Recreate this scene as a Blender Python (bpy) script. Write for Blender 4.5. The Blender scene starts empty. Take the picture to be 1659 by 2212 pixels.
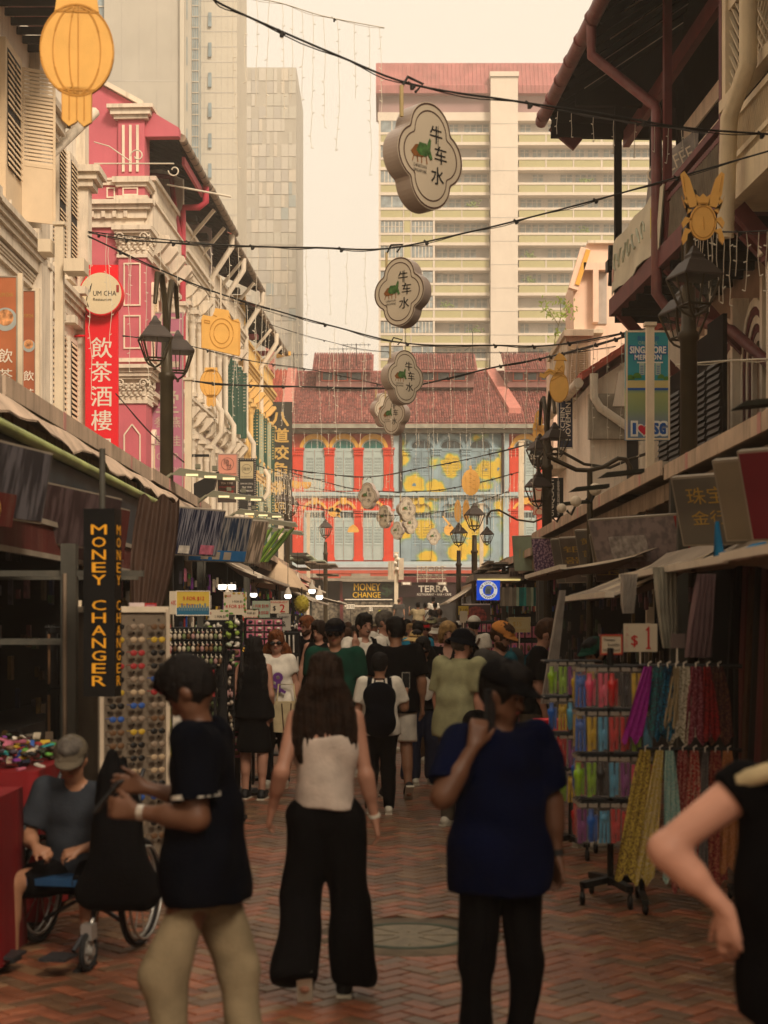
import bpy,math,random
import numpy as np
from mathutils import Vector,Matrix
random.seed(7);RN=np.random.RandomState(5)
sc=bpy.context.scene;COL=sc.collection
F=3300.0;U0=829.5;V0=1335.0;EYE=1.8
cam_d=bpy.data.cameras.new('camera');cam=bpy.data.objects.new('camera',cam_d);COL.objects.link(cam)
cam.location=(0,0,EYE);cam.rotation_euler=(math.radians(90),0,0)
cam_d.sensor_fit='VERTICAL';cam_d.sensor_height=36;cam_d.sensor_width=27
cam_d.lens=F/2212*36;cam_d.shift_y=(V0-1106)/2212.0
cam_d.clip_start=.1;cam_d.clip_end=900
cam_d.dof.use_dof=True;cam_d.dof.focus_distance=34;cam_d.dof.aperture_fstop=3.0
sc.camera=cam
w=bpy.data.worlds.new('World');sc.world=w;w.use_nodes=True
nt=w.node_tree;bg=nt.nodes['Background']
sky=nt.nodes.new('ShaderNodeTexSky');sky.sky_type='NISHITA';sky.sun_disc=False
sky.sun_elevation=math.radians(40);sky.sun_rotation=math.radians(152);sky.dust_density=6;sky.air_density=2.0
sc1=nt.nodes.new('ShaderNodeMix');sc1.data_type='RGBA';sc1.blend_type='MIX';sc1.inputs[0].default_value=.93
sc1.inputs[7].default_value=(9.9,8.5,6.75,1)
nt.links.new(sky.outputs[0],sc1.inputs[6]);nt.links.new(sc1.outputs[2],bg.inputs[0]);bg.inputs[1].default_value=.081
sun_d=bpy.data.lights.new('sun','SUN');sun_d.energy=2.7;sun_d.angle=math.radians(16);sun_d.color=(1,.84,.66)
sun=bpy.data.objects.new('sun',sun_d);COL.objects.link(sun)
sun.rotation_euler=(math.radians(50),0,math.radians(28));sun.location=(0,0,60)
sc.view_settings.view_transform='Standard';sc.view_settings.look='None';sc.view_settings.exposure=.5;sc.view_settings.gamma=1
sc.view_settings.use_curve_mapping=False
sc.cycles.max_bounces=6;sc.cycles.diffuse_bounces=3;sc.cycles.glossy_bounces=2;sc.cycles.transparent_max_bounces=10
sc.cycles.transmission_bounces=3;sc.cycles.volume_bounces=1;sc.cycles.use_denoising=True
sc.cycles.sample_clamp_indirect=4
def P(u,v,Y):return Vector(((u-U0)*Y/F,Y,EYE+(V0-v)*Y/F))
def px(Y):return F/Y
MATS={}
def mat(name,col,rough=.75,var=.12,scale=2.5,bump=.15,bscale=30,metal=0,streak=0,spec=.3,emis=0,dirt=(.25,.2,.14)):
 if name in MATS:return MATS[name]
 m=bpy.data.materials.new(name);m.use_nodes=True;MATS[name]=m
 n=m.node_tree.nodes;l=m.node_tree.links;b=n['Principled BSDF']
 b.inputs['Roughness'].default_value=rough;b.inputs['Metallic'].default_value=metal
 b.inputs['Specular IOR Level'].default_value=spec
 tc=n.new('ShaderNodeTexCoord')
 ns=n.new('ShaderNodeTexNoise');ns.inputs['Scale'].default_value=scale;ns.inputs['Detail'].default_value=5
 l.new(tc.outputs['Object'],ns.inputs['Vector'])
 r=n.new('ShaderNodeValToRGB');l.new(ns.outputs[0],r.inputs[0])
 r.color_ramp.elements[0].position=.3;r.color_ramp.elements[1].position=.7
 r.color_ramp.elements[0].color=tuple(c*(1-var*1.3)for c in col)+(1,)
 r.color_ramp.elements[1].color=tuple(min(1,c*(1+var))for c in col)+(1,)
 out=r.outputs[0]
 if streak:
  mp=n.new('ShaderNodeMapping');mp.inputs['Scale'].default_value=(3.2,3.2,.35);l.new(tc.outputs['Object'],mp.inputs[0])
  n2=n.new('ShaderNodeTexNoise');n2.inputs['Scale'].default_value=2.2;n2.inputs['Detail'].default_value=8;n2.inputs['Roughness'].default_value=.65
  l.new(mp.outputs[0],n2.inputs['Vector'])
  r2=n.new('ShaderNodeValToRGB');r2.color_ramp.elements[0].position=.5;r2.color_ramp.elements[1].position=.78
  r2.color_ramp.elements[0].color=(0,0,0,1);r2.color_ramp.elements[1].color=(streak,)*3+(1,)
  l.new(n2.outputs[0],r2.inputs[0])
  mx=n.new('ShaderNodeMix');mx.data_type='RGBA';l.new(r2.outputs[0],mx.inputs[0]);l.new(out,mx.inputs[6])
  mx.inputs[7].default_value=(dirt[0],dirt[1],dirt[2],1);out=mx.outputs[2]
 l.new(out,b.inputs['Base Color'])
 if bump:
  n3=n.new('ShaderNodeTexNoise');n3.inputs['Scale'].default_value=bscale;n3.inputs['Detail'].default_value=4
  l.new(tc.outputs['Object'],n3.inputs['Vector'])
  bp=n.new('ShaderNodeBump');bp.inputs['Strength'].default_value=bump;bp.inputs['Distance'].default_value=.02
  l.new(n3.outputs[0],bp.inputs['Height']);l.new(bp.outputs[0],b.inputs['Normal'])
 if emis:
  b.inputs['Emission Color'].default_value=col+(1,);b.inputs['Emission Strength'].default_value=emis
 return m
def srgb(r,g,b):
 f=lambda c:(c/255/12.92)if c<10 else((c/255+.055)/1.055)**2.4
 return(f(r),f(g),f(b))
class MB:
 def __init__(s):s.v=[];s.f=[];s.m=[];s.s=[];s.mats=[]
 def mi(s,m):
  if m not in s.mats:s.mats.append(m)
  return s.mats.index(m)
 def add(s,vs,fs,m,sm=False):
  o=len(s.v);s.v.extend([tuple(v)for v in vs]);k=s.mi(m)
  for f in fs:s.f.append(tuple(i+o for i in f));s.m.append(k);s.s.append(sm)
 def box(s,x0,x1,y0,y1,z0,z1,m):
  s.add([(x0,y0,z0),(x1,y0,z0),(x1,y1,z0),(x0,y1,z0),(x0,y0,z1),(x1,y0,z1),(x1,y1,z1),(x0,y1,z1)],[(0,3,2,1),(4,5,6,7),(0,1,5,4),(1,2,6,5),(2,3,7,6),(3,0,4,7)],m)
 def hexa(s,p,m):
  s.add(p,[(0,3,2,1),(4,5,6,7),(0,1,5,4),(1,2,6,5),(2,3,7,6),(3,0,4,7)],m)
 def beam(s,a,b,w,h,m,up=(0,0,1)):
  a=Vector(a);b=Vector(b);d=(b-a).normalized();up=Vector(up)
  if abs(d.dot(up))>.98:up=Vector((0,1,0))
  sx=d.cross(up).normalized()*w/2;sz=sx.cross(d).normalized()*h/2
  s.hexa([a-sx-sz,a+sx-sz,b+sx-sz,b-sx-sz,a-sx+sz,a+sx+sz,b+sx+sz,b-sx+sz],m)
 def tube(s,pts,r,m,n=6,cap=True):
  pts=[Vector(p)for p in pts];rs=r if isinstance(r,(list,tuple))else[r]*len(pts)
  vs=[];prev=None
  for i,p in enumerate(pts):
   d=(pts[min(i+1,len(pts)-1)]-pts[max(i-1,0)])
   if d.length<1e-9:d=Vector((0,0,1))
   d.normalize()
   a=prev if prev is not None else(Vector((0,0,1))if abs(d.z)<.9 else Vector((1,0,0)))
   x=a-d*a.dot(d)
   if x.length<1e-6:x=d.orthogonal()
   x.normalize();y=d.cross(x);prev=x
   for k in range(n):
    t=2*math.pi*k/n;vs.append(p+(x*math.cos(t)+y*math.sin(t))*rs[i])
  fs=[]
  for i in range(len(pts)-1):
   for k in range(n):
    a=i*n+k;b=i*n+(k+1)%n;fs.append((a,b,b+n,a+n))
  s.add(vs,fs,m,n>4)
  if cap:
   o=len(pts)-1
   s.add(vs[:n],[tuple(range(n-1,-1,-1))],m);s.add(vs[o*n:],[tuple(range(n))],m)
 def lathe(s,prof,m,c=(0,0),n=12,ax=1,ay=1,rot=0,sm=True):
  vs=[]
  for r,z in prof:
   for k in range(n):
    t=2*math.pi*k/n+rot;vs.append((c[0]+r*ax*math.cos(t),c[1]+r*ay*math.sin(t),z))
  fs=[(i*n+k,i*n+(k+1)%n,(i+1)*n+(k+1)%n,(i+1)*n+k)for i in range(len(prof)-1)for k in range(n)]
  s.add(vs,fs,m,sm)
  s.add(vs[:n],[tuple(range(n-1,-1,-1))],m);s.add(vs[-n:],[tuple(range(n))],m)
 def prism(s,pts,o,ux,uy,dv,m,m2=None):
  o=Vector(o);ux=Vector(ux);uy=Vector(uy);dv=Vector(dv);n=len(pts)
  a=[o+ux*p[0]+uy*p[1]for p in pts];b=[p+dv for p in a]
  s.add(a,[tuple(range(n))],m);s.add(b,[tuple(range(n-1,-1,-1))],m)
  s.add(a+b,[(i,i+n,(i+1)%n+n,(i+1)%n)for i in range(n)],m2 or m)
 def band(s,pts0,pts1,y0,y1,m):
  n=len(pts0)
  vs=[(p[0],y0,p[1])for p in pts0]+[(p[0],y0,p[1])for p in pts1]+[(p[0],y1,p[1])for p in pts0]+[(p[0],y1,p[1])for p in pts1]
  fs=[]
  for i in range(n-1):
   fs+=[(i,i+1,n+i+1,n+i),(n+i,n+i+1,3*n+i+1,3*n+i),(i,2*n+i,2*n+i+1,i+1)]
  s.add(vs,fs,m)
 def quad(s,a,b,c,d,m):s.add([a,b,c,d],[(0,1,2,3)],m)
 def ell(s,c,r,m,n=10,k=7,jit=0,rnd=None):
  vs=[];fs=[]
  for i in range(k+1):
   ph=math.pi*i/k
   for j in range(n):
    t=2*math.pi*j/n;q=1+(random.uniform(-jit,jit)if jit else 0)
    vs.append((c[0]+r[0]*math.sin(ph)*math.cos(t)*q,c[1]+r[1]*math.sin(ph)*math.sin(t)*q,c[2]+r[2]*math.cos(ph)*q))
  for i in range(k):
   for j in range(n):fs.append((i*n+j,(i+1)*n+j,(i+1)*n+(j+1)%n,i*n+(j+1)%n))
  s.add(vs,fs,m,True)
 def xf(s,M,start=0):
  for i in range(start,len(s.v)):s.v[i]=tuple(M@Vector(s.v[i]))
  return s
 def mesh(s,name):
  me=bpy.data.meshes.new(name);me.from_pydata(s.v,[],s.f)
  for m in s.mats:me.materials.append(m)
  me.polygons.foreach_set('material_index',s.m);me.polygons.foreach_set('use_smooth',s.s);me.update()
  return me
 def build(s,name,parent=None,label=None,kind=None,loc=None):
  if not s.v:return None
  return link(name,s.mesh(name),parent,label,kind,loc)
def link(name,me,parent=None,label=None,kind=None,loc=None):
 o=bpy.data.objects.new(name,me);COL.objects.link(o)
 if parent:o.parent=parent
 if label:o['label']=label
 if kind:o['kind']=kind
 if loc:o.location=loc
 return o
def tag(o,label,cat,group=None):
 o['label']=label;o['category']=cat
 if group:o['group']=group
 return o
def T(name,label,cat,loc=(0,0,0),rz=0,group=None,rot=None):
 o=bpy.data.objects.new(name,None);COL.objects.link(o);o.empty_display_size=.2
 o.location=loc;o.rotation_euler=rot or(0,0,rz)
 return tag(o,label,cat,group)
KIDS={}
def copy_tree(o,parent=None,**kw):
 if not KIDS.get('_n')==len(bpy.data.objects):
  KIDS.clear()
  for q in bpy.data.objects:
   if q.parent:KIDS.setdefault(q.parent.name,[]).append(q)
 def rec(o,parent):
  c=o.copy();COL.objects.link(c);c.parent=parent
  for ch in KIDS.get(o.name,[]):rec(ch,c)
  return c
 c=rec(o,parent)
 for k,v in kw.items():
  if k=='loc':c.location=v
  elif k=='rz':c.rotation_euler=(0,0,v)
  elif k=='rot':c.rotation_euler=v
  elif k=='scale':c.scale=v if isinstance(v,(tuple,list))else(v,v,v)
  elif k=='label':c['label']=v
 return c
TX={}
def text_geo(s,bold=0.0):
 k=(s,bold)
 if k in TX:return TX[k]
 c=bpy.data.curves.new('t','FONT');c.body=s;c.size=1;c.offset=bold;c.resolution_u=2;c.align_x='LEFT'
 o=bpy.data.objects.new('t',c);COL.objects.link(o)
 bpy.context.view_layer.update()
 me=bpy.data.meshes.new_from_object(o.evaluated_get(bpy.context.evaluated_depsgraph_get()))
 vs=[tuple(v.co)for v in me.vertices];fs=[tuple(p.vertices)for p in me.polygons]
 bpy.data.objects.remove(o);bpy.data.curves.remove(c);bpy.data.meshes.remove(me)
 if not vs:vs=[(0,0,0)];fs=[]
 xs=[v[0]for v in vs];ys=[v[1]for v in vs]
 TX[k]=(vs,fs,min(xs),max(xs),min(ys),max(ys));return TX[k]
def txt(mb,s,c,h,m,w=None,ux=(1,0,0),uy=(0,0,1),bold=.0,align='C',maxw=None,rot=0):
 vs,fs,x0,x1,y0,y1=text_geo(s,0)
 ky=h/max(y1-y0,1e-6);kx=ky if w is None else w/max(x1-x0,1e-6)
 if maxw and(x1-x0)*kx>maxw:kx=maxw/(x1-x0)
 ux=Vector(ux);uy=Vector(uy);c=Vector(c)
 if rot:cr,sr=math.cos(rot),math.sin(rot);ux,uy=ux*cr+uy*sr,uy*cr-ux*sr
 xa=(x0+x1)/2 if align=='C' else(x0 if align=='L' else x1)
 nn=ux.cross(uy).normalized()
 nn=-nn if nn.dot(ux.cross(uy))<0 else nn;b=min(bold,.06)*.8
 for i,(ox,oy)in enumerate([(0,0)]if not b else[(-b,0),(b,0)]if bold<.028 else[(0,0),(-b,-b),(b,b),(-b,b),(b,-b)]):
  mb.add([c+nn*(.0004*i)+ux*((v[0]-xa)*kx+ox*ky)+uy*((v[1]-(y0+y1)/2+oy)*ky)for v in vs],fs,m)
cream=mat('cream_paint',(.80,.68,.52),streak=.5,var=.06,bump=.1)
white=mat('white_plaster',(.84,.75,.62),streak=.45,var=.05,scale=1.2,bump=.1,bscale=14)
trimw=mat('trim_plaster',(.70,.60,.47),streak=.65,var=.08,bscale=18,bump=.3)
shutw=mat('cream_shutter',(.72,.55,.36),var=.06,bump=.05)
pink=mat('pink_plaster',(.54,.125,.155),streak=.2,var=.09,scale=1.1,bump=.12,bscale=16,dirt=(.3,.05,.07))
pinkd=mat('pink_pipe_paint',(.46,.045,.07),rough=.45,var=.1,bump=0)
lilac=mat('lilac_plaster',(.66,.55,.56),streak=.4,var=.06)
yellow=mat('yellow_plaster',(.80,.52,.19),streak=.4,var=.06)
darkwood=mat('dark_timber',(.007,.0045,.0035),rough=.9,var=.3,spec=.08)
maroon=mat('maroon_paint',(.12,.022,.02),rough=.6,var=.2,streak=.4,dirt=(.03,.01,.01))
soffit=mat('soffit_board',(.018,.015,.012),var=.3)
gutter_m=mat('gutter_metal',(.26,.19,.13),rough=.6,var=.25,streak=.7,scale=4,dirt=(.08,.06,.04))
roofred=mat('red_clay_tile',(.42,.09,.055),var=.28,scale=2.2,bump=.3,streak=.3,dirt=(.12,.05,.04))
roofbr=mat('weathered_clay_tile',(.30,.10,.085),var=.32,scale=1.3,bump=.3,streak=.45,dirt=(.10,.06,.055))
black=mat('black_metal',(.012,.011,.01),rough=.5,var=.2,bump=0,spec=.25)
bronze=mat('lamp_bronze',(.055,.04,.02),rough=.5,var=.25,bump=.05,metal=.3)
bronzed=mat('lamp_roof_metal',(.05,.036,.028),rough=.55,var=.2,bump=.05)
wire_m=mat('cable_rubber',(.02,.018,.015),rough=.7,var=.2,bump=0)
wirew=mat('clear_wire',(.62,.55,.43),rough=.5,var=.1,bump=0)
glassd=mat('dark_glass',(.06,.075,.075),rough=.15,var=.3,bump=0,spec=.5)
glassg=mat('green_glass',(.01,.16,.13),rough=.15,var=.2,bump=0,spec=.5)
greensh=mat('green_shutter',(.03,.09,.06),rough=.6,var=.15,bump=.05)
palegr=mat('pale_green_shutter',(.42,.46,.33),rough=.7,var=.1,bump=.05)
gold=mat('gold_plywood',(.80,.44,.11),rough=.65,var=.06,scale=6,bump=.05)
golde=mat('plywood_line',(.52,.24,.04),rough=.7,var=.1,bump=0)
gm=mat('asphalt_concrete',(.09,.075,.06),var=.3,scale=1.5,bump=.3)
g=MB();g.quad((-300,-60,-.03),(300,-60,-.03),(300,400,-.03),(-300,400,-.03),gm)
go=g.build('ground');go['kind']='structure'
brick_cols=[(.28,.095,.048),(.21,.078,.04),(.165,.09,.048),(.14,.08,.045),(.23,.13,.068),(.31,.11,.055)]
brick_m=[mat('paver_%s'%n,c,rough=.28,var=.28,scale=7,bump=.35,bscale=60,spec=.4)for n,c in zip(['terracotta','dark_red','grey_brown','umber','tan','orange_red'],brick_cols)]
joint=mat('paver_joint_sand',(.07,.05,.035),var=.3,rough=.95)
pv=MB();pv.box(-3.6,3.6,-8,92,-.05,-.012,joint);pvo=pv.build('pavement');pvo['kind']='structure'
c_=.1;r2=math.sqrt(2);H_=c_*.5
bl=[]
for a in range(10,520):
 for b in range(10,520):
  X=(a-b)*c_/r2;Yw=(a+b)*c_/r2
  if abs(X)>3.1 or Yw<5.6 or Yw>46:continue
  k=(a-b)%4
  if k==0:row=(a+b)//2;cells=(a,b,a+2,b+1)
  elif k==2:row=(a+b-2)//2;cells=(a,b-1,a+1,b+1)
  else:continue
  bl.append((Yw,X,row,cells))
bl.sort()
rowc={}
stuffb=MB();protos={}
mc=(8.65,.14)
nb=0
for(Yw,X,row,(a0,b0,a1,b1))in bl:
 if math.hypot(X-mc[1],Yw-mc[0])<.52:continue
 if row not in rowc:rowc[row]=random.choice([0,0,1,2,2,3,3,4,5])
 ci=rowc[row]if random.random()<.5 else random.choice([0,1,2,3,3,4,5])
 q=.004;zt=random.uniform(-.002,.002)
 cx=(a0+a1)/2;cy=(b0+b1)/2;hx=(a1-a0)/2*c_-q;hy=(b1-b0)/2*c_-q
 wx=(cx-cy)*c_/r2;wy=(cx+cy)*c_/r2
 def cor(dx,dy):return((dx-dy)/r2,(dx+dy)/r2)
 m=brick_m[ci]
 vis=nb<300 and(-1.9<wx*7/wy<1.95)
 vs=[cor(-hx,-hy),cor(hx,-hy),cor(hx,hy),cor(-hx,hy)]
 bev=.004
 vi=[cor(-hx+bev,-hy+bev),cor(hx-bev,-hy+bev),cor(hx-bev,hy-bev),cor(-hx+bev,hy-bev)]
 F_=[(8,9,10,11)]+[(i,(i+1)%4,4+(i+1)%4,4+i)for i in range(4)]+[(4+i,4+(i+1)%4,8+(i+1)%4,8+i)for i in range(4)]
 def V3(ox,oy,oz):return[(x+ox,y+oy,-.02+oz)for x,y in vs]+[(x+ox,y+oy,-.003+oz)for x,y in vs]+[(x+ox,y+oy,oz)for x,y in vi]
 if vis:
  key=(ci,a1-a0)
  if key not in protos:
   t=MB();t.add(V3(0,0,0),F_,m);protos[key]=t.mesh('brick')
  link('brick',protos[key],pvo,loc=(wx,wy,zt));nb+=1
 else:stuffb.add(V3(wx,wy,zt),F_,m)
stuffb.build('brick_paving',pvo,kind='stuff')
farp=mat('distant_brick_paving',(.17,.085,.05),rough=.45,var=.4,scale=3,bump=.3)
t=MB();t.box(-3.4,3.4,46,92,-.012,-.004,farp);t.build('far_brick_paving',pvo)
t=MB();t.box(-3.4,3.4,-8,5.6,-.012,-.004,farp);t.build('near_brick_paving',pvo)
sidem=mat('five_foot_way_concrete',(.12,.10,.08),var=.25,bump=.2)
t=MB();t.box(-9,-3.6,-8,92,-.05,.08,sidem);t.box(3.6,9,-8,92,-.05,.08,sidem);o=t.build('stall_platform');o['kind']='structure'
mh=T('manhole_cover','round iron manhole cover with a green ring set in the brick paving','manhole cover',(mc[1],mc[0],0))
ironm=mat('worn_cast_iron',(.20,.16,.10),rough=.5,var=.25,scale=12,bump=.4,bscale=50)
ringm=mat('green_grey_ring',(.045,.06,.035),rough=.6,var=.3,scale=10)
collar=mat('manhole_concrete',(.15,.11,.07),var=.3,scale=6)
t=MB();t.lathe([(.53,-.012),(.53,.0),(.36,.002)],collar,n=40);t.build('collar',mh)
t=MB();t.lathe([(.36,-.01),(.36,.006),(.31,.006),(.31,-.01)],ringm,n=40);t.build('ring',mh)
t=MB();t.lathe([(.305,-.01),(.305,.004)],ironm,n=40)
for i in range(8):
 a=math.pi*i/4;t.beam((.08*math.cos(a),.08*math.sin(a),.006),(.27*math.cos(a),.27*math.sin(a),.006),.012,.004,ironm)
t.build('lid',mh)
hm=bpy.data.materials.new('haze_air');hm.use_nodes=True;hn=hm.node_tree;hn.nodes.remove(hn.nodes['Principled BSDF'])
pv_=hn.nodes.new('ShaderNodeVolumePrincipled');pv_.inputs['Density'].default_value=.0014;pv_.inputs['Color'].default_value=(.98,.9,.78,1);pv_.inputs['Anisotropy'].default_value=.2
hn.links.new(pv_.outputs[0],hn.nodes['Material Output'].inputs['Volume'])
q=MB();q.box(-310,310,-70,410,-1.05,73,hm);hz_=q.build('haze');hz_['kind']='stuff'
hdbw=mat('hdb_white',(.66,.57,.47),streak=.2,var=.05,scale=.3,bump=0)
hdbg=mat('hdb_green',(.43,.39,.20),streak=.2,var=.06,scale=.4,bump=0)
hdbs=mat('hdb_recess',(.42,.39,.35),var=.2,scale=.4,bump=0)  # paled so that distance haze is partly mixed into the colour
hdbr=mat('hdb_roof_red',(.36,.13,.125),var=.18,scale=.6,bump=0,streak=.35,dirt=(.6,.35,.25))
hdbv=mat('hdb_band',(.33,.20,.19),var=.12,scale=.3,bump=0,streak=.3,dirt=(.3,.2,.2))
hwin=mat('hdb_window_glass',(.24,.28,.29),rough=.3,var=.35,scale=1.5,bump=0)  # glass colour lightened to carry some of the distance haze
YH=166.;sH=YH/F
def hx(u):return(u-U0)*sH
def hz(v):return EYE+(V0-v)*sH
hd=T('apartment_block','tall slab block with olive green balcony panels and a dull red metal roof','apartment block',(0,YH,0))
xl,xr=hx(818),hx(1470);zt=hz(267)
t=MB();t.box(xl,xr,.0,14,0,hz(249),hdbs);t.build('wall',hd)
t=MB();t.box(xl-.1,xr,-1.0,-.002,hz(267),hz(249),hdbw);t.build('parapet',hd)
t=MB();t.box(xl,xr,-.6,-.002,hz(249)+.01,hz(212),hdbv);t.build('upper_wall',hd)
t=MB()
xx=xl-.3
n_=150;dx=(xr-xl+.6)/n_
for i in range(n_):
 x=xx+i*dx;y_=-1.6 if i%2 else-1.52
 t.box(x,x+dx*.98,y_,8,hz(212)+.01,hz(195),hdbr)
 t.hexa([(x,y_+.1,hz(195)),(x+dx*.98,y_+.1,hz(195)),(x+dx*.98,6,hz(195)),(x,6,hz(195)),(x,y_+1.7,hz(135)),(x+dx*.98,y_+1.7,hz(135)),(x+dx*.98,6,hz(135)),(x,6,hz(135))],hdbr)
t.build('roof',hd,kind='stuff')
t=MB();t.box(hx(1057),hx(1115),-2.2,-.01,0,hz(171),hdbw);t.box(hx(1055),hx(1117),-2.4,0,hz(181),hz(171),hdbw)
for k in range(12):t.box(hx(1057)-.02,hx(1115)+.02,-2.22,-2.19,hz(181+50*k)-.05,hz(181+50*k),hdbs)
t.build('lift_core',hd)
bays_l=[(823,870,'w'),(873,886,'g'),(889,934,'w'),(939,995,'b'),(998,1055,'b')]
bays_r=[(1119,1175,'b'),(1179,1234,'b'),(1238,1294,'b'),(1299,1352,'b'),(1356,1410,'b'),(1413,1468,'b')]
panel_me={};win_me={}
wfr=mat('hdb_window_frame',(.6,.53,.43),var=.1,bump=0)
rr=random.Random(3)
plantm=mat('potted_leaves',(.16,.22,.08),var=.4,scale=3)
for fl in range(15):
 vt=267+53.8*fl
 zb0,zb1=hz(vt+26.5),hz(vt+53.8)
 if zb0<22:break
 t=MB()
 for(a,b)in((818,1056.5),(1115.5,1470)):
  t.box(hx(a),hx(b),-1.25,-.003,zb0-.25,zb0,hdbw);t.box(hx(a),hx(b),-1.25,-.003,zb1,zb1+.32,hdbw)
 t.build('floor_beam',hd)
 for(a,b,k)in bays_l+bays_r:
  wd=round(hx(b)-hx(a),2);key=(wd,round(zb0-zb1,2))
  if key not in panel_me:
   q=MB();q.box(0,wd,0,.12,0,zb0-.25-zb1-.32,hdbg);panel_me[key]=q.mesh('balcony_panel')
  link('balcony_panel',panel_me[key],hd,loc=(hx(a),-1.18,zb1+.32))
  z0w,z1w=zb0+.05,hz(vt)-.1
  if k=='w' or(k=='g'):
   if k=='w':
    key=('w',wd,fl%3)
    if key not in win_me:
     q=MB();q.box(0,wd,0,.08,0,z1w-z0w,hwin)
     for j in range(1,6 if fl%3 else 2):q.box(wd*j/(6 if fl%3 else 2)-.05,wd*j/(6 if fl%3 else 2)+.05,-.04,0,0,z1w-z0w,wfr)
     q.box(0,wd,-.04,0,(z1w-z0w)*.5,(z1w-z0w)*.5+.06,wfr)if fl%2 else None
     win_me[key]=q.mesh('window')
    link('window',win_me[key],hd,loc=(hx(a),-1.12,z0w))
   else:
    q=MB();q.box(hx(a),hx(b),-1.18,-1.0,zb0,hz(vt),hdbg);q.build('spandrel',hd)
  else:
   for kk in range(2):
    ww=rr.choice([.9,1.1,1.25]);hh=1.0
    key=('s',ww)
    if key not in win_me:
     q=MB();q.box(0,ww,0,.06,0,hh,hwin);q.box(ww/2-.03,ww/2+.03,-.03,0,0,hh,wfr);q.box(-.05,ww+.05,-.03,0,hh*.7,hh*.7+.04,wfr)
     win_me[key]=q.mesh('window')
    if rr.random()<.85:link('window',win_me[key],hd,loc=(hx(a)+.25+kk*1.35,-.07,z0w+.1))
   if rr.random()<.18:
    q=MB()
    for _ in range(30):
     c=Vector((hx(a)+1.2+rr.gauss(0,.4),-.9,zb0+.3+rr.gauss(0,.22)));q.ell(c,(.12,.08,.1),plantm,5,3)
    q.build('balcony_plant',hd,kind='stuff')
 t=MB()
 for(a,b)in((818,822.5),(870.5,872.5),(886.5,888.5),(934.5,938.5),(995.4,997.6),(1175.5,1178.5),(1234.5,1237.5),(1294.5,1298.5),(1352.5,1355.5),(1410.4,1412.6)):
  top=hz(vt)if a<937 else zb0-.25
  t.box(hx(a),hx(b),-1.22,-.004,zb1+.32,top,hdbw)
 t.build('wall_pier',hd,kind='stuff')
twA=mat('tower_concrete_beige',(.42,.385,.32),streak=.35,var=.08,scale=.25,bump=0,dirt=(.34,.3,.24))
twB=mat('tower_concrete_pale',(.52,.47,.38),streak=.4,var=.06,scale=.25,bump=0,dirt=(.36,.3,.22))
gls=mat('tower_glass',(.22,.28,.30),rough=.2,var=.2,scale=1,bump=0)
def tower(Y,label):return T('office_tower',label,'tower',(0,Y,0))
def twx(u,Y):return(u-U0)*Y/F
Y_=140.;A=tower(Y_,'plain beige concrete tower with a glass strip down its corner')
Z1=72
t=MB();t.box(twx(225,Y_),twx(413,Y_),0,12,0,Z1,twA);t.build('wall',A)
t=MB();t.box(twx(120,Y_),twx(224.5,Y_),.6,12,0,Z1,gls);t.build('glass_wall',A)
t=MB()
for z in range(4,72,3):t.box(twx(120,Y_),twx(224,Y_),.5,.59,z,z+.12,twB)
for u in(170,190,208):t.box(twx(u,Y_),twx(u+1.5,Y_),.48,.59,0,Z1,twB)
t.build('mullion',A,kind='stuff')
t=MB();t.box(twx(413.2,Y_),twx(429,Y_),.3,12,0,Z1,gls)
t.build('corner_glass',A)
t=MB()
for z in range(2,71):
 t.box(twx(413.2,Y_),twx(429,Y_),.22,.29,z,z+.07,twB)
for u in(413.4,418,423,428.4):t.box(twx(u,Y_),twx(u+.7,Y_),.2,.28,0,Z1,twB)
t.build('glazing_bar',A,kind='stuff')
t=MB();t.box(twx(390,Y_),twx(399,Y_),-.5,-.002,0,Z1,twB);t.build('fin',A)
for k in range(7):
 q=MB();q.box(twx(403,Y_),twx(405,Y_),-.04,-.002,hz(30)*.84+0-k*4.2,hz(30)*.84+2.6-k*4.2,gls);q.build('slot_window',A)
t=MB()
for z in range(6,70,9):t.box(twx(225,Y_),twx(389,Y_),-.015,-.003,z,z+.06,hdbs)
for u in(262,300,338,370):t.box(twx(u,Y_),twx(u+.6,Y_),-.018,-.004,0,Z1,hdbs)
t.build('panel_joint',A,kind='stuff')
Y_=142.;B=tower(Y_,'pale stained tower with a single column of small tilted windows')
t=MB();t.box(twx(430,Y_),twx(512,Y_),0,10,0,Z1,twB);t.build('wall',B)
for v in(-6,59,124,189,254,320,385,450,515,580,645):
 z=EYE+(V0-v)*Y_/F;x0,x1=twx(450,Y_),twx(457,Y_)
 q=MB();q.box(x0,x1,-.05,-.002,z,z+1.35,hdbs);f_=q.build('window',B)
 q=MB();q.hexa([(x0,-.22,z),(x1+.03,-.22,z),(x1+.03,-.18,z),(x0,-.18,z),(x0,-.1,z+1.35),(x1,-.1,z+1.35),(x1,-.06,z+1.35),(x0,-.06,z+1.35)],gls);q.build('pane',f_)
t=MB()
for v in range(-30,800,33):z=EYE+(V0-v)*Y_/F;t.box(twx(430,Y_),twx(512,Y_),-.02,-.003,z,z+.06,hdbs)
for u in(441,466,478,492,503):t.box(twx(u,Y_),twx(u+.5,Y_),-.022,-.004,0,Z1,hdbs)
t.build('panel_joint',B,kind='stuff')
Y_=185.;C=tower(Y_,'square grey tower clad in mixed pale and grey panels')
zC=EYE+(V0-145)*Y_/F
t=MB();t.box(twx(511,Y_),twx(640,Y_),.1,16,0,zC,twA);t.build('wall',C)
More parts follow.
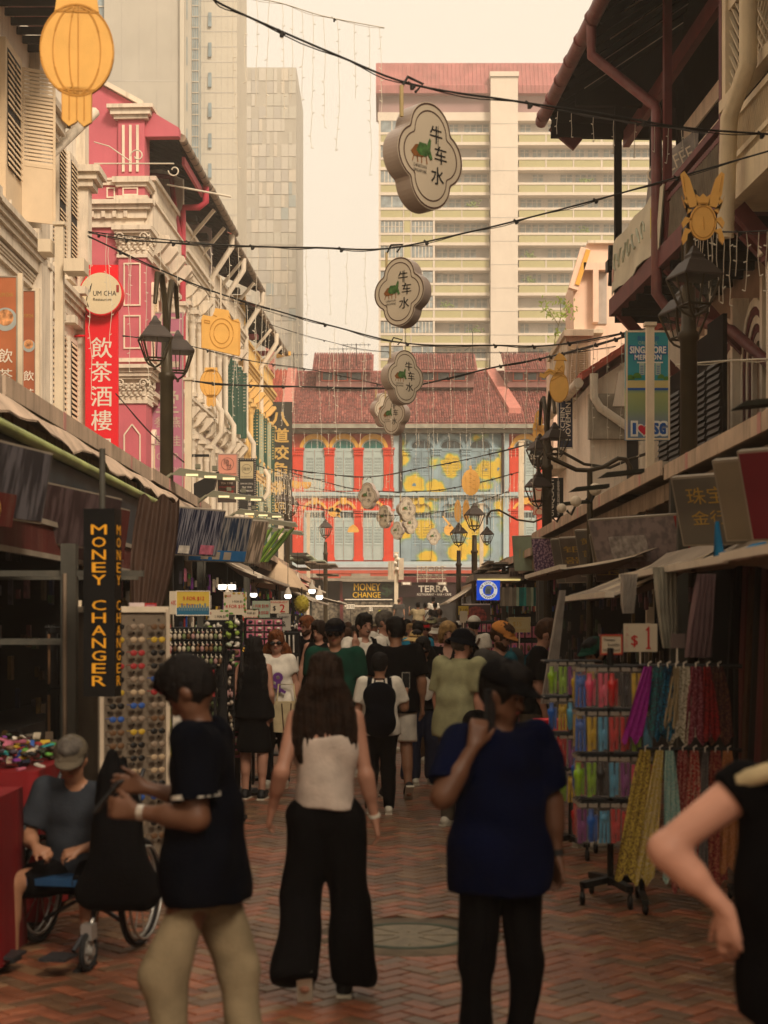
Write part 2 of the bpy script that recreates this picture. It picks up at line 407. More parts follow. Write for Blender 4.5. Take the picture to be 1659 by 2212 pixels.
pm=[mat('clad_%s'%n,c,var=.05,scale=.3,bump=0)for n,c in(('pale',(.52,.48,.41)),('mid',(.47,.44,.37)),('grey',(.43,.40,.35)),('warm',(.55,.49,.40)),('blue',(.33,.36,.34)))]
pme={}
rr=random.Random(11);cols=[511+16.1*i for i in range(9)]
for r in range(24):
 v=147+r*27.3;z1=EYE+(V0-v)*Y_/F;z0=z1-1.5
 for ci in range(8):
  if rr.random()<.1:continue
  w_=(16.1 if rr.random()<.7 else 8.0)*Y_/F-.05;m=rr.choice(pm[:4])if rr.random()<.93 else pm[4]
  k=(m.name,round(w_,2))
  if k not in pme:q=MB();q.box(0,w_,-.06,0,0,1.45,m);pme[k]=q.mesh('cladding_panel')
  link('cladding_panel',pme[k],C,loc=(twx(cols[ci],Y_),.09,z0))
YE=95.;sE=YE/F
ex=lambda u:(u-U0)*sE
ez=lambda v:EYE+(V0-v)*sE
redp=mat('coral_red_plaster',(.62,.06,.03),var=.06,streak=.12,bump=.1,dirt=(.4,.08,.05))
redd=mat('dusty_red_plaster',(.46,.09,.055),var=.1,streak=.2,dirt=(.3,.12,.08))
bluep=mat('pale_blue_plaster',(.40,.49,.50),var=.06,streak=.2,dirt=(.28,.3,.28))
bshut=mat('blue_grey_shutter',(.40,.47,.44),var=.05,bump=.05)
ochre=mat('ochre_trim',(.72,.38,.07),var=.08,bump=.1)
def mural_mat():
 m=mat('mural_blue_yellow',(.25,.34,.37),var=.18,scale=.8,streak=.15,bump=.1)
 n=m.node_tree.nodes;l=m.node_tree.links;b=n['Principled BSDF']
 base=b.inputs['Base Color'].links[0].from_socket
 tc=n.new('ShaderNodeTexCoord');mp=n.new('ShaderNodeMapping');mp.inputs['Scale'].default_value=(1,.0001,1);mp.inputs['Location'].default_value=(.3,0,.35)
 l.new(tc.outputs['Object'],mp.inputs[0])
 nz=n.new('ShaderNodeTexNoise');nz.inputs['Scale'].default_value=2.2;l.new(mp.outputs[0],nz.inputs['Vector'])
 ad=n.new('ShaderNodeMix');ad.data_type='VECTOR';ad.inputs[0].default_value=.34;l.new(mp.outputs[0],ad.inputs[4]);l.new(nz.outputs['Color'],ad.inputs[5])
 vo=n.new('ShaderNodeTexVoronoi');vo.inputs['Scale'].default_value=1.05;vo.inputs['Randomness'].default_value=.9;l.new(ad.outputs[1],vo.inputs['Vector'])
 r=n.new('ShaderNodeValToRGB');e=r.color_ramp.elements
 e[0].position=.06;e[0].color=(.10,.22,.30,1);e[1].position=.62;e[1].color=(0,0,0,1)
 x=r.color_ramp.elements.new(.09);x.color=(.62,.42,.06,1);x=r.color_ramp.elements.new(.40);x.color=(.66,.46,.05,1);x=r.color_ramp.elements.new(.47);x.color=(.30,.42,.12,1)
 l.new(vo.outputs['Distance'],r.inputs[0])
 r2_=n.new('ShaderNodeValToRGB');r2_.color_ramp.elements[0].position=.42;r2_.color_ramp.elements[0].color=(1,1,1,1);r2_.color_ramp.elements[1].position=.56;r2_.color_ramp.elements[1].color=(0,0,0,1)
 l.new(vo.outputs['Distance'],r2_.inputs[0])
 mx=n.new('ShaderNodeMix');mx.data_type='RGBA';l.new(r2_.outputs[0],mx.inputs[0]);l.new(base,mx.inputs[6]);l.new(r.outputs[0],mx.inputs[7]);l.new(mx.outputs[2],b.inputs['Base Color'])
 return m
mural=mural_mat()
def arcpts(xc,zs,rx,rz,n=12,a0=math.pi,a1=0):return[(xc+rx*math.cos(a0+(a1-a0)*i/n),zs+rz*math.sin(a0+(a1-a0)*i/n))for i in range(n+1)]
def louvres(mb,x0,x1,y0,y1,z0,z1,n,m,dark=None):
 if dark:mb.box(x0,x1,y1-.004,y1,z0,z1,dark)  # dark backing sheet paints the shade between the slats
 h=(z1-z0)/n
 for i in range(n):
  z=z0+i*h;mb.hexa([(x0,y0,z),(x1,y0,z),(x1,y0+.015,z),(x0,y0+.015,z),(x0,y1-.02,z+h*.66),(x1,y1-.02,z+h*.66),(x1,y1-.005,z+h*.66),(x0,y1-.005,z+h*.66)],m)
def shutter_pair(root,xc,z0,z1,w,m,dark=glassd,y=-.03,n=11,lv=(.30,.62),name='shutter'):
 for s in(-1,1):
  q=MB();xa,xb=(xc-w/2,xc-.012)if s<0 else(xc+.012,xc+w/2);h=z1-z0
  fr=.07
  la,lb=z0+h*(1-lv[1])+0,z0+h*(1-lv[0])+.0
  la,lb=z0+h*.40,z0+h*.80
  q.box(xa,xa+fr,y-.05,y,z0,z1,m);q.box(xb-fr,xb,y-.05,y,z0,z1,m)
  for(za,zb)in((z0,z0+.12),(la-.06,la),(lb,lb+.06),(z1-.1,z1)):q.box(xa+fr,xb-fr,y-.048,y,za,zb,m)
  q.box(xa+fr,xb-fr,y-.02,y-.004,z0+.12,la-.06,m);q.box(xa+fr,xb-fr,y-.02,y-.004,lb+.06,z1-.1,m)
  q.box(xa+fr+.06,xb-fr-.06,y-.03,y-.021,z0+.2,la-.14,m)
  q.box(xa+fr,xb-fr,y-.004,y,la,lb,dark)  # dark sheet behind the slats, slot shade put in as colour
  o=q.build(name,root)
  q=MB();louvres(q,xa+fr,xb-fr,y-.045,y-.004,la,lb,n,m);q.build('louvre_slats',o,kind='stuff')
def end_bay(root,xc,wallm,shm,glm,archm,upper=True,arch=True):
 if upper:
  w_=1.22;z0,zt=ez(1060),ez(972);zs=ez(966)
  fr=MB();fr.box(xc-w_/2-.1,xc-w_/2,-.06,.1,z0,zs,shm);fr.box(xc+w_/2,xc+w_/2+.1,-.06,.1,z0,zs,shm);fr.box(xc-w_/2,xc+w_/2,-.058,.1,zt,zt+.1,shm)
  fr.band(arcpts(xc,zs,w_/2,.42),arcpts(xc,zs,w_/2+.1,.52),-.06,.1,shm)
  wn=fr.build('window',root)
  q=MB();pts=arcpts(xc,zs,w_/2,.42,8);q.prism(pts+[(xc+w_/2,zt+.1),(xc-w_/2,zt+.1)],(0,-.012,0),(1,0,0),(0,0,1),(0,.02,0),glm);q.build('pane',wn)
  q=MB();q.box(xc-.22,xc-.18,-.04,-.013,zt+.1,zs+.36,shm);q.box(xc+.18,xc+.22,-.04,-.013,zt+.1,zs+.36,shm);q.build('glazing_bar',wn)
  shutter_pair(root,xc,z0,zt,w_,shm)
  if archm:
   q=MB();q.band(arcpts(xc,ez(972),w_/2+.14,.68),arcpts(xc,ez(972),w_/2+.34,1.0),-.16,0,archm)
   for s in(-1,1):q.box(xc+s*(w_/2+.24)-.1,xc+s*(w_/2+.24)+.1,-.16,0,ez(980),ez(972),archm)
   q.build('arch_moulding',root)
 else:
  w_=1.2;z0,zt=ez(1210),ez(1122);zw=ez(1107)
  q=MB();q.box(xc-w_/2-.1,xc-w_/2,-.06,.1,z0,zw,shm);q.box(xc+w_/2,xc+w_/2+.1,-.06,.1,z0,zw,shm);q.box(xc-w_/2-.1,xc+w_/2+.1,-.06,.1,zw,zw+.12,shm);q.box(xc-w_/2,xc+w_/2,-.058,.1,zt,zt+.1,shm)
  wn=q.build('window',root)
  q=MB();q.box(xc-w_/2,xc+w_/2,-.012,.015,zt+.1,zw,glassd);q.build('pane',wn)
  q=MB()
  for k in range(1,6):q.box(xc-w_/2+w_*k/6-.015,xc-w_/2+w_*k/6+.015,-.04,-.013,zt+.1,zw,shm)
  q.build('glazing_bar',wn,kind='stuff')
  shutter_pair(root,xc,z0,zt,w_,shm)
  if archm:
   q=MB();q.band(arcpts(xc,ez(1108),.66,.62),arcpts(xc,ez(1108),.82,.80),-.12,0,archm)
   q.prism([(-.13,0),(.13,0),(.2,.42),(-.2,.42)],(xc,-.2,ez(1108)+.52),(1,0,0),(0,0,1),(0,.2,0),archm)
   q.build('arch_moulding',root)
def pilaster(root,xc,w_,z0,z1,m,name='pilaster',cap=True):
 q=MB();q.box(xc-w_/2,xc+w_/2,-.17,0,z0+.25,z1-.5,m);q.box(xc-w_/2-.05,xc+w_/2+.05,-.22,0,z0,z0+.25,m)
 q.box(xc-w_/2+.1,xc-w_/2+.14,-.19,-.171,z0+.5,z1-.9,m);q.box(xc+w_/2-.14,xc+w_/2-.1,-.19,-.171,z0+.5,z1-.9,m)
 if cap:
  q.box(xc-w_/2-.03,xc+w_/2+.03,-.2,0,z1-.5,z1-.12,m);q.box(xc-w_/2-.08,xc+w_/2+.08,-.27,0,z1-.12,z1,m)
  for i in range(5):
   for j in range(2):q.ell((xc-w_*.4+w_*.2*i,-.21,z1-.42+.17*j),(.05,.05,.06),m,6,4)
 q.build(name,root)
def endhouse(label,u0,u1,wall_up,wall_lo,shm,glm,archm,cu,cl,pil_up,pil_lo,pm1,pmat2,ledge):
 rt=T('shophouse',label,'shophouse',(0,YE,0),group=None)
 q=MB();q.box(ex(u0),ex(u1),.02,8,ez(1068),ez(925),wall_up);q.build('upper_wall',rt)
 q=MB();q.box(ex(u0),ex(u1),.02,8,ez(1240),ez(1068)-.002,wall_lo);q.build('lower_wall',rt)
 q=MB()
 for(va,vb,d)in((1076,1072,.12),(1072,1066,.3),(1066,1063,.2)):q.box(ex(u0),ex(u1),-d,.018,ez(va),ez(vb)-.002,ledge)
 q.build('cornice',rt)
 q=MB()
 for(va,vb,d)in((1236,1226,.18),(1226,1219,.32),(1219,1213,.22)):q.box(ex(u0),ex(u1),-d,.018,ez(va),ez(vb)-.002,ledge)
 q.build('lower_cornice',rt)
 for u in cu:end_bay(rt,ex(u),wall_up,shm,glm,archm)
 for u in cl:end_bay(rt,ex(u),wall_lo,shm,glm,archm,upper=False)
 for(a,b)in pil_up:pilaster(rt,ex((a+b)/2),ex(b)-ex(a),ez(1063),ez(968),pm1)
 for(a,b)in pil_lo:pilaster(rt,ex((a+b)/2),ex(b)-ex(a),ez(1213),ez(1100),pmat2)
 return rt
h1=endhouse('coral red shophouse with ochre arches and pale blue shutters, facing down the street',628,853,redp,redp,bshut,glassg,ochre,(680,742.5,805.5),(680,742.5,805.5),((633,655),(702,722),(765,784),(829,850)),((633,655),(703,722),(765,784),(829,850)),redp,redp,bluep)
q=MB();q.box(ex(628),ex(850),.0,.018,ez(972),ez(937),redd);q.build('frieze',h1)
h2=endhouse('blue shophouse painted all over with big yellow flowers',854,1088,mural,mural,mural,glassd,mural,(910,974,1037),(910,974,1037),((870,888),(933,952),(997,1016),(1060,1084)),((866,886),(933,952),(997,1016),(1060,1080)),mural,mural,bluep)
q=MB();q.box(ex(850),ex(863),-.2,.018,ez(1240),ez(937),bluep);q.build('pilaster',h2)
pipe_d=mat('dark_downpipe',(.05,.035,.035),var=.1,bump=0)
for u in(865.5,1085.5):
 q=MB();q.tube([(ex(u),-.3,ez(1064)),(ex(u),-.3,ez(938))],.09,pipe_d,8);q.build('drain_pipe',h2)
h3=endhouse('coral red shophouse at the right end, half hidden by signs and lamp posts',1090,1330,redp,redp,bshut,glassd,ochre,(1134,1196),(1134,1196),((1100,1120),(1160,1180)),((1100,1120),(1160,1180)),redp,redp,bluep)
q=MB();q.box(ex(1087),ex(1099),-.2,.018,ez(1240),ez(937),bluep);q.build('pilaster',h3)
q=MB();q.box(ex(1100),ex(1330),.0,.018,ez(972),ez(937),redd);q.build('frieze',h3)
RF=T('tiled_roof','long weathered clay tile roof over the red and blue shophouses with jack roofs','roof',(0,YE,0))
z_e,z_r=ez(918),EYE+(V0-806)*(YE+6.2)/F
y_e,y_r=-.9,6.2
q=MB();q.hexa([(ex(575),y_e,z_e-.08),(ex(1330),y_e,z_e-.08),(ex(1330),y_r,z_r-.08),(ex(575),y_r,z_r-.08),(ex(575),y_e,z_e-.01),(ex(1330),y_e,z_e-.01),(ex(1330),y_r,z_r-.01),(ex(575),y_r,z_r-.01)],roofbr)
q.build('roof_board',RF)
gut=mat('grey_gutter',(.30,.28,.22),var=.2,streak=.5,bump=0)
q=MB();q.box(ex(628),ex(1330),-1.05,-.88,z_e-.32,z_e-.06,gut);q.box(ex(628),ex(1330),-.6,.01,z_e-.55,z_e-.33,gut);q.build('gutter',RF)
tilt=math.atan2(z_r-z_e,y_r-y_e);Lr=math.hypot(z_r-z_e,y_r-y_e)
def tile_mesh(m,n=4,r=.062,L=.27):
 q=MB();vs=[]
 for(y,s,zo)in((0,1.12,.028),(L,.9,.0)):
  for k in range(n+1):
   a=math.pi*k/n;vs.append((-math.cos(a)*r*s,y,math.sin(a)*r*s+zo))
 q.add(vs,[(k,k+1,n+1+k+1,n+1+k)for k in range(n)]+[tuple(range(n,-1,-1))],m,False)
 return q
tm2=[mat('tile_%s'%a,c,var=.3,scale=2,streak=.2,bump=.2,dirt=(.12,.06,.05))for a,c in(('rust',(.32,.11,.09)),('brown',(.26,.105,.09)),('pinkish',(.38,.16,.13)),('dark',(.18,.075,.065)))]
R_=Matrix.Rotation(tilt,4,'X')
tme=[tile_mesh(m)for m in tm2];tmes=[t.mesh('roof_tile')for t in tme]
nrow=int(Lr/.25);pitch=.152
tstuff=MB();cnt=0
def put_tiles(root,x0,x1,org_y,org_z,ang,rows,stuff,maxobj,reds=False):
 global cnt
 Rm=Matrix.Rotation(ang,4,'X');x=x0
 while x<x1:
  wob=random.uniform(-.012,.012)
  for r_ in range(rows):
   k=random.choice((0,0,1,1,2,3));d=r_*.25
   p=Vector((x+wob,org_y+math.cos(ang)*d,org_z+math.sin(ang)*d+random.uniform(-.004,.004)))
   if cnt<maxobj and r_<3:
    o=link('roof_tile',tmes[k],root);o.location=p;o.rotation_euler=(ang,0,0);cnt+=1
   else:
    stuff.add([p+(Rm@Vector(v))for v in tme[k].v],tme[k].f,tm2[k])
  x+=pitch
put_tiles(RF,ex(634),ex(1330),y_e,z_e,tilt,nrow,tstuff,290)
tstuff.build('roof_tiles',RF,kind='stuff')
pwm=mat('party_wall_pink',(.50,.19,.15),var=.12,streak=.3)
for(ua,ub,ub2)in((608,640,614),(1062,1096,1060)):
 q=MB();
 y0,z0=(y_e+.9,z_e+.75)
 q.hexa([(ex(ua)+(.0 if ua<700 else 1.1),y0+.3,z_e+.3),(ex(ub)-(0.3 if ua<700 else-.9),y0+.3,z_e+.3),(ex(ub)-.3-(0 if ua<700 else .0),y_r,z_r),(ex(ua),y_r,z_r),(ex(ua)+(.0 if ua<700 else 1.1),y0+.3,z0+.35),(ex(ub)-(.3 if ua<700 else-.9),y0+.3,z0+.35),(ex(ub)-.3,y_r,z_r+.35),(ex(ua),y_r,z_r+.35)],pwm)
 q.build('party_wall',RF)
q=MB();q.tube([(ex(575),y_r,z_r+.03),(ex(1330),y_r,z_r+.03)],.14,roofbr,8);q.build('ridge',RF)
jackm=mat('jack_wall_brown',(.24,.11,.095),var=.15,streak=.4)
for i,(ua,ub)in enumerate(((677,805),(893,1030),(1092,1215))):
 jy=2.6;sJ=(YE+jy)/F;zt_=EYE+(V0-770)*sJ;ze_=EYE+(V0-800)*sJ
 xa,xb=(ua-U0)*sJ,(ub-U0)*sJ
 q=MB();q.box(xa+.15,xb-.15,jy+.5,jy+3.4,ze_-1.0,ze_+.3,jackm);jw=q.build('jack_wall',RF)
 n_=3
 for k in range(n_):
  a=xa+.5+(xb-xa-1)*k/n_;b=a+(xb-xa-1)/n_-.15
  q=MB();q.box(a,b,jy+.44,jy+.495,ze_-.62,ze_-.02,redd);q.build('window_frame',jw)
  q=MB();q.box(a+.08,b-.08,jy+.42,jy+.438,ze_-.55,ze_-.08,glassd);q.build('pane',jw)
 st=MB();ang=math.radians(27.5)
 put_tiles(RF,xa,xb,jy-.1,ze_,ang,14,st,0);st.build('jack_roof_tiles',RF,kind='stuff')
 q=MB();q.hexa([(xa-.05,jy-.1,ze_-.1),(xb+.05,jy-.1,ze_-.1),(xb+.05,jy+3.2,zt_+.62),(xa-.05,jy+3.2,zt_+.62),(xa-.05,jy-.1,ze_-.02),(xb+.05,jy-.1,ze_-.02),(xb+.05,jy+3.2,zt_+.7),(xa-.05,jy+3.2,zt_+.7)],roofbr);q.build('jack_roof_board',RF)
RF2=T('tiled_roof','small bright red clay roof left of the party wall, behind the black sign','roof',(0,YE,0))
st=MB();tme2=[tile_mesh(roofred)]
x=ex(560)
while x<ex(610):
 for r_ in range(nrow):
  p=Vector((x,y_e+math.cos(tilt)*r_*.25,z_e+.25+math.sin(tilt)*r_*.25));st.add([p+(R_@Vector(v))for v in tme2[0].v],tme2[0].f,roofred)
 x+=.24
st.build('roof_tiles',RF2,kind='stuff')
q=MB();q.hexa([(ex(556),y_e,z_e),(ex(611),y_e,z_e),(ex(611),y_r,z_r),(ex(556),y_r,z_r),(ex(556),y_e,z_e+.2),(ex(611),y_e,z_e+.2),(ex(611),y_r,z_r+.2),(ex(556),y_r,z_r+.2)],roofred);q.build('roof_board',RF2)
q=MB();q.box(ex(566),ex(580),2.9,6,z_r-.3,z_r+1.35,pwm);q.build('end_wall',RF2)
H0=T('shophouse','plain red end wall showing left of the coral shophouse','shophouse',(0,YE,0))
q=MB();q.box(ex(520),ex(627.5),.05,7,0,ez(925),redd);q.build('wall',H0)
for(u,vb,vt,Y)in((635,805,762,98),(770,770,742,97),(741,770,752,98),(1021,775,716,98),(876,775,700,98)):
 r_=T('tv_aerial',{635:'thin roof aerial at the left party wall',770:'comb shaped aerial above the left jack roof',741:'low comb aerial on the left jack roof',1021:'tall thin aerial mast over the middle jack roof',876:'thin aerial mast right of the third hanging sign'}[u],'aerial',P(u,vb,Y))
 h=(vb-vt)*Y/F;q=MB();q.tube([(0,0,-.6),(0,0,h)],.025,wire_m,5);q.build('mast',r_)
 q=MB()
 if u!=1021:
  q.tube([(-.9,0,h*.9),(.9,0,h*.9)],.018,wire_m,4)
  for k in range(7):q.tube([(-.85+.27*k,0,h*.9-.12),(-.85+.27*k,0,h*.9+.1)],.01,wire_m,4)
 else:q.tube([(0,0,h*.5),(-.5,0,h*.3)],.015,wire_m,4)
 q.build('antenna_arms',r_)
SF=T('shopfront','dark shopfronts at the end of the street under the painted shophouses','shopfront',(0,YE,0))
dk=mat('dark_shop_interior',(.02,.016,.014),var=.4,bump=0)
dred=mat('oxblood_fascia',(.13,.016,.018),rough=.6,var=.15,streak=.2)
greyb=mat('weathered_grey_board',(.30,.25,.19),var=.2,streak=.6)
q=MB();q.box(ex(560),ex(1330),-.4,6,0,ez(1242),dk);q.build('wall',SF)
q=MB();q.box(ex(628),ex(1090),-1.3,.1,ez(1240),ez(1233),redd);q.box(ex(628),ex(855),-1.25,-.41,ez(1252),ez(1240),redd);q.box(ex(738),ex(1090),-1.6,-1.26,ez(1250),ez(1246),greyb);q.build('awning_board',SF)
q=MB();q.box(ex(700),ex(1150),-1.7,-.5,ez(1256),ez(1250.5),greyb);q.build('canopy',SF)
for(ua,ub)in((640,700),(760,800)):
 q=MB();q.box(ex(ua),ex(ub),-1.5,-1.3,ez(1249),ez(1240.5),greyb);q.build('board',SF)
for ua in(632,735,862,985,1080):
 q=MB();q.box(ex(ua),ex(ua+7),-.8,-.4,0,ez(1256),dred);q.build('pillar',SF)
q=MB();q.box(ex(640),ex(860),-.45,-.405,.5,ez(1300),mat('lit_shop_goods',(.16,.13,.09),var=.8,scale=6,bump=0));q.build('shop_window',SF)
def bld(name,label,cat,loc,rz):return T(name,label,cat,loc,rz)
AL=math.pi/2-.041
def colonette(mb,x,z0,z1,r,m,y=-.18):
 mb.box(x-r*1.4,x+r*1.4,y-r*1.4,y+r*1.4,z0,z0+.12,m)
 mb.lathe([(r*1.25,z0+.12),(r,z0+.22),(r*.9,z1-.55),(r*1.1,z1-.5),(r*.95,z1-.45),(r*1.2,z1-.4),(r*1.9,z1-.12)],m,(x,y),10)
 for k in range(6):
  a=k*math.pi/3;mb.ell((x+math.cos(a)*r*1.25,y+math.sin(a)*r*1.25,z1-.28),(.04,.04,.1),m,5,4)
 mb.box(x-r*2.1,x+r*2.1,y-r*2.1,y+r*2.1,z1-.12,z1,m)
def corinth(root,xc,yc,w_,z0,z1,m,name='capital'):
 q=MB();h=z1-z0
 q.box(xc-w_*.5,xc+w_*.5,yc-w_*.5,yc+w_*.5,z0,z1,m);q.box(xc-w_*.56,xc+w_*.56,yc-w_*.56,yc+w_*.56,z0-.06,z0+.03,m)
 q.box(xc-w_*.72,xc+w_*.72,yc-w_*.72,yc+w_*.72,z1-.1,z1+.02,m);q.box(xc-w_*.64,xc+w_*.64,yc-w_*.64,yc+w_*.64,z1-.17,z1-.1,m)
 for side in range(4):
  a=side*math.pi/2;ca,sa=math.cos(a),math.sin(a)
  def L(u,d,z):return(xc+ca*u+sa*d,yc+sa*u-ca*d,z)
  for row in range(3):
   nl=5-(row%2)
   for k in range(nl):
    u=(-(nl-1)/2+k)*w_*.21;q.ell(L(u,w_*(.5+.03*row),z0+h*(.1+.2*row)),(.05,.05,h*.1),m,6,4)
    q.ell(L(u,w_*(.55+.03*row),z0+h*(.19+.2*row)),(.045,.06,.035),m,6,4)
  for s in(-1,1):
   pts=[]
   for k in range(14):
    t_=k/13*2.6*math.pi;rr_=w_*.17*(1-k/17);pts.append(L(s*(w_*.42)+s*rr_*math.cos(t_),w_*.62,z1-.28+rr_*math.sin(t_)))
   q.tube(pts,.025,m,5)
 q.build(name,root)
def cornice(root,x0,x1,z0,z1,proj,m,dent=0,y=0,name='cornice',ends=True):
 q=MB();n=4
 for k in range(n):q.box(x0-(proj*(k+1)/n if ends else 0),x1,y-proj*(.35+.65*(k+1)/n),y-.001*k,z0+(z1-z0)*(.4*(k>0)+.2*max(0,k-1)),z0+(z1-z0)*(.4+.2*k)-.002 if k<3 else z1,m)
 q.build(name,root)
 if dent:
  q=MB();x=x0
  while x<x1-.1:q.box(x,x+.09,y-proj*.62,y-proj*.3,z0+(z1-z0)*.12,z0+(z1-z0)*.36,m);x+=.18
  q.build('dentils',root,kind='stuff')
def balustrade(root,x0,x1,z0,m,y=-.1,h=.85):
 q=MB();q.box(x0,x1,y-.1,y+.1,z0+h-.12,z0+h,m);q.box(x0,x1,y-.08,y+.08,z0,z0+.08,m);q.build('rail',root)
 x=x0+.1
 q=MB()
 while x<x1-.1:
  q.lathe([(.05,z0+.08),(.03,z0+.16),(.065,z0+.32),(.03,z0+.55),(.05,z0+h-.12)],m,(x,y),7);x+=.2
 q.build('balusters',root,kind='stuff')
def arch_window(root,xc,z0,w_,h,frame_m,sh_m,glm=glassd,arch=True,n=9,ring=None):
 zs=z0+h;q=MB()
 q.box(xc-w_/2-.09,xc-w_/2,-.09,.02,z0,zs,frame_m);q.box(xc+w_/2,xc+w_/2+.09,-.09,.02,z0,zs,frame_m);q.box(xc-w_/2-.12,xc+w_/2+.12,-.14,.02,z0-.1,z0,frame_m)
 if arch:q.band(arcpts(xc,zs,w_/2,w_/2),arcpts(xc,zs,w_/2+.12,w_/2+.14),-.12,.02,ring or frame_m)
 else:q.box(xc-w_/2-.09,xc+w_/2+.09,-.1,.02,zs,zs+.1,frame_m)
 wn=q.build('window',root)
 if arch:
  q=MB();q.prism(arcpts(xc,zs,w_/2,w_/2,8),(0,-.02,0),(1,0,0),(0,0,1),(0,.02,0),glm);q.build('pane',wn)
 q=MB();
 for s in(-1,1):
  xa,xb=(xc-w_/2,xc-.01)if s<0 else(xc+.01,xc+w_/2)
  q.box(xa,xa+.05,-.07,-.01,z0,zs,sh_m);q.box(xb-.05,xb,-.07,-.01,z0,zs,sh_m)
  for z in(z0,z0+h*.5,zs-.07):q.box(xa+.05,xb-.05,-.068,-.01,z,z+.07,sh_m)
 q.build('shutter',wn)
 q=MB();louvres(q,xc-w_/2+.05,xc+w_/2-.05,-.06,-.015,z0+.07,z0+h*.5,n,sh_m,dk);louvres(q,xc-w_/2+.05,xc+w_/2-.05,-.06,-.015,z0+h*.5+.07,zs-.07,n,sh_m,dk);q.build('louvre_slats',wn,kind='stuff')
def open_shutters(root,xc,z0,w_,h,m,ang=75,n=12,name='shutter',sides=(-1,1)):
 for s in sides:
  q=MB();ww=w_/2
  q.box(0,.05,-.03,0,0,h,m);q.box(ww-.05,ww,-.03,0,0,h,m)
  for z in(0,h*.36,h-.06):q.box(.05,ww-.05,-.028,0,z,z+.06,m)
  q.box(.05,ww-.05,-.02,-.01,.06,h*.36,m)
  louvres(q,.05,ww-.05,-.028,0,h*.36+.06,h-.06,n,m)
  a=math.radians(ang);Mx=Matrix.Translation((xc+s*w_/2,-.1,z0))@Matrix.Rotation(-a if s>0 else a-math.pi,4,'Z')
  if s>0:Mx=Matrix.Translation((xc+w_/2,-.1,z0))@Matrix.Rotation(-a,4,'Z')
  else:Mx=Matrix.Translation((xc-w_/2,-.1,z0))@Matrix.Rotation(-(math.pi-a),4,'Z')
  q.xf(Mx);q.build(name,root)
W1=bld('shophouse','cream white shophouse nearest on the left with louvred shutters and dark eaves','shophouse',(-6.95,8,0),math.pi/2)
q=MB();q.box(-60,22.2,0,9,0,13.1,white);q.build('wall',W1)
cornice(W1,-60,22.2,8.55,9.1,.38,trimw);cornice(W1,-60,22.2,8.25,8.5,.14,trimw,name='string_course')
q=MB();q.box(21.9,22.75,-.25,0,0,11.4,trimw);q.box(21.8,22.85,-.4,0,11.4,11.55,trimw);q.box(21.7,22.95,-.5,0,11.55,11.75,trimw);q.box(21.6,23.05,-.6,0,11.75,11.9,trimw);q.box(21.95,22.7,-.2,0,11.9,13.1,trimw)
q.build('pilaster',W1)
for xs in(20.2,17.2,14.2,11.2):
 q=MB();q.box(xs-.62,xs+.62,-.12,.0,9.3,12.3,shutw);wn=q.build('window',W1)
 q=MB();q.box(xs-.5,xs+.5,-.125,-.121,10.0,12.15,dk)  # dark sheet paints the shaded slots of these louvres
 louvres(q,xs-.5,xs-.05,-.17,-.125,10.0,11.0,9,shutw);louvres(q,xs+.05,xs+.5,-.17,-.125,10.0,11.0,9,shutw)
 louvres(q,xs-.5,xs-.05,-.17,-.125,11.1,12.1,9,shutw);louvres(q,xs+.05,xs+.5,-.17,-.125,11.1,12.1,9,shutw);q.build('louvre_slats',wn,kind='stuff')
 if xs==20.2:open_shutters(W1,xs,9.3,1.3,2.9,shutw,62,n=24,sides=(1,))
 q=MB();q.tube([(xs-.8,-.25,9.0),(xs-.8,-.25,9.3)],.03,trimw);q.box(xs+.8,xs+1.05,-.4,-.1,9.0,9.2,trimw);q.build('floodlight',W1)
q=MB();q.hexa([(-60,-1.1,13.0),(22.4,-1.1,13.0),(22.4,4,15.4),(-60,4,15.4),(-60,-1.1,13.12),(22.4,-1.1,13.12),(22.4,4,15.5),(-60,4,15.5)],roofbr);q.build('roof',W1)
q=MB();q.tube([(-60,-1.2,13.0),(22.5,-1.2,13.0)],.1,gutter_m,8);q.build('gutter',W1)
q=MB()
for k in range(26):q.box(22.3-k*.45-.06,22.3-k*.45,-1.1,0,12.85,12.99,soffit)
q.build('rafters',W1,kind='stuff')
W2=bld('shophouse','plain cream shophouse wall with narrow louvred windows beside the pink shophouse','shophouse',(-6.95,30.8,0),math.pi/2)
q=MB();q.box(0,4.35,.05,9,0,14.3,white);q.build('wall',W2)
q=MB();q.box(3.95,4.4,-.22,.05,0,11.6,trimw);q.box(3.85,4.5,-.34,.05,11.6,11.75,trimw);q.box(3.78,4.57,-.44,.05,11.75,11.9,trimw);q.box(3.7,4.65,-.52,.05,11.9,12.05,trimw);q.box(3.95,4.4,-.15,.05,12.05,14.3,trimw);q.build('pilaster',W2)
q=MB();q.box(-.1,.0,-.1,.05,0,13,white)
q=MB();q.tube([(-.05,-.18,0),(-.05,-.18,10.9),(.15,-.2,11.2),(1.2,-.9,12.4)],.11,trimw,8);q.build('drain_pipe',W2)
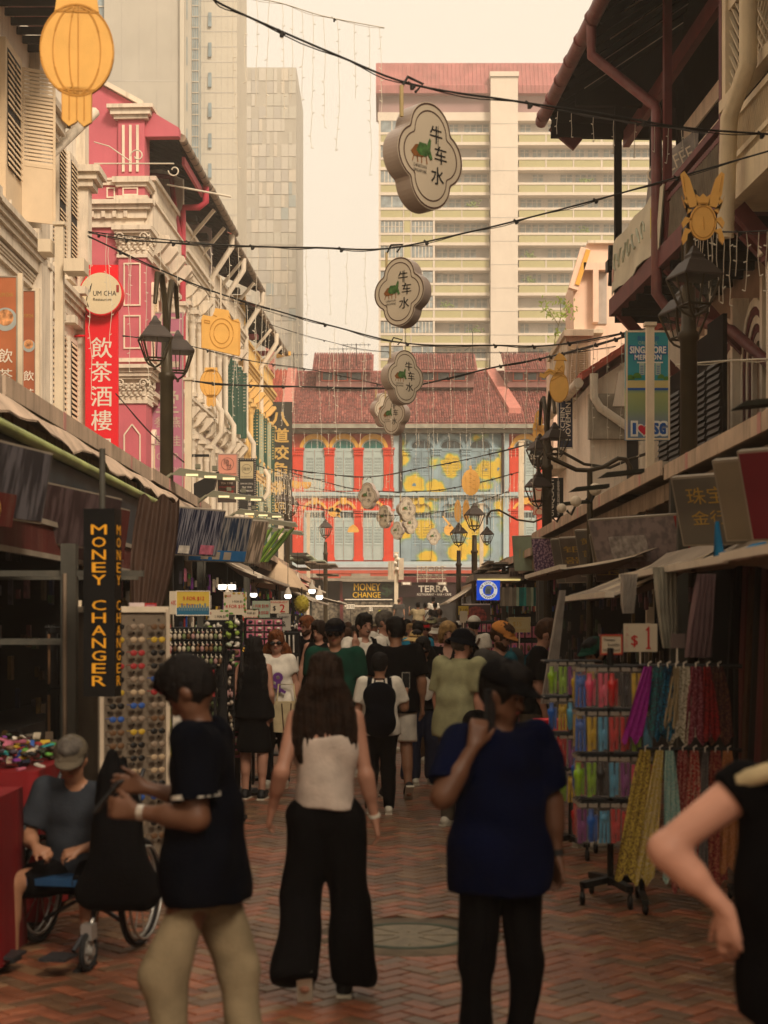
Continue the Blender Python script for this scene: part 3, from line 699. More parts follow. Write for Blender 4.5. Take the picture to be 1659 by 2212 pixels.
for i,xs in enumerate((.75,1.95,3.15)):
 q=MB();q.box(xs-.4,xs+.4,-.06,.05,9.25,12.05,trimw);wn=q.build('window',W2)
 q=MB();louvres(q,xs-.3,xs+.3,-.11,-.064,10.7,11.9,13,shutw,None);louvres(q,xs-.3,xs+.3,-.11,-.064,9.4,10.55,13,shutw);q.box(xs-.3,xs+.3,-.066,-.061,9.4,11.9,dk);q.build('louvre_slats',wn,kind='stuff')  # dark strip behind the slats draws their slot shade
 q=MB();q.box(xs-.4,xs+.4,-.06,.05,5.2,8.0,trimw);wn=q.build('window',W2)
 q=MB();louvres(q,xs-.3,xs+.3,-.11,-.064,5.4,7.9,22,shutw);q.box(xs-.3,xs+.3,-.066,-.061,5.4,7.9,dk);q.build('louvre_slats',wn,kind='stuff')  # dark sheet again paints shade in the lower window's slots
cornice(W2,0,4.3,8.35,8.9,.34,trimw,y=.05)
for xs,z in((.3,7.9),(1.5,8.05),(2.6,8.9)):
 q=MB();q.box(xs,xs+.3,-.42,-.05,z,z+.16,trimw);q.build('lamp_box',W2)
q=MB();pts=[(4.5,-.3-.0,12.35)]
q.tube([(4.5,-.25,12.3),(4.5,-2.1,12.3)],.018,wirew,5)
for(cy,cz,r_,s)in((-1.25,12.48,.16,1),(-2.1,12.14,.14,-1)):q.tube([(4.5,cy+r_*(1-k/20)*math.cos(k*.5),cz+s*r_*(1-k/20)*math.sin(k*.5))for k in range(13)],.018,wirew,5)
q.tube([(4.5,-.25,12.8),(4.5,-.6,12.7),(4.5,-1.1,12.35)],.014,wirew,5)
q.build('iron_bracket',W2)
ROWO=(-6.5,41,0)
PK=bld('shophouse','tall pink corner shophouse with cream mouldings and leafy capitals','shophouse',ROWO,AL)
Lp=4.9
q=MB();q.box(0,Lp,.0,9,0,12.6,pink);q.build('wall',PK)
q=MB();q.box(0,.3,.0,9,12.6,14.9,pink);q.hexa([(0,.0,14.9),(.3,.0,14.9),(.3,9,14.9),(0,9,14.9),(0,-.0,15.5),(.3,-.0,15.5),(.3,9,20.5),(0,9,20.5)],pink);q.build('gable_wall',PK)
q=MB();q.hexa([(-.15,-.05,15.5),(.4,-.05,15.5),(.4,9,20.5),(-.15,9,20.5),(-.15,-.05,15.64),(.4,-.05,15.64),(.4,9,20.64),(-.15,9,20.64)],trimw);q.build('gable_coping',PK)
q=MB();q.box(.3,Lp,1.7,9,12.6,15.9,mat('loggia_wall',(.50,.45,.36),var=.1,streak=.3));q.build('attic_wall',PK)
q=MB();q.box(-.06,.0,.0,9,13.42,13.58,trimw);q.box(-.1,0,0,9,13.54,13.6,trimw);q.build('string_course',PK)
q=MB()
for k,(z0,z1,p_)in enumerate(((12.28,12.5,.08),(12.5,12.72,.16),(12.72,12.84,.26),(12.84,12.96,.36))):q.box(-p_,-.0,-p_,9,z0,z1-.002,trimw)
q.build('cornice',PK)
q=MB()
for k in range(30):q.box(-.22,-.08,.35+k*.3,.45+k*.3,12.52,12.68,trimw)
for k in range(15):q.box(.3+k*.3,.4+k*.3,-.22,-.08,12.52,12.68,trimw)
q.build('dentils',PK,kind='stuff')
q=MB();q.box(-.0,Lp,-.36,0,12.96,13.02,trimw);q.box(-.05,Lp,-.3,0,12.3,12.96-.002,trimw);q.build('front_cornice',PK)
balustrade(PK,.7,Lp,13.02,trimw,-.15)
q=MB();q.box(-.09,.62,-.09,.62,13.02,15.3,pink);q.build('corner_pier',PK)
q=MB()
for(z0,z1,p_)in((15.15,15.25,.1),(15.25,15.4,.18),(15.4,15.5,.26)):q.box(-.09-p_,.62+p_,-.09-p_,.62+p_,z0,z1,trimw)
q.build('pier_capital',PK);q=MB()
for(z0,z1,p_)in((13.35,13.45,.06),(13.45,13.6,.14),(12.96,13.1,.1)):q.box(-.09-p_,.62+p_,-.09-p_,.62+p_,z0,z1,trimw)
q.build('pier_mouldings',PK)
q=MB()
for k in range(3):q.box(-.13,-.091,.06+k*.19,.13+k*.19,13.75,15.0,cream)
q.build('fluting',PK)
def inset(mb,x,y0,y1,z0,z1,m,t_=.035,arch=False):
 mb.box(x-.03,x,y0,y0+t_,z0,z1,m);mb.box(x-.03,x,y1-t_,y1,z0,z1,m);mb.box(x-.03,x,y0+t_,y1-t_,z0,z0+t_,m)
 if not arch:mb.box(x-.03,x,y0+t_,y1-t_,z1-t_,z1,m)
 else:
  ym=(y0+y1)/2;mb.beam((x-.015,y0+t_/2,z1),(x-.015,ym,z1+.28),.03,t_,m);mb.beam((x-.015,y1-t_/2,z1),(x-.015,ym,z1+.28),.03,t_,m)
q=MB();inset(q,-.09,.08,.5,13.12,13.33,cream);inset(q,-.0,.72,.95,13.08,13.36,cream);q.build('panel_moulding',PK)
for(z0,z1,zc0,zc1)in((8.55,11.45,11.5,12.26),(3.0,7.5,7.6,8.35)):
 q=MB();q.box(-.14,.6,-.14,.6,z0,zc0,pink);q.build('corner_pier',PK)
 corinth(PK,.23,.23,.74,zc0,zc1,trimw)
 q=MB();inset(q,-.14,0.0,.46,z0+1.6 if z1>9 else z0+2.6,z1-.15 if z1>9 else z1-.8,cream,arch=z1<9)
 if z1>9:inset(q,-.14,0.0,.46,z0+.45,z0+1.35,cream)
 if z1>9:q.box(-.2,.66,-.2,.66,z0+.1,z0+.2,trimw)
 q.build('panel_moulding',PK)
q=MB()
for(z0,z1,p_)in((8.35,8.45,.2),(8.45,8.55,.3)):q.box(-.14-p_,Lp,-.14-p_,.6+p_,z0,z1-.002,trimw);q.box(-p_*.6,-.001,.6+p_,9,z0,z1-.002,trimw)
q.build('belt_cornice',PK)
q=MB();q.prism([(0,0),(1.1,0),(.55,.6)],(-.08,2.9,11.0),(0,1,0),(0,0,1),(.08,0,0),trimw);q.box(-.14,0,2.7,4.2,10.85,11.0,trimw);q.box(-.06,0,2.85,4.05,8.9,10.85,cream);q.build('side_pediment',PK)
q=MB();q.box(-.08,0,2.0,9,11.85,11.98,trimw);q.build('side_moulding',PK)
for(z0,wh)in((9.0,1.7),(4.9,1.7)):
 for xc in(1.55,2.75,3.95):
  arch_window(PK,xc,z0,.62,wh,cream,shutw,ring=cream)
  q=MB();colonette(q,xc+.6,z0,z0+2.2,.1,trimw,-.25);q.build('column',PK)
q=MB()
for z in(11.55,7.7):q=MB();q.box(.7,Lp,-.16,0,z,z+.16,trimw);q.box(.7,Lp,-.24,0,z+.16,z+.28,trimw);q.build('window_cornice',PK)
for s in range(4):
 q=MB();x=.9+s*1.2;q.prism([(0,0),(0,.6),(-.45,.6),(-.5,.45),(-.25,.15)],(x,-.1,11.7),(0,1,0),(0,0,1),(.25,0,0),trimw);q.build('bracket',PK)
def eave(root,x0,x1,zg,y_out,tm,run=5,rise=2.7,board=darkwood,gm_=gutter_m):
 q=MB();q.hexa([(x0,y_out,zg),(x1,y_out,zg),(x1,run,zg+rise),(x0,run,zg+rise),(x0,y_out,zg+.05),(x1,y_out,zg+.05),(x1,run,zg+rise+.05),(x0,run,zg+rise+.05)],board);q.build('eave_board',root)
 q=MB();L=math.hypot(run-y_out,rise);n=int((x1-x0)/.26);R=Matrix.Rotation(math.atan2(rise,run-y_out),4,'X');tq=tile_mesh(tm,4,.1,.34)
 for i in range(n):
  for r_ in range(int(L/.3)):
   p=Vector((x0+.13+i*.26,y_out+(run-y_out)*r_*.3/L,zg+.06+rise*r_*.3/L));q.add([p+R@Vector(v)for v in tq.v],tq.f,tm)
 q.build('roof_tiles',root,kind='stuff')
 q=MB();ys=y_out-.09;
 vs=[]
 q.tube([(x0-.08,ys,zg),(x1-.02,ys,zg)],.11,gm_,8)
 x=x0+.2
 while x<x1:q.tube([(x,ys,zg),(x+.03,ys,zg)],.118,wire_m,8);x+=.62
 q.build('gutter',root)
 q=MB();k=x0+.4
 while k<x1:q.beam((k,y_out+.1,zg-.04),(k,1.5,zg-.04+rise*(1.5-y_out)/(run-y_out)-.02),.07,.09,darkwood);k+=.55
 q.build('rafters',root,kind='stuff')
zG=14.75
eave(PK,.35,Lp,zG,-.95,roofred)
q=MB();q.hexa([(0.0,-1.0,14.72),(.3,-1.0,14.72),(.3,-.08,14.72),(0,-.08,14.72),(0,-1.0,14.95),(.3,-1.0,14.95),(.3,-.08,15.5),(0,-.08,15.5)],pink);q.build('eave_return',PK)
q=MB();q.hexa([(1.5,-.9,14.62),(4.8,-.9,14.62),(4.8,-.82,14.62),(1.5,-.82,14.62),(1.5,-.9,14.4),(4.8,-.9,14.4),(4.8,-.82,14.4),(1.5,-.82,14.4)],pink);q.build('eave_fascia',PK)
q=MB();q.tube([(Lp-.3,-1.0,14.7),(Lp-.3,-1.0,14.2),(Lp-.3,-.8,14.05),(Lp-.3,-.35,14.05),(Lp-.3,-.3,13.8),(Lp-.3,-.3,5)],.1,pinkd,8);q.tube([(Lp-.5,.9,15),(Lp-.5,-.0,14.9),(Lp-.5,-.1,13.9),(Lp-.4,-.3,12.6)],.09,pinkd,8);q.build('drain_pipe',PK)
q=MB();q.tube([(2.0,-.3,14.0),(3.5,-1.9,14.05)],.03,wirew,5);q.build('flag_pole',PK)
ROWB=[('cream shophouse with columns and brackets right of the pink one',4.95,10.4,white,trimw,trimw,shutw,14.7,roofbr),('pale lilac shophouse with dark green shutters swung open',10.45,19.0,lilac,trimw,trimw,greensh,14.6,roofred),('yellow ochre shophouse with pale and dark green shutters at the end of the left row',19.05,29.0,yellow,yellow,yellow,greensh,13.9,roofred)]
for bi,(lab,xa,xb,wm,tm_,cm,sm_,zg,rm)in enumerate(ROWB):
 ca,sa=math.cos(AL),math.sin(AL);loc=(ROWO[0]+ca*xa,ROWO[1]+sa*xa,0);L=xb-xa
 R=bld('shophouse',lab,'shophouse',loc,AL)
 dz=(0,-.1,-.9)[bi]
 q=MB();q.box(0,L,0,9,0,12.6+dz,wm);q.box(0,.25,-.25,9,12.6+dz,zg+.6,wm);q.build('wall',R)
 q=MB();q.box(.25,L,1.6,9,12.6+dz,zg+1,(mat('loggia_wall',(.3,.3,.3)),mat('loggia_wall',(.3,.3,.3)),maroon)[bi]);q.build('attic_wall',R)
 cornice(R,0,L,12.3+dz,12.95+dz,.42,tm_,dent=1,ends=False);cornice(R,0,L,8.1+dz,8.6+dz,.4,tm_,dent=1,ends=False,name='belt_cornice');cornice(R,0,L,4.4,4.8,.35,tm_,ends=False,name='lower_cornice')
 balustrade(R,.3,L,12.95+dz,tm_,-.2)
 nb_=int(L/1.35);st=L/nb_
 for st_z in(8.75+dz,4.9):
  for k in range(nb_):
   xc=st*(k+.5)
   arch_window(R,xc,st_z,.72,1.9,tm_,sm_ if bi else cream,n=10)
   if(bi==1 and k in(2,3,4)and st_z>8)or(bi==2 and k in(1,2,3,4,5)):open_shutters(R,xc,st_z,.9 if bi==1 else .8,2.5,sm_ if k%2 or bi==1 else palegr,82)
   q=MB();colonette(q,st*k+.04,st_z-.1,st_z+2.55,.11,cm,-.3);q.build('column',R)
   q=MB();q.box(st*k+.14,st*k+.26,-.1,0,st_z,st_z+2.4,tm_);q.build('half_pilaster',R)
   q=MB();q.prism([(0,0),(0,.5),(-.42,.5),(-.46,.4),(-.2,.1)],(st*k,-.08,st_z+2.95),(0,1,0),(0,0,1),(.2,0,0),tm_);q.build('bracket',R)
  q=MB();q.box(0,L,-.2,0,st_z+2.7,st_z+2.85,tm_);q.build('window_cornice',R)
 eave(R,.05,L,zg,-1.0+.12*bi,rm,board=soffit)
 for xp in((L-.3,),(2.6,L-.4),(L*.45,))[bi]:
  q=MB();q.tube([(xp,-1.0,zg-.1),(xp,-1.0,zg-.5),(xp,-.35,zg-1.5),(xp,-.35,9.2+dz),(xp,-.65,8.7+dz),(xp,-.65,8+dz),(xp,-.35,7.6+dz),(xp,-.35,4.6)],.1,(trimw,trimw,cream)[bi],8);q.build('drain_pipe',R)
 for k in range(2):
  q=MB();x=L*(.3+.4*k);q.beam((x,-.1,zg-1.2),(x,-.95,zg-.2),.1,.1,cream);q.beam((x,1.6,zg-.5),(x,-.4,zg-.5),.35,.18,(pinkd if bi==2 else soffit));q.build('eave_strut',R)
 if bi==2:
  q=MB();q.beam((L-.1,-1.0,zg),(L+1.2,-.3,zg+.1),.12,.18,ochre);q.build('barge_board',R)
AR=-math.pi/2+.05
TB=bld('verandah_house','dark timber house with a maroon verandah and wide overhanging eave on the right','house',(4.9,32,0),AR)
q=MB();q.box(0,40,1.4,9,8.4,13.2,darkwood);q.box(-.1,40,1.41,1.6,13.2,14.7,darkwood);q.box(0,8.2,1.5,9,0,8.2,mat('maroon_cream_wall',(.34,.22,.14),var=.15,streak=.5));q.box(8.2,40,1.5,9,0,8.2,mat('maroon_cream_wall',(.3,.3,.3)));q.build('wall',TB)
q=MB();q.box(-.15,8.3,-.05,1.45,8.2,8.42,maroon);q.box(-.2,8.3,-.15,.05,8.15,8.5,maroon);q.build('verandah_floor',TB)
for k in range(12):
 q=MB();q.box(-.1+k*.7,.02+k*.7,-.05,1.45,8.0,8.2,darkwood);q.build('floor_joist',TB)
for(x,y,m_)in((0,0,darkwood),(0,.75,darkwood),(4.4,0,maroon),(4.4,1.3,darkwood),(8.25,-.02,maroon),(0.05,1.3,darkwood)):
 q=MB();q.box(x-.07,x+.07,y-.07,y+.07,8.4,13.4 if x>1 else 12.9,m_);q.build('post',TB)
q=MB();q.box(-.1,8.3,-.06,.06,9.48,9.6,maroon);q.box(-.1,8.3,-.03,.03,9.3,9.38,maroon);q.build('hand_rail',TB)
lat=mat('grey_lattice',(.26,.21,.15),var=.2,bump=0)
q=MB();x=4.5
while x<8.2:q.beam((x,-.01,8.5),(x+.3,-.01,9.4),.03,.02,lat);q.beam((x+.3,.02,8.5),(x,.02,9.4),.03,.02,lat);x+=.12
q.build('lattice',TB,kind='stuff')
q=MB();x=0
while x<4.5:q.box(x,x+.05,-.02,.03,8.45,9.48,maroon);x+=.14
q.build('balusters',TB,kind='stuff')
q=MB();z0=12.85
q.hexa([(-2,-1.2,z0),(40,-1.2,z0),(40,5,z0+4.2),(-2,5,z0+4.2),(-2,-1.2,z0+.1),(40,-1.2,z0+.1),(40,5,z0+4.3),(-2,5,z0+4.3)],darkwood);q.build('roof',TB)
q=MB();k=-1.9
while k<12:q.beam((k,-1.1,z0+.0),(k,4.5,z0+3.8),.1,.16,darkwood);k+=.7
q.build('rafters',TB,kind='stuff')
q=MB();k=-1.2
for i in range(6):a=-1.55+i*1.4;q.hexa([(a,-.5,z0+.42),(a+.5,-.5,z0+.42),(a+.5,2.2,z0+2.25),(a,2.2,z0+2.25),(a,-.5,z0+.45),(a+.5,-.5,z0+.45),(a+.5,2.2,z0+2.28),(a,2.2,z0+2.28)],mat('pale_ceiling_board',(.42,.36,.27),var=.2))
q.build('ceiling_board',TB)
q=MB();q.box(-2,-1.85,-1.1,6,12.45,12.75,darkwood);q.box(-.05,.1,-.9,6,12.5,12.8,darkwood);q.prism([(-1.1,0),(5,0),(5,4.28),(-1.1,.16)],(-1.9,0,12.75),(0,1,0),(0,0,1),(.1,0,0),darkwood)
for yb in(.5,1.9):q.box(-1.9,8,yb,yb+.14,12.25,12.6,maroon)
q.beam((-1.95,-1.05,12.75),(-1.95,-.5,12.3),.12,.3,maroon)
q.build('tie_beam',TB)
for yb,zb in((1.38,11.75),(1.38,11.0)):
 q=MB();q.box(-.0,4,yb-.02,yb+.02,zb,zb+.35,cream);q.build('light_board',TB)
gm2=mat('maroon_gutter',(.16,.045,.04),rough=.5,var=.25,streak=.4)
q=MB();q.tube([(-2.1,-1.3,z0-.02),(-2.0,-1.3,z0),(14,-1.15,z0)],[.13,.14,.14],gm2,10);q.build('gutter',TB)
q=MB();k=-1.7
while k<13:q.tube([(k,-1.3+k*.01,z0),(k+.05,-1.3+k*.01,z0)],.15,gm2,10);k+=1.1
q.build('gutter_joint',TB,kind='stuff')
q=MB();q.hexa([(-2,-1.25,z0+.12),(14,-1.25,z0+.12),(14,-.6,z0+.58),(-2,-.6,z0+.58),(-2,-1.25,z0+.2),(14,-1.25,z0+.2),(14,-.6,z0+.66),(-2,-.6,z0+.66)],roofbr)
for k in range(60):q.ell((-1.9+k*.27,-1.2,z0+.2),(.09,.12,.06),roofred,6,4)
q.build('eave_tiles',TB)
q=MB();q.tube([(3.7,-1.25,12.75),(3.7,-1.25,12.2),(4.1,-.15,11.15),(4.2,-.15,11.0),(4.2,-.15,7.7),(4.3,.1,7.3),(5.0,1.0,6.9),(7.6,1.2,5.6),(7.6,1.2,3)],.1,gm2,8);q.build('drain_pipe',TB)
for x in(.2,4.4,8.2):
 q=MB();q.beam((x,1.45,6.6),(x,.0,8.15),.14,.2,maroon);q.build('brace',TB)
for i,x in enumerate((1.6,3.4,5.2,7.0,9.6,11.8)):
 for j,(ro,m_)in enumerate(((.82,cream),(.72,maroon),(.62,cream),(.52,maroon),(.42,trimw))):
  q=MB();q.band(arcpts(x,6.2,ro-.1,(ro-.1)*1.5),arcpts(x,6.2,ro,ro*1.5),1.5-.16+j*.02,1.5,m_)
  for s in(-1,1):q.box(x+s*(ro-.05)-.05,x+s*(ro-.05)+.05,1.34+j*.02,1.5,4.5,6.2,m_)
  q.build('arch_moulding',TB)
 q=MB();q.box(x+.83,x+.97,1.2,1.5,4,7.6,cream);q.build('half_column',TB)
q=MB();q.box(8.4,9.1,.7,1.5,3,7.2,maroon);q.box(8.35,9.15,.62,1.5,7.2,7.32,cream);q.box(8.3,9.2,.55,1.5,7.32,7.42,maroon);q.box(8.25,9.25,.5,1.5,7.42,7.6,cream);q.box(8.38,8.5,.6,.7,3,7.2,cream);q.box(9.0,9.12,.6,.7,3,7.2,cream);q.build('pier',TB)
q=MB()
for i in range(5):q.box(2.2+i*1.1,3.15+i*1.1,.35-.05*i,.42-.05*i,3,6.2+.12*i,darkwood);louvres(q,2.3+i*1.1,3.05+i*1.1,.3-.05*i,.35-.05*i,3.2,6.0,26,black)
q.build('louvred_door',TB)
fadem=mat('faded_banner',(.56,.50,.36),var=.14,scale=1.6,bump=0)
q=MB();n_=10
vs=[]
for i in range(n_+1):
 x=.1+4.4*i/n_;vs+=[(x,-.12-.03*math.sin(i*1.7),9.62),(x+.0,-.16-.05*math.sin(i*1.3),8.5+.04*math.sin(i*1.1))]
q.add(vs,[(2*i,2*i+1,2*i+3,2*i+2)for i in range(n_)],fadem,True)
q.add([(v[0],v[1]+.02,v[2])for v in vs],[(2*i,2*i+2,2*i+3,2*i+1)for i in range(n_)],fadem,True)
M_=Matrix.Translation((4.9,32,0))@Matrix.Rotation(AR,4,'Z')
bn=q.build('banner');bn.matrix_world=M_;tag(bn,'long faded cream banner tied along the maroon verandah rail','banner')
pt=[mat('print_%s'%n,c,var=.25,scale=3,bump=0)for n,c in(('faded_teal',(.44,.46,.35)),('faded_yellow',(.66,.55,.06)),('faded_pink',(.62,.36,.28)))]
q=MB();q.box(.35,.5,-.2,-.17,8.75,9.0,pt[2]);q.box(4.02,4.2,-.225,-.2,8.75,9.3,pt[1]);[q.tube([(.9+.42*k+.14*math.cos(a*.9),-.235,9.05+.17*math.sin(a*.9+k))for a in range(6)],.02,pt[0],4)for k in range(7)]
q.build('print',bn)
gpos=mat('grey_poster',(.34,.30,.27),var=.5,scale=2.2,bump=0)
ps=T('poster','crumpled grey poster with big pale letters hung inside the verandah','poster',M_@Vector((2.4,.5,9.3)),AR+.9)
q=MB();q.add([(-.55,0,0),(.5,.1,-.1),(.62,0,1.9),(-.45,.1,1.35),(.05,-.08,.9)],[(0,1,4),(1,2,4),(2,3,4),(3,0,4)],gpos,True);q.add([(-.55,.02,0),(.5,.12,-.1),(.62,.02,1.9),(-.45,.12,1.35)],[(0,3,2,1)],gpos,True);q.build('sheet',ps)
q=MB();txt(q,'OHLFEE',(.08,-.12,1.25),.28,cream,w=1.0,rot=.35);q.build('lettering',ps)
cm_=T('security_camera','small black camera clamped to the end of the verandah rail','camera',M_@Vector((0,0,9.3)),AR)
q=MB();q.box(-.55,-.1,-.05,.05,0,.08,black);q.box(-.75,-.5,-.12,.08,-.1,.12,black);q.tube([(-.65,0,.1),(-.6,0,.45)],.09,black);q.tube([(-.65,0,-.1),(-.75,0,-.38)],.07,black);q.build('body',cm_)
CBM=M_
CB=bld('verandah_house','cream balcony house with lattice panels at the top right corner','house',M_@Vector((8.3,0,0)),AR)
ivory=mat('ivory_paint',(.62,.50,.33),var=.08,streak=.45)
q=MB();q.box(.05,20,.05,1.4,8.1,8.5,ivory);q.box(0,20,-.12,.05,8.05,8.55,ivory);q.build('balcony_floor',CB)
q=MB();q.box(.1,.3,-.1,.1,8.5,13.5,ivory);q.build('post',CB)
q=MB();q.box(2.6,2.78,-.1,.1,8.5,13.5,ivory);q.build('post',CB)
q=MB();q.box(.0,20,-.12,.08,9.62,9.8,ivory);q.box(.0,20,-.08,.04,9.3,9.4,ivory);q.box(.0,20,-.08,.04,8.7,8.78,ivory);q.box(.3,2.6,-.05,.05,11.1,11.3,ivory);q.build('hand_rail',CB)
q=MB();x=.1
while x<8:q.beam((x,-.03,8.6),(x+.5,-.03,9.35),.03,.02,ivory);q.beam((x+.5,.0,8.6),(x,.0,9.35),.03,.02,ivory);x+=.11
q.build('rail_lattice',CB,kind='stuff')
q=MB();q.box(.3,8,.01,.05,8.6,9.4,mat('ivory_back',(.5,.4,.27)));q.build('rail_back',CB)
q=MB();x=.2
for k in range(-5,9):
 a=.3+k*.3
 for s in(1,-1):
  p0=Vector((max(.3,min(2.6,a)),0,0));
for k in range(12):
 for s in(1,-1):
  c0=.3+k*.2;
  z1,z2=9.8,11.1;x1=c0;x2=c0+s*1.3
  xa,xb=max(.3,min(2.6,x1)),max(.3,min(2.6,x2));
  q.beam((xa,.01*s,z1+(xa-x1)/s),(xb,.01*s,z1+(xb-x1)/s),.05,.02,ivory)
q.build('lattice_panel',CB,kind='stuff')
q=MB();q.box(.2,20,1.3,1.4,8.5,14,darkwood);q.build('back_wall',CB)
q=MB();q.tube([(2.2,-.3,13.6),(2.2,-.3,9.6),(1.4,-.35,9.1),(1.2,-.35,7.4)],.13,ivory,8);q.build('drain_pipe',CB)
for x in(.6,3.0):
 q=MB();q.beam((x,1.4,6.4),(x,-.0,8.0),.16,.24,maroon);q.build('brace',CB)
peach=mat('peach_plaster',(.80,.56,.42),var=.05,streak=.25,dirt=(.5,.3,.2))
wr=mat('warm_white_plaster',(.82,.70,.56),var=.05,streak=.45)
GH=T('shophouse','white gabled shophouse with a red tile verge behind the blue advertising panel','shophouse',(0,36,0))
q=MB();q.prism([(4.85,0),(13,0),(13,12.6),(4.85,7.3)],(0,0,0),(1,0,0),(0,0,1),(0,6.5,0),wr);q.build('wall',GH)
q=MB()
for k in range(16):
 a=4.62+k*.24;z=7.36+(a-4.62)*.66
 q.hexa([(a,-.35,z),(a+.26,-.35,z+.17),(a+.26,.0,z+.17),(a,.0,z),(a,-.35,z+.15),(a+.26,-.35,z+.27),(a+.26,0,z+.27),(a,0,z+.15)],roofred)
 q.hexa([(a,.02,z+.1),(a+.26,.02,z+.27),(a+.26,6,z+.27),(a,6,z+.1),(a,.02,z+.22),(a+.26,.02,z+.37),(a+.26,6,z+.37),(a,6,z+.22)],roofred)
q.build('verge_tiles',GH)
q=MB();q.prism([(5.35,6.75),(8.2,6.75),(8.2,9.3),(5.5,7.55)],(0,-.3,0),(1,0,0),(0,0,1),(0,.3,0),wr);q.build('gable_face',GH)
q=MB();q.tube([(4.55,-.3,7.3),(4.5,5.5,7.3)],.12,trimw,8);q.tube([(4.9,-.35,7.5),(4.9,-.35,6.95),(5.05,-.35,6.7),(6.0,-.35,6.05),(6.05,-.35,5.9),(6.05,-.35,2)],.1,trimw,8);q.build('drain_pipe',GH)
q=MB();q.box(4.8,5.7,-.25,-.001,6.0,7.05,mat('stained_grey',(.34,.29,.22),var=.3,streak=.8));q.build('eave_box',GH)
q=MB();q.box(5.72,5.98,-.05,-.001,1,6.1,dk);q.prism([(0,0),(.0,.5),(-.26,0)],(5.98,-.05,6.1),(1,0,0),(0,0,1),(0,.05,0),dk);q.build('dark_gap',GH)
q=MB();q.band(arcpts(7.3,5.3,.85,.75),arcpts(7.3,5.3,.95,.85),-.1,0,trimw);q.prism(arcpts(7.3,5.3,.85,.75,10)+[(8.15,4.4),(6.45,4.4)],(0,-.04,0),(1,0,0),(0,0,1),(0,.03,0),mat('dim_window',(.07,.06,.045),var=.5,scale=4,bump=0));q.build('arched_window',GH)
q=MB();q.box(6.4,8.3,-.08,0,4.2,4.4,palegr);q.box(6.2,9,-.04,0,7.0,7.06,darkwood);q.box(6.4,8.3,-.05,-.01,2,4.2,dk);q.build('window_sill',GH)
BX=T('shophouse','stained white bay boxes and brown louvred doors left of the white gabled shophouse','shophouse',(0,42,0))
def dx_(u,Y=41.):return(u-U0)*Y/F
def dz_(v,Y=41.):return EYE+(V0-v)*Y/F
brs=mat('brown_louvre',(.42,.30,.18),var=.12,bump=.05)
stn=mat('stained_bay',(.58,.47,.34),var=.15,streak=.8,dirt=(.16,.12,.08))
q=MB();q.box(dx_(1222),dx_(1276),-1,3,dz_(845),dz_(728),stn);q.box(dx_(1216),dx_(1280),-1.2,3,dz_(728),dz_(715),stn);q.build('bay_wall',BX)
for(a,b)in((1229,1243),(1247,1270)):
 q=MB();q.box(dx_(a),dx_(b),-1.05,-1.001,dz_(842),dz_(745),brs);louvres(q,dx_(a)+.04,dx_(b)-.04,-1.1,-1.051,dz_(838),dz_(752),22,brs);q.build('louvred_door',BX)
q=MB();q.box(dx_(1265),dx_(1341),-1.3,2,dz_(942),dz_(848),wr);q.build('plaster_box',BX)
q=MB();q.box(dx_(1278),dx_(1304),-1.34,-1.301,dz_(930),dz_(862),peach);q.box(dx_(1276),dx_(1279),-1.36,-1.3,dz_(932),dz_(860),pinkd);q.box(dx_(1276),dx_(1304),-1.36,-1.3,dz_(934),dz_(931),dk);q.build('recess',BX)
q=MB();q.hexa([(dx_(1258),-1.4,dz_(952)),(dx_(1348),-1.4,dz_(952)),(dx_(1348),2,dz_(952)),(dx_(1258),2,dz_(952)),(dx_(1268),-1.4,dz_(943)),(dx_(1343),-1.4,dz_(943)),(dx_(1343),2,dz_(943)),(dx_(1268),2,dz_(943))],stn);q.build('ledge',BX)
q=MB();q.box(dx_(1256),dx_(1304),-1.1,2,dz_(1085),dz_(953),mat('grey_shutter_wall',(.33,.29,.24),var=.12,streak=.5));q.build('grey_wall',BX)
q=MB();q.box(dx_(1306),dx_(1325),-1.0,1,dz_(1085),dz_(955),dk)
for k in range(6):q.box(dx_(1306+3.3*k),dx_(1307+3.3*k),-1.06,-1.01,dz_(1085),dz_(955),black)
for k in range(9):q.box(dx_(1306),dx_(1325),-1.09,-1.065,dz_(1085-14*k),dz_(1083.5-14*k),black)
q.build('window_grille',BX)
q=MB();q.box(dx_(1326),dx_(1343),-1.15,1,dz_(1085),dz_(953),stn);q.box(dx_(1236),dx_(1255),-1.0,1,dz_(1090),dz_(990),brs);q.hexa([(dx_(1180),-1.4,dz_(1015)),(dx_(1238),-1.4,dz_(1015)),(dx_(1238),1,dz_(1015)),(dx_(1180),1,dz_(1015)),(dx_(1215),-1.4,dz_(955)),(dx_(1256),-1.4,dz_(955)),(dx_(1256),1,dz_(955)),(dx_(1215),1,dz_(955))],stn);q.build('bay_side',BX)
PC=T('shophouse','tall peach plaster end wall rising behind the blue advertising panel','shophouse',(0,50,0))
def e5(u):return(u-U0)*50/F
def z5(v):return EYE+(V0-v)*50/F
q=MB();q.prism([(e5(1195),0),(e5(1560),0),(e5(1560),z5(525)),(e5(1268),z5(525)),(e5(1262),z5(545)),(e5(1238),z5(610)),(e5(1240),z5(722)),(e5(1228),z5(722)),(e5(1196),z5(748))],(0,0,0),(1,0,0),(0,0,1),(0,2.2,0),peach);q.build('wall',PC)
q=MB();q.beam((e5(1236),-.15,z5(628)),(e5(1262),-.15,z5(540)),.3,.3,peach);q.beam((e5(1244),-.3,z5(620)),(e5(1268),-.3,z5(545)),.1,.15,ochre);q.box(e5(1268),e5(1346),-.2,0,z5(528),z5(522),trimw);q.build('coping',PC)
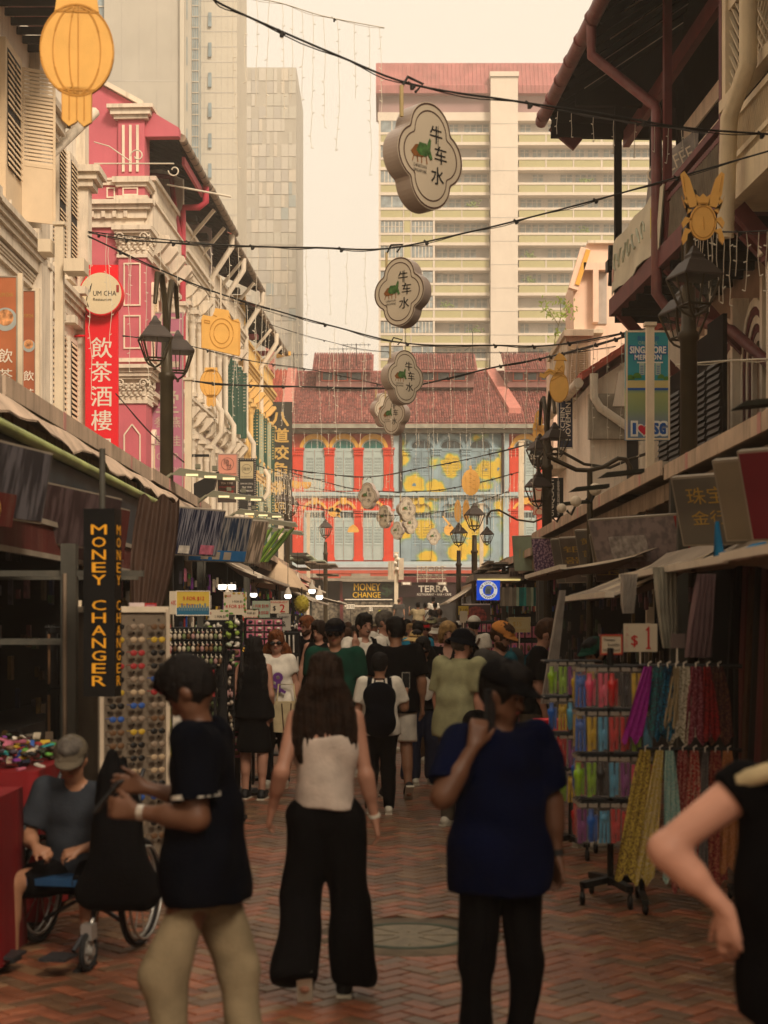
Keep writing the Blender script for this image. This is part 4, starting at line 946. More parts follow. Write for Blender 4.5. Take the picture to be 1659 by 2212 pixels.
q=MB();q.box(e5(1290),e5(1310),-.06,-.001,z5(700),z5(590),mat('grey_recess',(.42,.36,.31),var=.1,streak=.4));q.box(e5(1258),e5(1312),-.35,-.001,z5(588),z5(572),peach);q.box(e5(1278),e5(1290),-.35,-.001,z5(700),z5(588),peach);q.build('recess',PC)
q=MB();q.box(e5(1196),e5(1238),-.3,0,z5(752),z5(745),stn);q.box(e5(1222),e5(1300),-.4,0,z5(724),z5(716),stn);q.build('ledge',PC)
UB=T('shophouse','cream upper wall and small tiled roofs behind the crab lamp on the right','shophouse',(0,56,0))
q=MB();q.box((1186-U0)*56/F,(1262-U0)*56/F,0,1.2,0,EYE+(V0-850)*56/F,wr);q.build('wall',UB)
pl=T('roof_plant','spindly young plant growing out of the ledge of the peach wall','plant',P(1196,748,49.6))
leafm=mat('yellow_green_leaf',(.20,.26,.03),var=.3,bump=0)
q=MB();stems=[((0,0,0),(.1,0,.5),(.25,0,1.0),(.2,0,1.5)),((.15,0,.7),(-.1,0,1.1),(-.25,0,1.35)),((.2,0,.9),(.45,0,1.1),(.5,0,1.3))]
for s in stems:q.tube([Vector(p)for p in s],.012,mat('twig',(.15,.12,.06),bump=0),4)
q.build('stem',pl)
q=MB();rr=random.Random(2)
for s in stems:
 for c in s[1:]:
  for _ in range(16):
   p=Vector(c)+Vector((rr.gauss(0,.12),rr.gauss(0,.08),rr.gauss(0,.1)));a=rr.random()*6;d=Vector((math.cos(a),rr.uniform(-.3,.3),math.sin(a)))*.075;n_=Vector((-d.z,0,d.x))*.3
   q.add([p-d,p+n_,p+d,p-n_],[(0,1,2,3)],leafm)
q.build('leaves',pl,kind='stuff')
ORD=['first','second','third','fourth','fifth','sixth','seventh','eighth','ninth','tenth','eleventh','twelfth','thirteenth','fourteenth','fifteenth','sixteenth']
fas=mat('stained_fascia',(.58,.43,.31),var=.2,streak=.7,scale=2,dirt=(.10,.07,.045),bump=.2)
fas2=mat('corrugated_strip',(.36,.26,.18),var=.25,streak=.9,scale=3,dirt=(.08,.055,.04))
pstripe=mat('faded_pink_tape',(.58,.28,.24),var=.1,bump=0)
inner=mat('stall_dark_interior',(.006,.0045,.0035),var=.4,bump=0)  # near-black base colour stands in for the shade inside the stalls
greyp=mat('grey_green_post',(.075,.07,.055),rough=.6,var=.2,streak=.3)
canvas=mat('dirty_canvas',(.27,.21,.15),var=.2,streak=.6,scale=3,dirt=(.14,.1,.07))
wbar=mat('white_awning_bar',(.78,.68,.54),rough=.5,var=.08,streak=.3)
redcloth=mat('red_tablecloth',(.19,.005,.007),rough=.7,var=.2,bump=.1)
GOODS=[mat('goods_%s'%n,c,rough=.6,var=.3,scale=12,bump=0)for n,c in(('red',(.35,.03,.03)),('blue',(.03,.09,.32)),('yellow',(.5,.32,.03)),('pink',(.5,.14,.2)),('cream',(.5,.42,.3)),('teal',(.03,.25,.25)),('black',(.015,.013,.012)),('brown',(.14,.07,.03)),('green',(.1,.28,.04)),('purple',(.2,.04,.25)),('white',(.6,.54,.45)))]
SHADEG=[mat('shaded_goods_%s'%n,c,rough=.7,var=.4,scale=14,bump=0)for n,c in(('wine',(.06,.01,.01)),('ink',(.008,.012,.03)),('ochre',(.08,.045,.01)),('rose',(.09,.03,.03)),('linen',(.10,.08,.06)),('moss',(.03,.05,.02)),('soot',(.012,.011,.01)),('bark',(.05,.03,.015)),('dusk',(.06,.045,.06)))]  # darker palette puts the near stalls' shade into the goods' colour
def stall(side,y0,y1,zt,label,wood=fas,goods=40,back=True,seed=0,depth=2.6,front=2.8,roofm=greyb):
 r=T('market_stall',label,'market stall',(side*front,y0,0));L=y1-y0;s=side;rr=random.Random(seed)
 def X(a,b):return(min(s*a,s*b),max(s*a,s*b))
 q=MB();x0,x1=X(.03,depth);q.box(x0,x1,0,L-.03,zt-.07,zt-.01,roofm);q.build('roof',r)
 q=MB();x0,x1=X(0,.028);n=max(1,int(L/2.4))
 for k in range(n):q.box(x0,x1,L*k/n+.01,L*(k+1)/n-.012,zt-.15,zt,wood)
 q.build('fascia',r)
 x0,x1=X(-.004,0)
 for k in range(n):q=MB();y=L*(k+.5)/n+rr.uniform(-.3,.3);q.box(x0,x1,y,y+.1,zt-.152,zt+.002,pstripe);q.build('pink_tape',r)
 q=MB();x0,x1=X(.16,.2);y=0
 while y<L:q.box(x0,x1+(.012 if rr.random()<.5 else 0),y,y+.1,zt-.37-rr.uniform(0,.02),zt-.19,fas2);y+=.105
 q.build('corrugated_strip',r,kind='stuff')
 for yy in(.06,L-.14):
  q=MB();x0,x1=X(.12,.22);q.box(x0,x1,yy,yy+.1,0,zt-.08,greyp);q.build('post',r)
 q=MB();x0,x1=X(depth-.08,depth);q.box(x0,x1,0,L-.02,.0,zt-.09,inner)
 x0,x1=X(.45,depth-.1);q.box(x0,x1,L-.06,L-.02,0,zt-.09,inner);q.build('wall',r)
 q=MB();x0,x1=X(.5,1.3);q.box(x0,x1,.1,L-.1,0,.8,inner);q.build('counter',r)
 q=MB()
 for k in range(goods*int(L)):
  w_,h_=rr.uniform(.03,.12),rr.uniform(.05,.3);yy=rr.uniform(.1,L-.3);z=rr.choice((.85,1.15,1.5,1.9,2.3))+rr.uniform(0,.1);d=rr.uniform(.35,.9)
  x0,x1=X(d,d+.04);q.box(x0,x1,yy,yy+w_,z,z+h_,rr.choice(GOODS if y0>24 else SHADEG))
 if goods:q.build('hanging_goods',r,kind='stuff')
 return r
stall(-1,3.0,11.2,3.6,'near left stall under the long stained fascia, behind the black money changer sign',goods=5,seed=1)
stall(-1,11.3,18.4,3.6,'second left stall whose roof edge carries three green floodlights',goods=9,seed=2)
stall(-1,18.5,24.8,3.62,'third left stall below the blue printed panels',goods=30,seed=3)
stall(-1,24.9,33,3.55,'fourth left stall beside the green bamboo rolls',goods=30,seed=4)
stall(-1,33.2,45,3.4,'fifth left stall behind the beige umbrella',goods=20,seed=5)
stall(-1,45.2,62,3.3,'sixth left stall far down the street before the money change shop',goods=12,seed=6)
stall(1,3.0,15.3,3.33,'near right stall with tilted gold lettered light boxes',goods=6,seed=7)
stall(1,15.5,29,3.4,'second right stall with earring posters under its stained roof edge',goods=16,seed=8)
stall(1,29.2,38,3.15,'third right stall behind the mint coloured sheet',goods=20,seed=9)
stall(1,38.2,60,3.0,'far right stall beside the blue round gift shop sign',goods=14,seed=10,front=3.0)
nb_=T('lightbox_beam','long rounded green edge beam over the near left light boxes','beam',(-2.62,6,0))
gn=mat('yellow_green_edge',(.36,.42,.14),rough=.4,var=.3,scale=2,bump=0);dkb=mat('dark_blue_panel',(.02,.035,.045),rough=.5,var=.3,bump=0);dkr=mat('dark_red_valance',(.10,.015,.01),var=.2,streak=.3)
q=MB();q.tube([(0,0,3.12),(0,12.2,3.12)],.045,gn,10);q.build('green_edge',nb_)
q=MB();q.box(-.1,-.03,0,12.1,2.55,3.1,dkb);q.build('panel',nb_)
q=MB();q.box(-.12,-.0,0,11.9,2.3,2.54,dkr);q.box(-.02,.02,0,11.9,2.52,2.56,greyb);q.box(-.02,.02,0,11.9,2.26,2.3,greyb);q.build('valance',nb_)
tp=T('tarp_strip','wavy dirty cream tarpaulin strip hanging under the near left roof edge','tarpaulin',(-2.74,8.5,0))
q=MB();n_=40;vs=[]
for i in range(n_+1):
 y=13.5*i/n_;vs+=[(0.0,y,3.40+.012*math.sin(i)),(.14+.02*math.sin(i*1.3),y,3.24+.035*math.sin(i*.9)+.02*math.sin(i*2.3))]
q.add(vs,[(2*i,2*i+1,2*i+3,2*i+2)for i in range(n_)],fas,True);q.add([(v[0],v[1],v[2]-.012)for v in vs],[(2*i,2*i+2,2*i+3,2*i+1)for i in range(n_)],fas,True);q.build('sheet',tp)
def printm(name,a,b,sc_=5,em=0,stripes=0):
 m=mat(name,a,rough=.35,var=.2,scale=sc_,bump=0);n=m.node_tree.nodes;l=m.node_tree.links;bs=n['Principled BSDF']
 tc=n.new('ShaderNodeTexCoord')
 if stripes:
  mp=n.new('ShaderNodeMapping');mp.inputs['Scale'].default_value=(stripes*3,1,1.3);l.new(tc.outputs['Object'],mp.inputs[0])
  wv=n.new('ShaderNodeTexNoise');wv.inputs['Scale'].default_value=2;wv.inputs['Detail'].default_value=3;src=wv.outputs[0];l.new(mp.outputs[0],wv.inputs['Vector'])
 else:
  vo=n.new('ShaderNodeTexNoise');vo.inputs['Scale'].default_value=sc_;vo.inputs['Detail'].default_value=2;src=vo.outputs[0];l.new(tc.outputs['Object'],vo.inputs['Vector'])
 r=n.new('ShaderNodeValToRGB');r.color_ramp.elements[0].position=.45;r.color_ramp.elements[1].position=.6;r.color_ramp.elements[0].color=a+(1,);r.color_ramp.elements[1].color=b+(1,)
 l.new(src,r.inputs[0]);l.new(r.outputs[0],bs.inputs['Base Color'])
 if em:l.new(r.outputs[0],bs.inputs['Emission Color']);bs.inputs['Emission Strength'].default_value=em
 return m
def lightbox(label,c,w_,h_,rz,tilt,facem,extra=None,frame=greyb,t_=.06,name='light_box'):
 r=T(name,label,'sign',c,rot=(-tilt,0,rz))
 q=MB();q.box(-w_/2,w_/2,0,t_,-h_/2,h_/2,frame);q.build('case',r)
 q=MB();q.box(-w_/2+.015,w_/2-.015,-.006,-.001,-h_/2+.015,h_/2-.015,facem);o=q.build('printed_face',r)
 if extra:q=MB();extra(q);q.build('lettering',r)
 return r
goldt=mat('gold_letters',(.45,.28,.06),rough=.4,var=.2,bump=0);redt=mat('red_letters',(.5,.02,.02),rough=.6,var=.05,bump=0);whit=mat('white_letters',(.75,.68,.56),rough=.6,var=.05,bump=0);blk=mat('black_letters',(.01,.01,.01),rough=.7,var=.05,bump=0);ylw=mat('yellow_letters',(.72,.42,.02),rough=.5,var=.05,bump=0)
T90=math.pi/2
def ex1(q):q.box(-.25,.28,-.012,-.008,-.3,-.08,dkr);[q.ell((x_,-.012,-.2),(.05,.004,.06),goldt,6,4,.3)for x_ in(-.1,.04)]
lightbox('large pale striped light box at the left edge with a dark red patch',(-2.50,9.9,2.70),1.5,.50,math.radians(78),math.radians(-10),printm('clothes_print',(.04,.036,.04),(.13,.12,.13),stripes=2.2),ex1)
lightbox('pink brown light box behind the top of the black money changer sign',(-2.52,12.6,2.62),1.9,.48,math.radians(80),math.radians(-9),printm('brown_print',(.05,.03,.03),(.12,.08,.08),stripes=1.4))
lightbox('dark red light box next to the brown curtain',(-2.56,14.3,2.6),1.0,.5,math.radians(82),math.radians(-8),dkr)
blp=printm('blue_pen_print',(.01,.015,.04),(.24,.23,.25),stripes=7);blp2=printm('navy_souvenir_print',(.015,.03,.06),(.22,.20,.18),stripes=5)
def ex2(q):q.box(-.5,.5,-.012,-.008,-.62,-.38,mat('blue_band',(.01,.10,.25),bump=0));[q.box(-.3+.2*k,-.17+.2*k,-.016,-.013,-.58,-.42,greyb)for k in range(3)]
lightbox('blue and white striped souvenir panel hanging right of the brown curtain',P(427,1150,19.5),.9,.62,math.radians(55),math.radians(-16),blp,lambda q:(q.box(.1,.36,-.012,-.008,-.28,-.16,GOODS[3]),q.box(-.3,-.1,-.012,-.008,-.28,-.18,GOODS[10])))
lightbox('navy souvenir panel with a blue strip along its foot',P(476,1165,21.5),1.05,.66,math.radians(45),math.radians(-16),blp2,lambda q:(q.box(-.5,.5,-.012,-.008,-.31,-.16,mat('blue_band',(.01,.10,.25),bump=0)),[q.box(-.3+.2*k,-.17+.2*k,-.016,-.013,-.29,-.18,greyb)for k in range(3)]))
lightbox('grey brown scarf panel between the navy panel and the bamboo rolls',P(528,1170,24),.9,.7,math.radians(50),math.radians(-18),printm('scarf_print',(.13,.10,.07),(.45,.34,.25),stripes=4))
bam=mat('green_bamboo',(.20,.32,.04),var=.3,bump=0);bamd=mat('green_bamboo_dark',(.09,.16,.03),var=.3,bump=0)
r_=T('bamboo_rolls','leaning bundle of bright green bamboo blinds beside the scarf panel','bamboo blinds',P(556,1214,25))
for k in range(9):
 q=MB();a=(.04*k-.16,0,0);b=(.04*k+.12+.02*k,.1*(k%2),.5+.03*(k%3));q.tube([a,b],.018,bam if k%2 else bamd,6);q.build('bamboo_cane',r_)
def gl(s_,n=3):
 def f(q):
  for k in range(n):txt(q,s_[k%len(s_)],(0,-.012,.16-.16*k),.09,goldt,w=.34)
 return f
gb=printm('grey_gold_print',(.11,.095,.075),(.15,.13,.10),2);gb2=printm('brown_gold_print',(.10,.08,.06),(.16,.12,.09),3)
lightbox('grey light box with gold letters at the near right',P(1532,1103,11.3),.55,.54,math.radians(-42),math.radians(-20),gb,lambda q:(txt(q,'珠宝',(0,-.012,.12),.13,goldt,w=.32),txt(q,'金行',(0,-.012,-.05),.11,goldt,w=.3)))
lightbox('plain beige light box at the right edge beside the red panel',P(1615,1080,10),.42,.56,math.radians(-42),math.radians(-20),mat('beige_panel',(.22,.17,.11),bump=0))
lightbox('dark red light box cut by the right edge of the view',P(1662,1070,9.4),.34,.58,math.radians(-42),math.radians(-20),mat('deep_red_panel',(.16,.012,.02),bump=0))
lightbox('pinkish poster of hanging earrings with a red right border',P(1383,1172,15.8),1.35,.55,math.radians(-52),math.radians(-18),printm('earring_print',(.27,.21,.20),(.16,.13,.13),9),lambda q:(q.box(.53,.66,-.014,-.008,-.26,.26,GOODS[0]),q.box(-.42,.1,-.012,-.008,-.2,.08,mat('pale_inset',(.34,.30,.28),var=.4,scale=14,bump=0))))
lightbox('narrow dark panel with a gold column of letters on the right stall',P(1313,1205,18),.42,.58,math.radians(-40),math.radians(-16),gb2,gl(['金','银','玉']))
lightbox('dark panel with thick gold characters left of the earring poster',P(1284,1195,19.5),.5,.62,math.radians(-40),math.radians(-16),gb,gl(['黄金','首饰','店']))
lightbox('grey panel with a dark left edge on the right stall',P(1243,1210,21.5),.45,.66,math.radians(-40),math.radians(-16),gb2,gl(['银','器','店']))
lightbox('brown panel nearest the glittering purple strips',P(1220,1212,24),.42,.72,math.radians(-40),math.radians(-16),gb)
lightbox('glittering purple strip panel at the far end of the right stall',P(1186,1205,27),.62,.72,math.radians(-30),math.radians(-14),printm('glitter_print',(.10,.05,.12),(.45,.30,.38),26))
mintm=mat('mint_sheet',(.34,.42,.30),rough=.4,var=.15,scale=3,streak=.4)
lightbox('pale mint box sign with faint yellow letters under the small grey roof',P(1137,1196,30.5),.55,.72,math.radians(-20),math.radians(-14),mintm,lambda q:[q.beam((-.14+.07*k,-.012,-.08),(-.12+.07*k,-.012,.1-.05*(k%2)),.02,.004,mat('faint_yellow',(.5,.48,.2),bump=0))for k in range(5)])
gsb=mat('gift_blue',(.006,.06,.5),rough=.4,var=.15,bump=0,emis=.6)  # glow in the material brightens the blue sign case
def gift(q):
 q.lathe([(.25,0),(.25,.004)],whit,n=36,rot=0);q.xf(Matrix.Rotation(T90,4,'X'),len(q.v)-36*4);q.xf(Matrix.Translation((0,-.01,0)),len(q.v)-36*4)
r_=T('shop_sign','blue square sign with a white ring of letters round a lion head emblem','sign',P(1055,1275,33))
W_=50*33/F;H_=43*33/F
q=MB();q.box(-W_/2,W_/2,0,.08,-H_/2,H_/2,gsb);q.build('case',r_)
def disc(q,r0,r1,y,m,n=40,cx=0,cz=0):
 a=[(cx+r0*math.cos(2*math.pi*k/n),y,cz+r0*math.sin(2*math.pi*k/n))for k in range(n)];b=[(cx+r1*math.cos(2*math.pi*k/n),y,cz+r1*math.sin(2*math.pi*k/n))for k in range(n)]
 q.add(a+b,[(k,(k+1)%n,n+(k+1)%n,n+k)for k in range(n)],m)
q=MB();disc(q,.195,.12,-.004,mat('lit_white',(.75,.72,.66),emis=.45,bump=0,var=.02));o_=q.build('ring',r_)  # slight glow added so the ring reads white beside the case
q=MB()
navy=mat('navy_letters',(.01,.03,.15),bump=0)
for s_,a0,up in(('THE GIFT SHOP',165,1),('SINGAPORE',215,-1)):
 n_=len(s_)
 for i,ch in enumerate(s_):
  if ch==' ':continue
  a=math.radians(a0-(150/(n_-1))*i)if up>0 else math.radians(a0+(110/(n_-1))*i)
  rot=a-T90 if up>0 else a+T90
  txt(q,ch,(.157*math.cos(a),-.008,.157*math.sin(a)),.045,navy,rot=rot,bold=.02)
lion=[(-.07,-.09),(.05,-.09),(.06,-.04),(.04,.0),(.08,.0),(.07,.03),(.09,.05),(.05,.09),(0,.1),(-.05,.08),(-.07,.03),(-.08,-.03)]
q.prism([(x,z)for x,z in lion],(0,-.01,0),(1,0,0),(0,0,1),(0,.006,0),mat('pale_blue_print',(.4,.55,.65),bump=0));
for k in range(4):q.beam((-.05+.025*k,-.012,-.08),(-.03+.02*k,-.012,.03),.006,.004,navy)
q.build('lettering',r_)
tealm=mat('teal_sheet',(.03,.30,.27),var=.2,rough=.5);
q_=T('tarpaulin','grey and teal striped plastic sheet hanging right of the blue gift shop sign','tarpaulin',P(1120,1290,31))
q=MB();n_=16;vs=[]
for i in range(n_+1):x=-.38+.78*i/n_;y=.03*math.sin(i*2.1);vs+=[(x,y,.2),(x,y+.02,-.18)]
for i in range(n_):q.add([vs[2*i],vs[2*i+1],vs[2*i+3],vs[2*i+2]],[(0,1,2,3)],tealm if i in(8,9,10,14,15)else mintm if i>6 else greyb)
q.build('sheet',q_)
r_=T('stall_roof_clutter','low flat roof with grey boxes and a yellow lit edge over the gift shop sign','stall roof',P(1080,1250,34))
s34=34/F
q=MB();q.box(-58*s34,50*s34,-.2,3,-4*s34,30*s34*.3,greyb);q.build('roof_edge',r_)
q=MB();q.box(-50*s34,42*s34,-.24,-.202,-5*s34,-1*s34,mat('yellow_tube',(.9,.7,.25),emis=.5,bump=0));q.build('light_tube',r_)
rr=random.Random(4)
for k in range(16):
 q=MB();a=rr.uniform(-40,40);z=rr.uniform(12,50+a*.4);w_=rr.uniform(15,45)
 q.box(a*s34,(a+w_)*s34,rr.uniform(0,2),3+rr.uniform(0,2),z*s34,(z+rr.uniform(2,5))*s34,rr.choice((greyb,gutter_m,greyp)));q.build('roof_board',r_)
q=MB();q.box(18*s34,46*s34,-.35,-.2,3*s34,22*s34,gutter_m)
for k in range(8):q.box((19+3.4*k)*s34,(20+3.4*k)*s34,-.37,-.351,4*s34,14*s34,black)
q.build('ventilator',r_)
r_=T('stall_roof_clutter','stepped grey boards of the far left stall roofs below the coral shophouse','stall roof',P(640,1200,60));s6=60/F
for k in range(14):
 q=MB();a=rr.uniform(-55,40);z=rr.uniform(-28,8)-max(0,a)*.35;w_=rr.uniform(20,50);q.box(a*s6,(a+w_)*s6,rr.uniform(-3,3),5,z*s6,(z+3)*s6,rr.choice((greyb,gutter_m,greyp,palegr)));q.build('roof_board',r_)
q=MB();q.box(-130*s6,-40*s6,0,3,-60*s6,-15*s6,inner);q.build('wall',r_)
def awning(label,side,y0,y1,xi,zi,xo,zo,cm=canvas,bars=4,sag=.12,valance=0):
 r=T('awning',label,'awning',(side*xi,y0,0));L=y1-y0;dx=side*(xo-xi)
 q=MB();n,m_=8,4;top=[]
 for i in range(n+1):
  for j in range(m_+1):
   t_=j/m_;fold=.035*math.sin(i*2.4+j);top.append((dx*t_,L*i/n,zi+(zo-zi)*t_-sag*math.sin(math.pi*t_)*(.6+.4*math.sin(i*1.7))+fold*t_))
 fs=[(i*(m_+1)+j,i*(m_+1)+j+1,(i+1)*(m_+1)+j+1,(i+1)*(m_+1)+j)for i in range(n)for j in range(m_)]
 q.add(top,fs,cm,True);q.add([(x,y,z-.01)for x,y,z in top],[f[::-1]for f in fs],cm,True);q.build('canvas',r)
 q=MB();q.beam((dx,-.05,zo),(dx,L+.05,zo),.07,.045,wbar);q.build('front_bar',r)
 for k in range(bars):
  q=MB();y=L*(k+.1)/max(1,bars-.8);q.beam((dx*.15,y,zi+(zo-zi)*.15-.05),(dx*1.0,y+.25,zo-.02),.025,.02,wbar);q.build('arm',r)
 return r
awning('low grey awning with a thick white bar, right of the hanging clear sheet',1,11.7,14.6,2.7,2.42,1.72,1.98,bars=3)
awning('small dark awning end with cream bars beyond the low grey awning',1,15.0,18.6,2.7,2.5,1.75,2.3,bars=5,cm=canvas)
awning('wide near right awning with sagging grey canvas and white folding bars',1,8.1,12.6,2.75,2.40,1.98,2.14,bars=4,sag=.14)
awning('near right awning cut by the edge of the view, with a big white end bar',1,6.2,8.0,2.4,2.3,1.80,2.12,bars=2)
awning('brown awning with white folded arms in front of the beige umbrella',-1,24,31,2.75,2.85,1.95,2.45,bars=5,cm=canvas)
awning('pale folded awning below the round lamps on the left',-1,40,50,2.8,2.75,1.85,2.25,bars=7)
awning('further pale awning with many bars before the money change sign',-1,50.5,60,2.6,2.7,1.5,2.35,bars=8)
awning('red and blue cloth awning over the far left stalls',-1,46,57,2.9,3.1,2.2,2.75,bars=4,cm=GOODS[0])
awning('light folded awning on the far right beside the restaurant front',1,50,58,3.0,2.9,2.1,2.3,bars=6)
um=T('market_umbrella','large beige market umbrella tilted over the left stalls','umbrella',(-2.85,40.5,0));beige=mat('beige_canvas',(.58,.42,.27),var=.06,scale=2,bump=.05)
q=MB();apex=Vector((0,0,3.38));ring=[Vector((.88*math.cos(a),.88*math.sin(a),2.62+.13*math.cos(a*1+2.6)))for a in[k*math.pi/4 for k in range(8)]]
mid=[apex.lerp(p,.5)+Vector((0,0,.1))for p in ring]
q.add([apex]+mid+ring,[(0,1+k,1+(k+1)%8)for k in range(8)]+[(1+k,9+k,9+(k+1)%8,1+(k+1)%8)for k in range(8)],beige)
q.add([apex-Vector((0,0,.01))]+[p-Vector((0,0,.01))for p in mid]+[p-Vector((0,0,.01))for p in ring],[(0,1+(k+1)%8,1+k)for k in range(8)]+[(1+k,1+(k+1)%8,9+(k+1)%8,9+k)for k in range(8)],beige);q.build('canopy',um)
q=MB();q.tube([(0,0,0),(0,0,3.45)],.025,black,8);q.build('pole',um)
for k in range(8):q=MB();q.tube([apex-Vector((0,0,.03)),ring[k]-Vector((0,0,.03))],.01,black,4);q.build('rib',um)
lit=mat('lit_bulb',(1,.93,.8),emis=2,bump=0,var=0)
for i,(u,v,Y)in enumerate(((491,1290,21),(548,1285,25),(622,1288,32),(674,1277,36),(643,1262,41),(690,1290,44))):
 lab=['leftmost round lit lamp under the brown awning','lit lamp beside the blue sheet under the brown awning','lit lamp below the beige umbrella','lit bulb with a grey neck right of the yellow durian','small lit bulb under the red cloth awning','lit lamp over the far left stalls'][i]
 r_=T('hanging_lamp',lab,'lamp',P(u,v,Y),group='lit lamps over the left stalls');k=Y/30*.8
 q=MB();q.tube([(0,0,.25*k),(0,0,.8*k)],.006,wire_m,4);q.lathe([(.02*k,.28*k),(.03*k,.2*k),(.07*k,.12*k),(.085*k,.04*k)],wbar,n=12);q.build('housing',r_)
 q=MB();q.lathe([(.085*k,.038*k),(.088*k,-.02*k),(.05*k,-.06*k)],lit,n=12);q.build('bulb',r_)
r_=T('light_strip','bright white tube light behind the left posts','lamp',P(490,1268,23));q=MB();q.box(-.13,.13,0,.05,-.035,.035,lit);q.build('tube',r_)
r_=T('durian_ornament','hanging yellow green durian over the left stalls','durian',P(652,1305,36));dur=mat('durian_skin',(.38,.30,.03),var=.3,bump=.5,bscale=60)
q=MB();q.ell((0,0,0),(.17,.17,.21),dur,14,10)
for k in range(60):
 a=k*2.4;z=1-2*(k+.5)/60;r0=math.sqrt(1-z*z);p=Vector((.17*r0*math.cos(a),.17*r0*math.sin(a),.21*z));q.tube([p,p*1.14],[.022,.002],dur,4)
q.build('fruit',r_);q=MB();q.tube([(0,0,.2),(0,0,.4)],.012,wire_m);q.build('stalk',r_)
fl=mat('flood_grey_green',(.19,.18,.12),rough=.5,var=.15);fll=mat('flood_led',(.75,.65,.35),emis=.6,bump=0)
for i,(u,v,Y)in enumerate(((438,1023,20),(504,1070,23),(556,1108,27))):
 r_=T('floodlight',['nearest flat grey green floodlight on the left roof edge','second flat floodlight on the left roof edge, with a lit underside','third flat floodlight on the left roof edge'][i],'floodlight',P(u,v,Y),rz=.1,group='floodlights on the left stall roof')
 q=MB();q.hexa([(-.42,0,-.02),(.48,0,-.1),(.48,.3,-.06),(-.42,.3,.02),(-.3,0,.07),(.45,0,-.03),(.45,.3,.0),(-.3,.3,.1)],fl);q.box(-.1,-.03,.05,.15,.07,.13,fl);q.box(.12,.19,.05,.15,.05,.11,fl);q.build('housing',r_)
 q=MB()
 for k in range(3):q.box(-.22+.24*k,-.06+.24*k,-.006,-.001,-.035-.022*k,-.005-.022*k,fll)
 q.build('led_strip',r_)
 q=MB();q.tube([(-.4,.1,0),(-.6,.1,-.15),(-.65,.2,-.35)],.025,fl);q.build('arm',r_)
for i,(u,v,Y)in enumerate(((590,1125,32),(612,1145,38))):
 r_=T('floodlight',['fourth grey floodlight behind the third on the left roof','smallest grey floodlight on the left roof, beside the lamp post'][i],'floodlight',P(u,v,Y),group='floodlights on the left stall roof')
 q=MB();q.hexa([(-.5,0,-.02),(.5,0,-.14),(.5,.4,-.1),(-.5,.4,.02),(-.4,0,.08),(.45,0,-.05),(.45,.4,0),(-.4,.4,.1)],fl);q.build('housing',r_)
for i,(u,v,Y)in enumerate(((1262,1052,15.6),(1330,1020,13.8),(1228,1085,18),(1640,865,9.5))):
 r_=T('floodlight',['black flat floodlight over the middle of the right roof edge','largest black floodlight below the blue advertising panel','small black floodlight at the left on the right roof edge','black floodlight at the right edge above the near roof'][i],'floodlight',P(u,v,Y),group='black floodlights on the right stall roof')
 q=MB();q.hexa([(-.2+.06,0,-.04),(.26,0,0),(.26,.2,.0),(-.14,.2,-.04),(-.08,0,.0),(.26,0,.035),(.26,.2,.035),(-.08,.2,0)],mat('olive_black',(.025,.025,.015),bump=0));q.build('housing',r_)
for i,(u,v)in enumerate(((1213,1098),(1244,1083),(1286,1057))):
 r_=T('globe_bulb',['leftmost cream globe bulb on the right roof edge','middle cream globe bulb on the right roof edge','rightmost and largest cream globe bulb on the right roof edge'][i],'bulb',P(u,v,17));q=MB();q.ell((0,0,0),(.055+.008*i,)*3,cream,12,8);q.build('globe',r_);q=MB();q.tube([(0,0,-.04),(-.05,.02,-.15),(-.1,.02,-.1)],.015,wire_m);q.build('holder',r_)
r_=T('plastic_curtain','gathered brown translucent curtain hanging from the near left roof','curtain',(-1.95,13.4,0));curm=mat('brown_curtain',(.065,.036,.024),rough=.5,var=.25,bump=.1)
q=MB();n_=26;m_=10;vs=[]
for j in range(m_+1):
 t_=j/m_;w_=.34+.10*math.sin(t_*3.1)-.22*t_**1.5;cx=-.02-.14*t_;z=2.85-1.25*t_
 for i in range(n_+1):a=i/n_-.5;vs.append((cx+a*w_*2*.5,.022*math.sin(i*1.1+t_*2)+.1*a,z+.04*math.sin(i*.5)))
fs=[(j*(n_+1)+i,(j+1)*(n_+1)+i,(j+1)*(n_+1)+i+1,j*(n_+1)+i+1)for j in range(m_)for i in range(n_)]
q.add(vs,fs,curm,True);q.add([(a,b+.012,c)for a,b,c in vs],[f[::-1]for f in fs],curm,True);q.build('cloth',r_)
clearm=mat('clear_plastic_sheet',(.36,.31,.26),rough=.25,var=.3,scale=5,spec=.6,bump=.4,bscale=8)
def drape(label,u0,u1,v0,v1,Y,u0b,u1b,m,nm='plastic_sheet'):
 c=P((u0+u1)/2,v0,Y);r=T(nm,label,'plastic sheet',c);s_=Y/F;n_,m_=14,8;vs=[]
 for j in range(m_+1):
  t_=j/m_;a0=u0+(u0b-u0)*t_;a1=u1+(u1b-u1)*t_
  for i in range(n_+1):vs.append((((a0+(a1-a0)*i/n_)-(u0+u1)/2)*s_,.035*math.sin(i*2.2+t_*3),-(v1-v0)*s_*t_))
 fs=[(j*(n_+1)+i,(j+1)*(n_+1)+i,(j+1)*(n_+1)+i+1,j*(n_+1)+i+1)for j in range(m_)for i in range(n_)]
 q=MB();q.add(vs,fs,m,True);q.add([(a,b+.01,c_)for a,b,c_ in vs],[f[::-1]for f in fs],m,True);q.build('sheet',r);return r
drape('crumpled clear plastic sheet hanging beside the right stall, above the dark haired man',1208,1222,1275,1520,13.2,1168,1200,clearm)
drape('folded clear packing bags hanging under the wide near right awning',1340,1377,1240,1325,10.5,1345,1372,clearm)
drape('pale crumpled sheet hanging beside the sale sign',1410,1462,1225,1400,10.6,1432,1462,mat('pale_sheet',(.33,.30,.23),var=.3,scale=4))
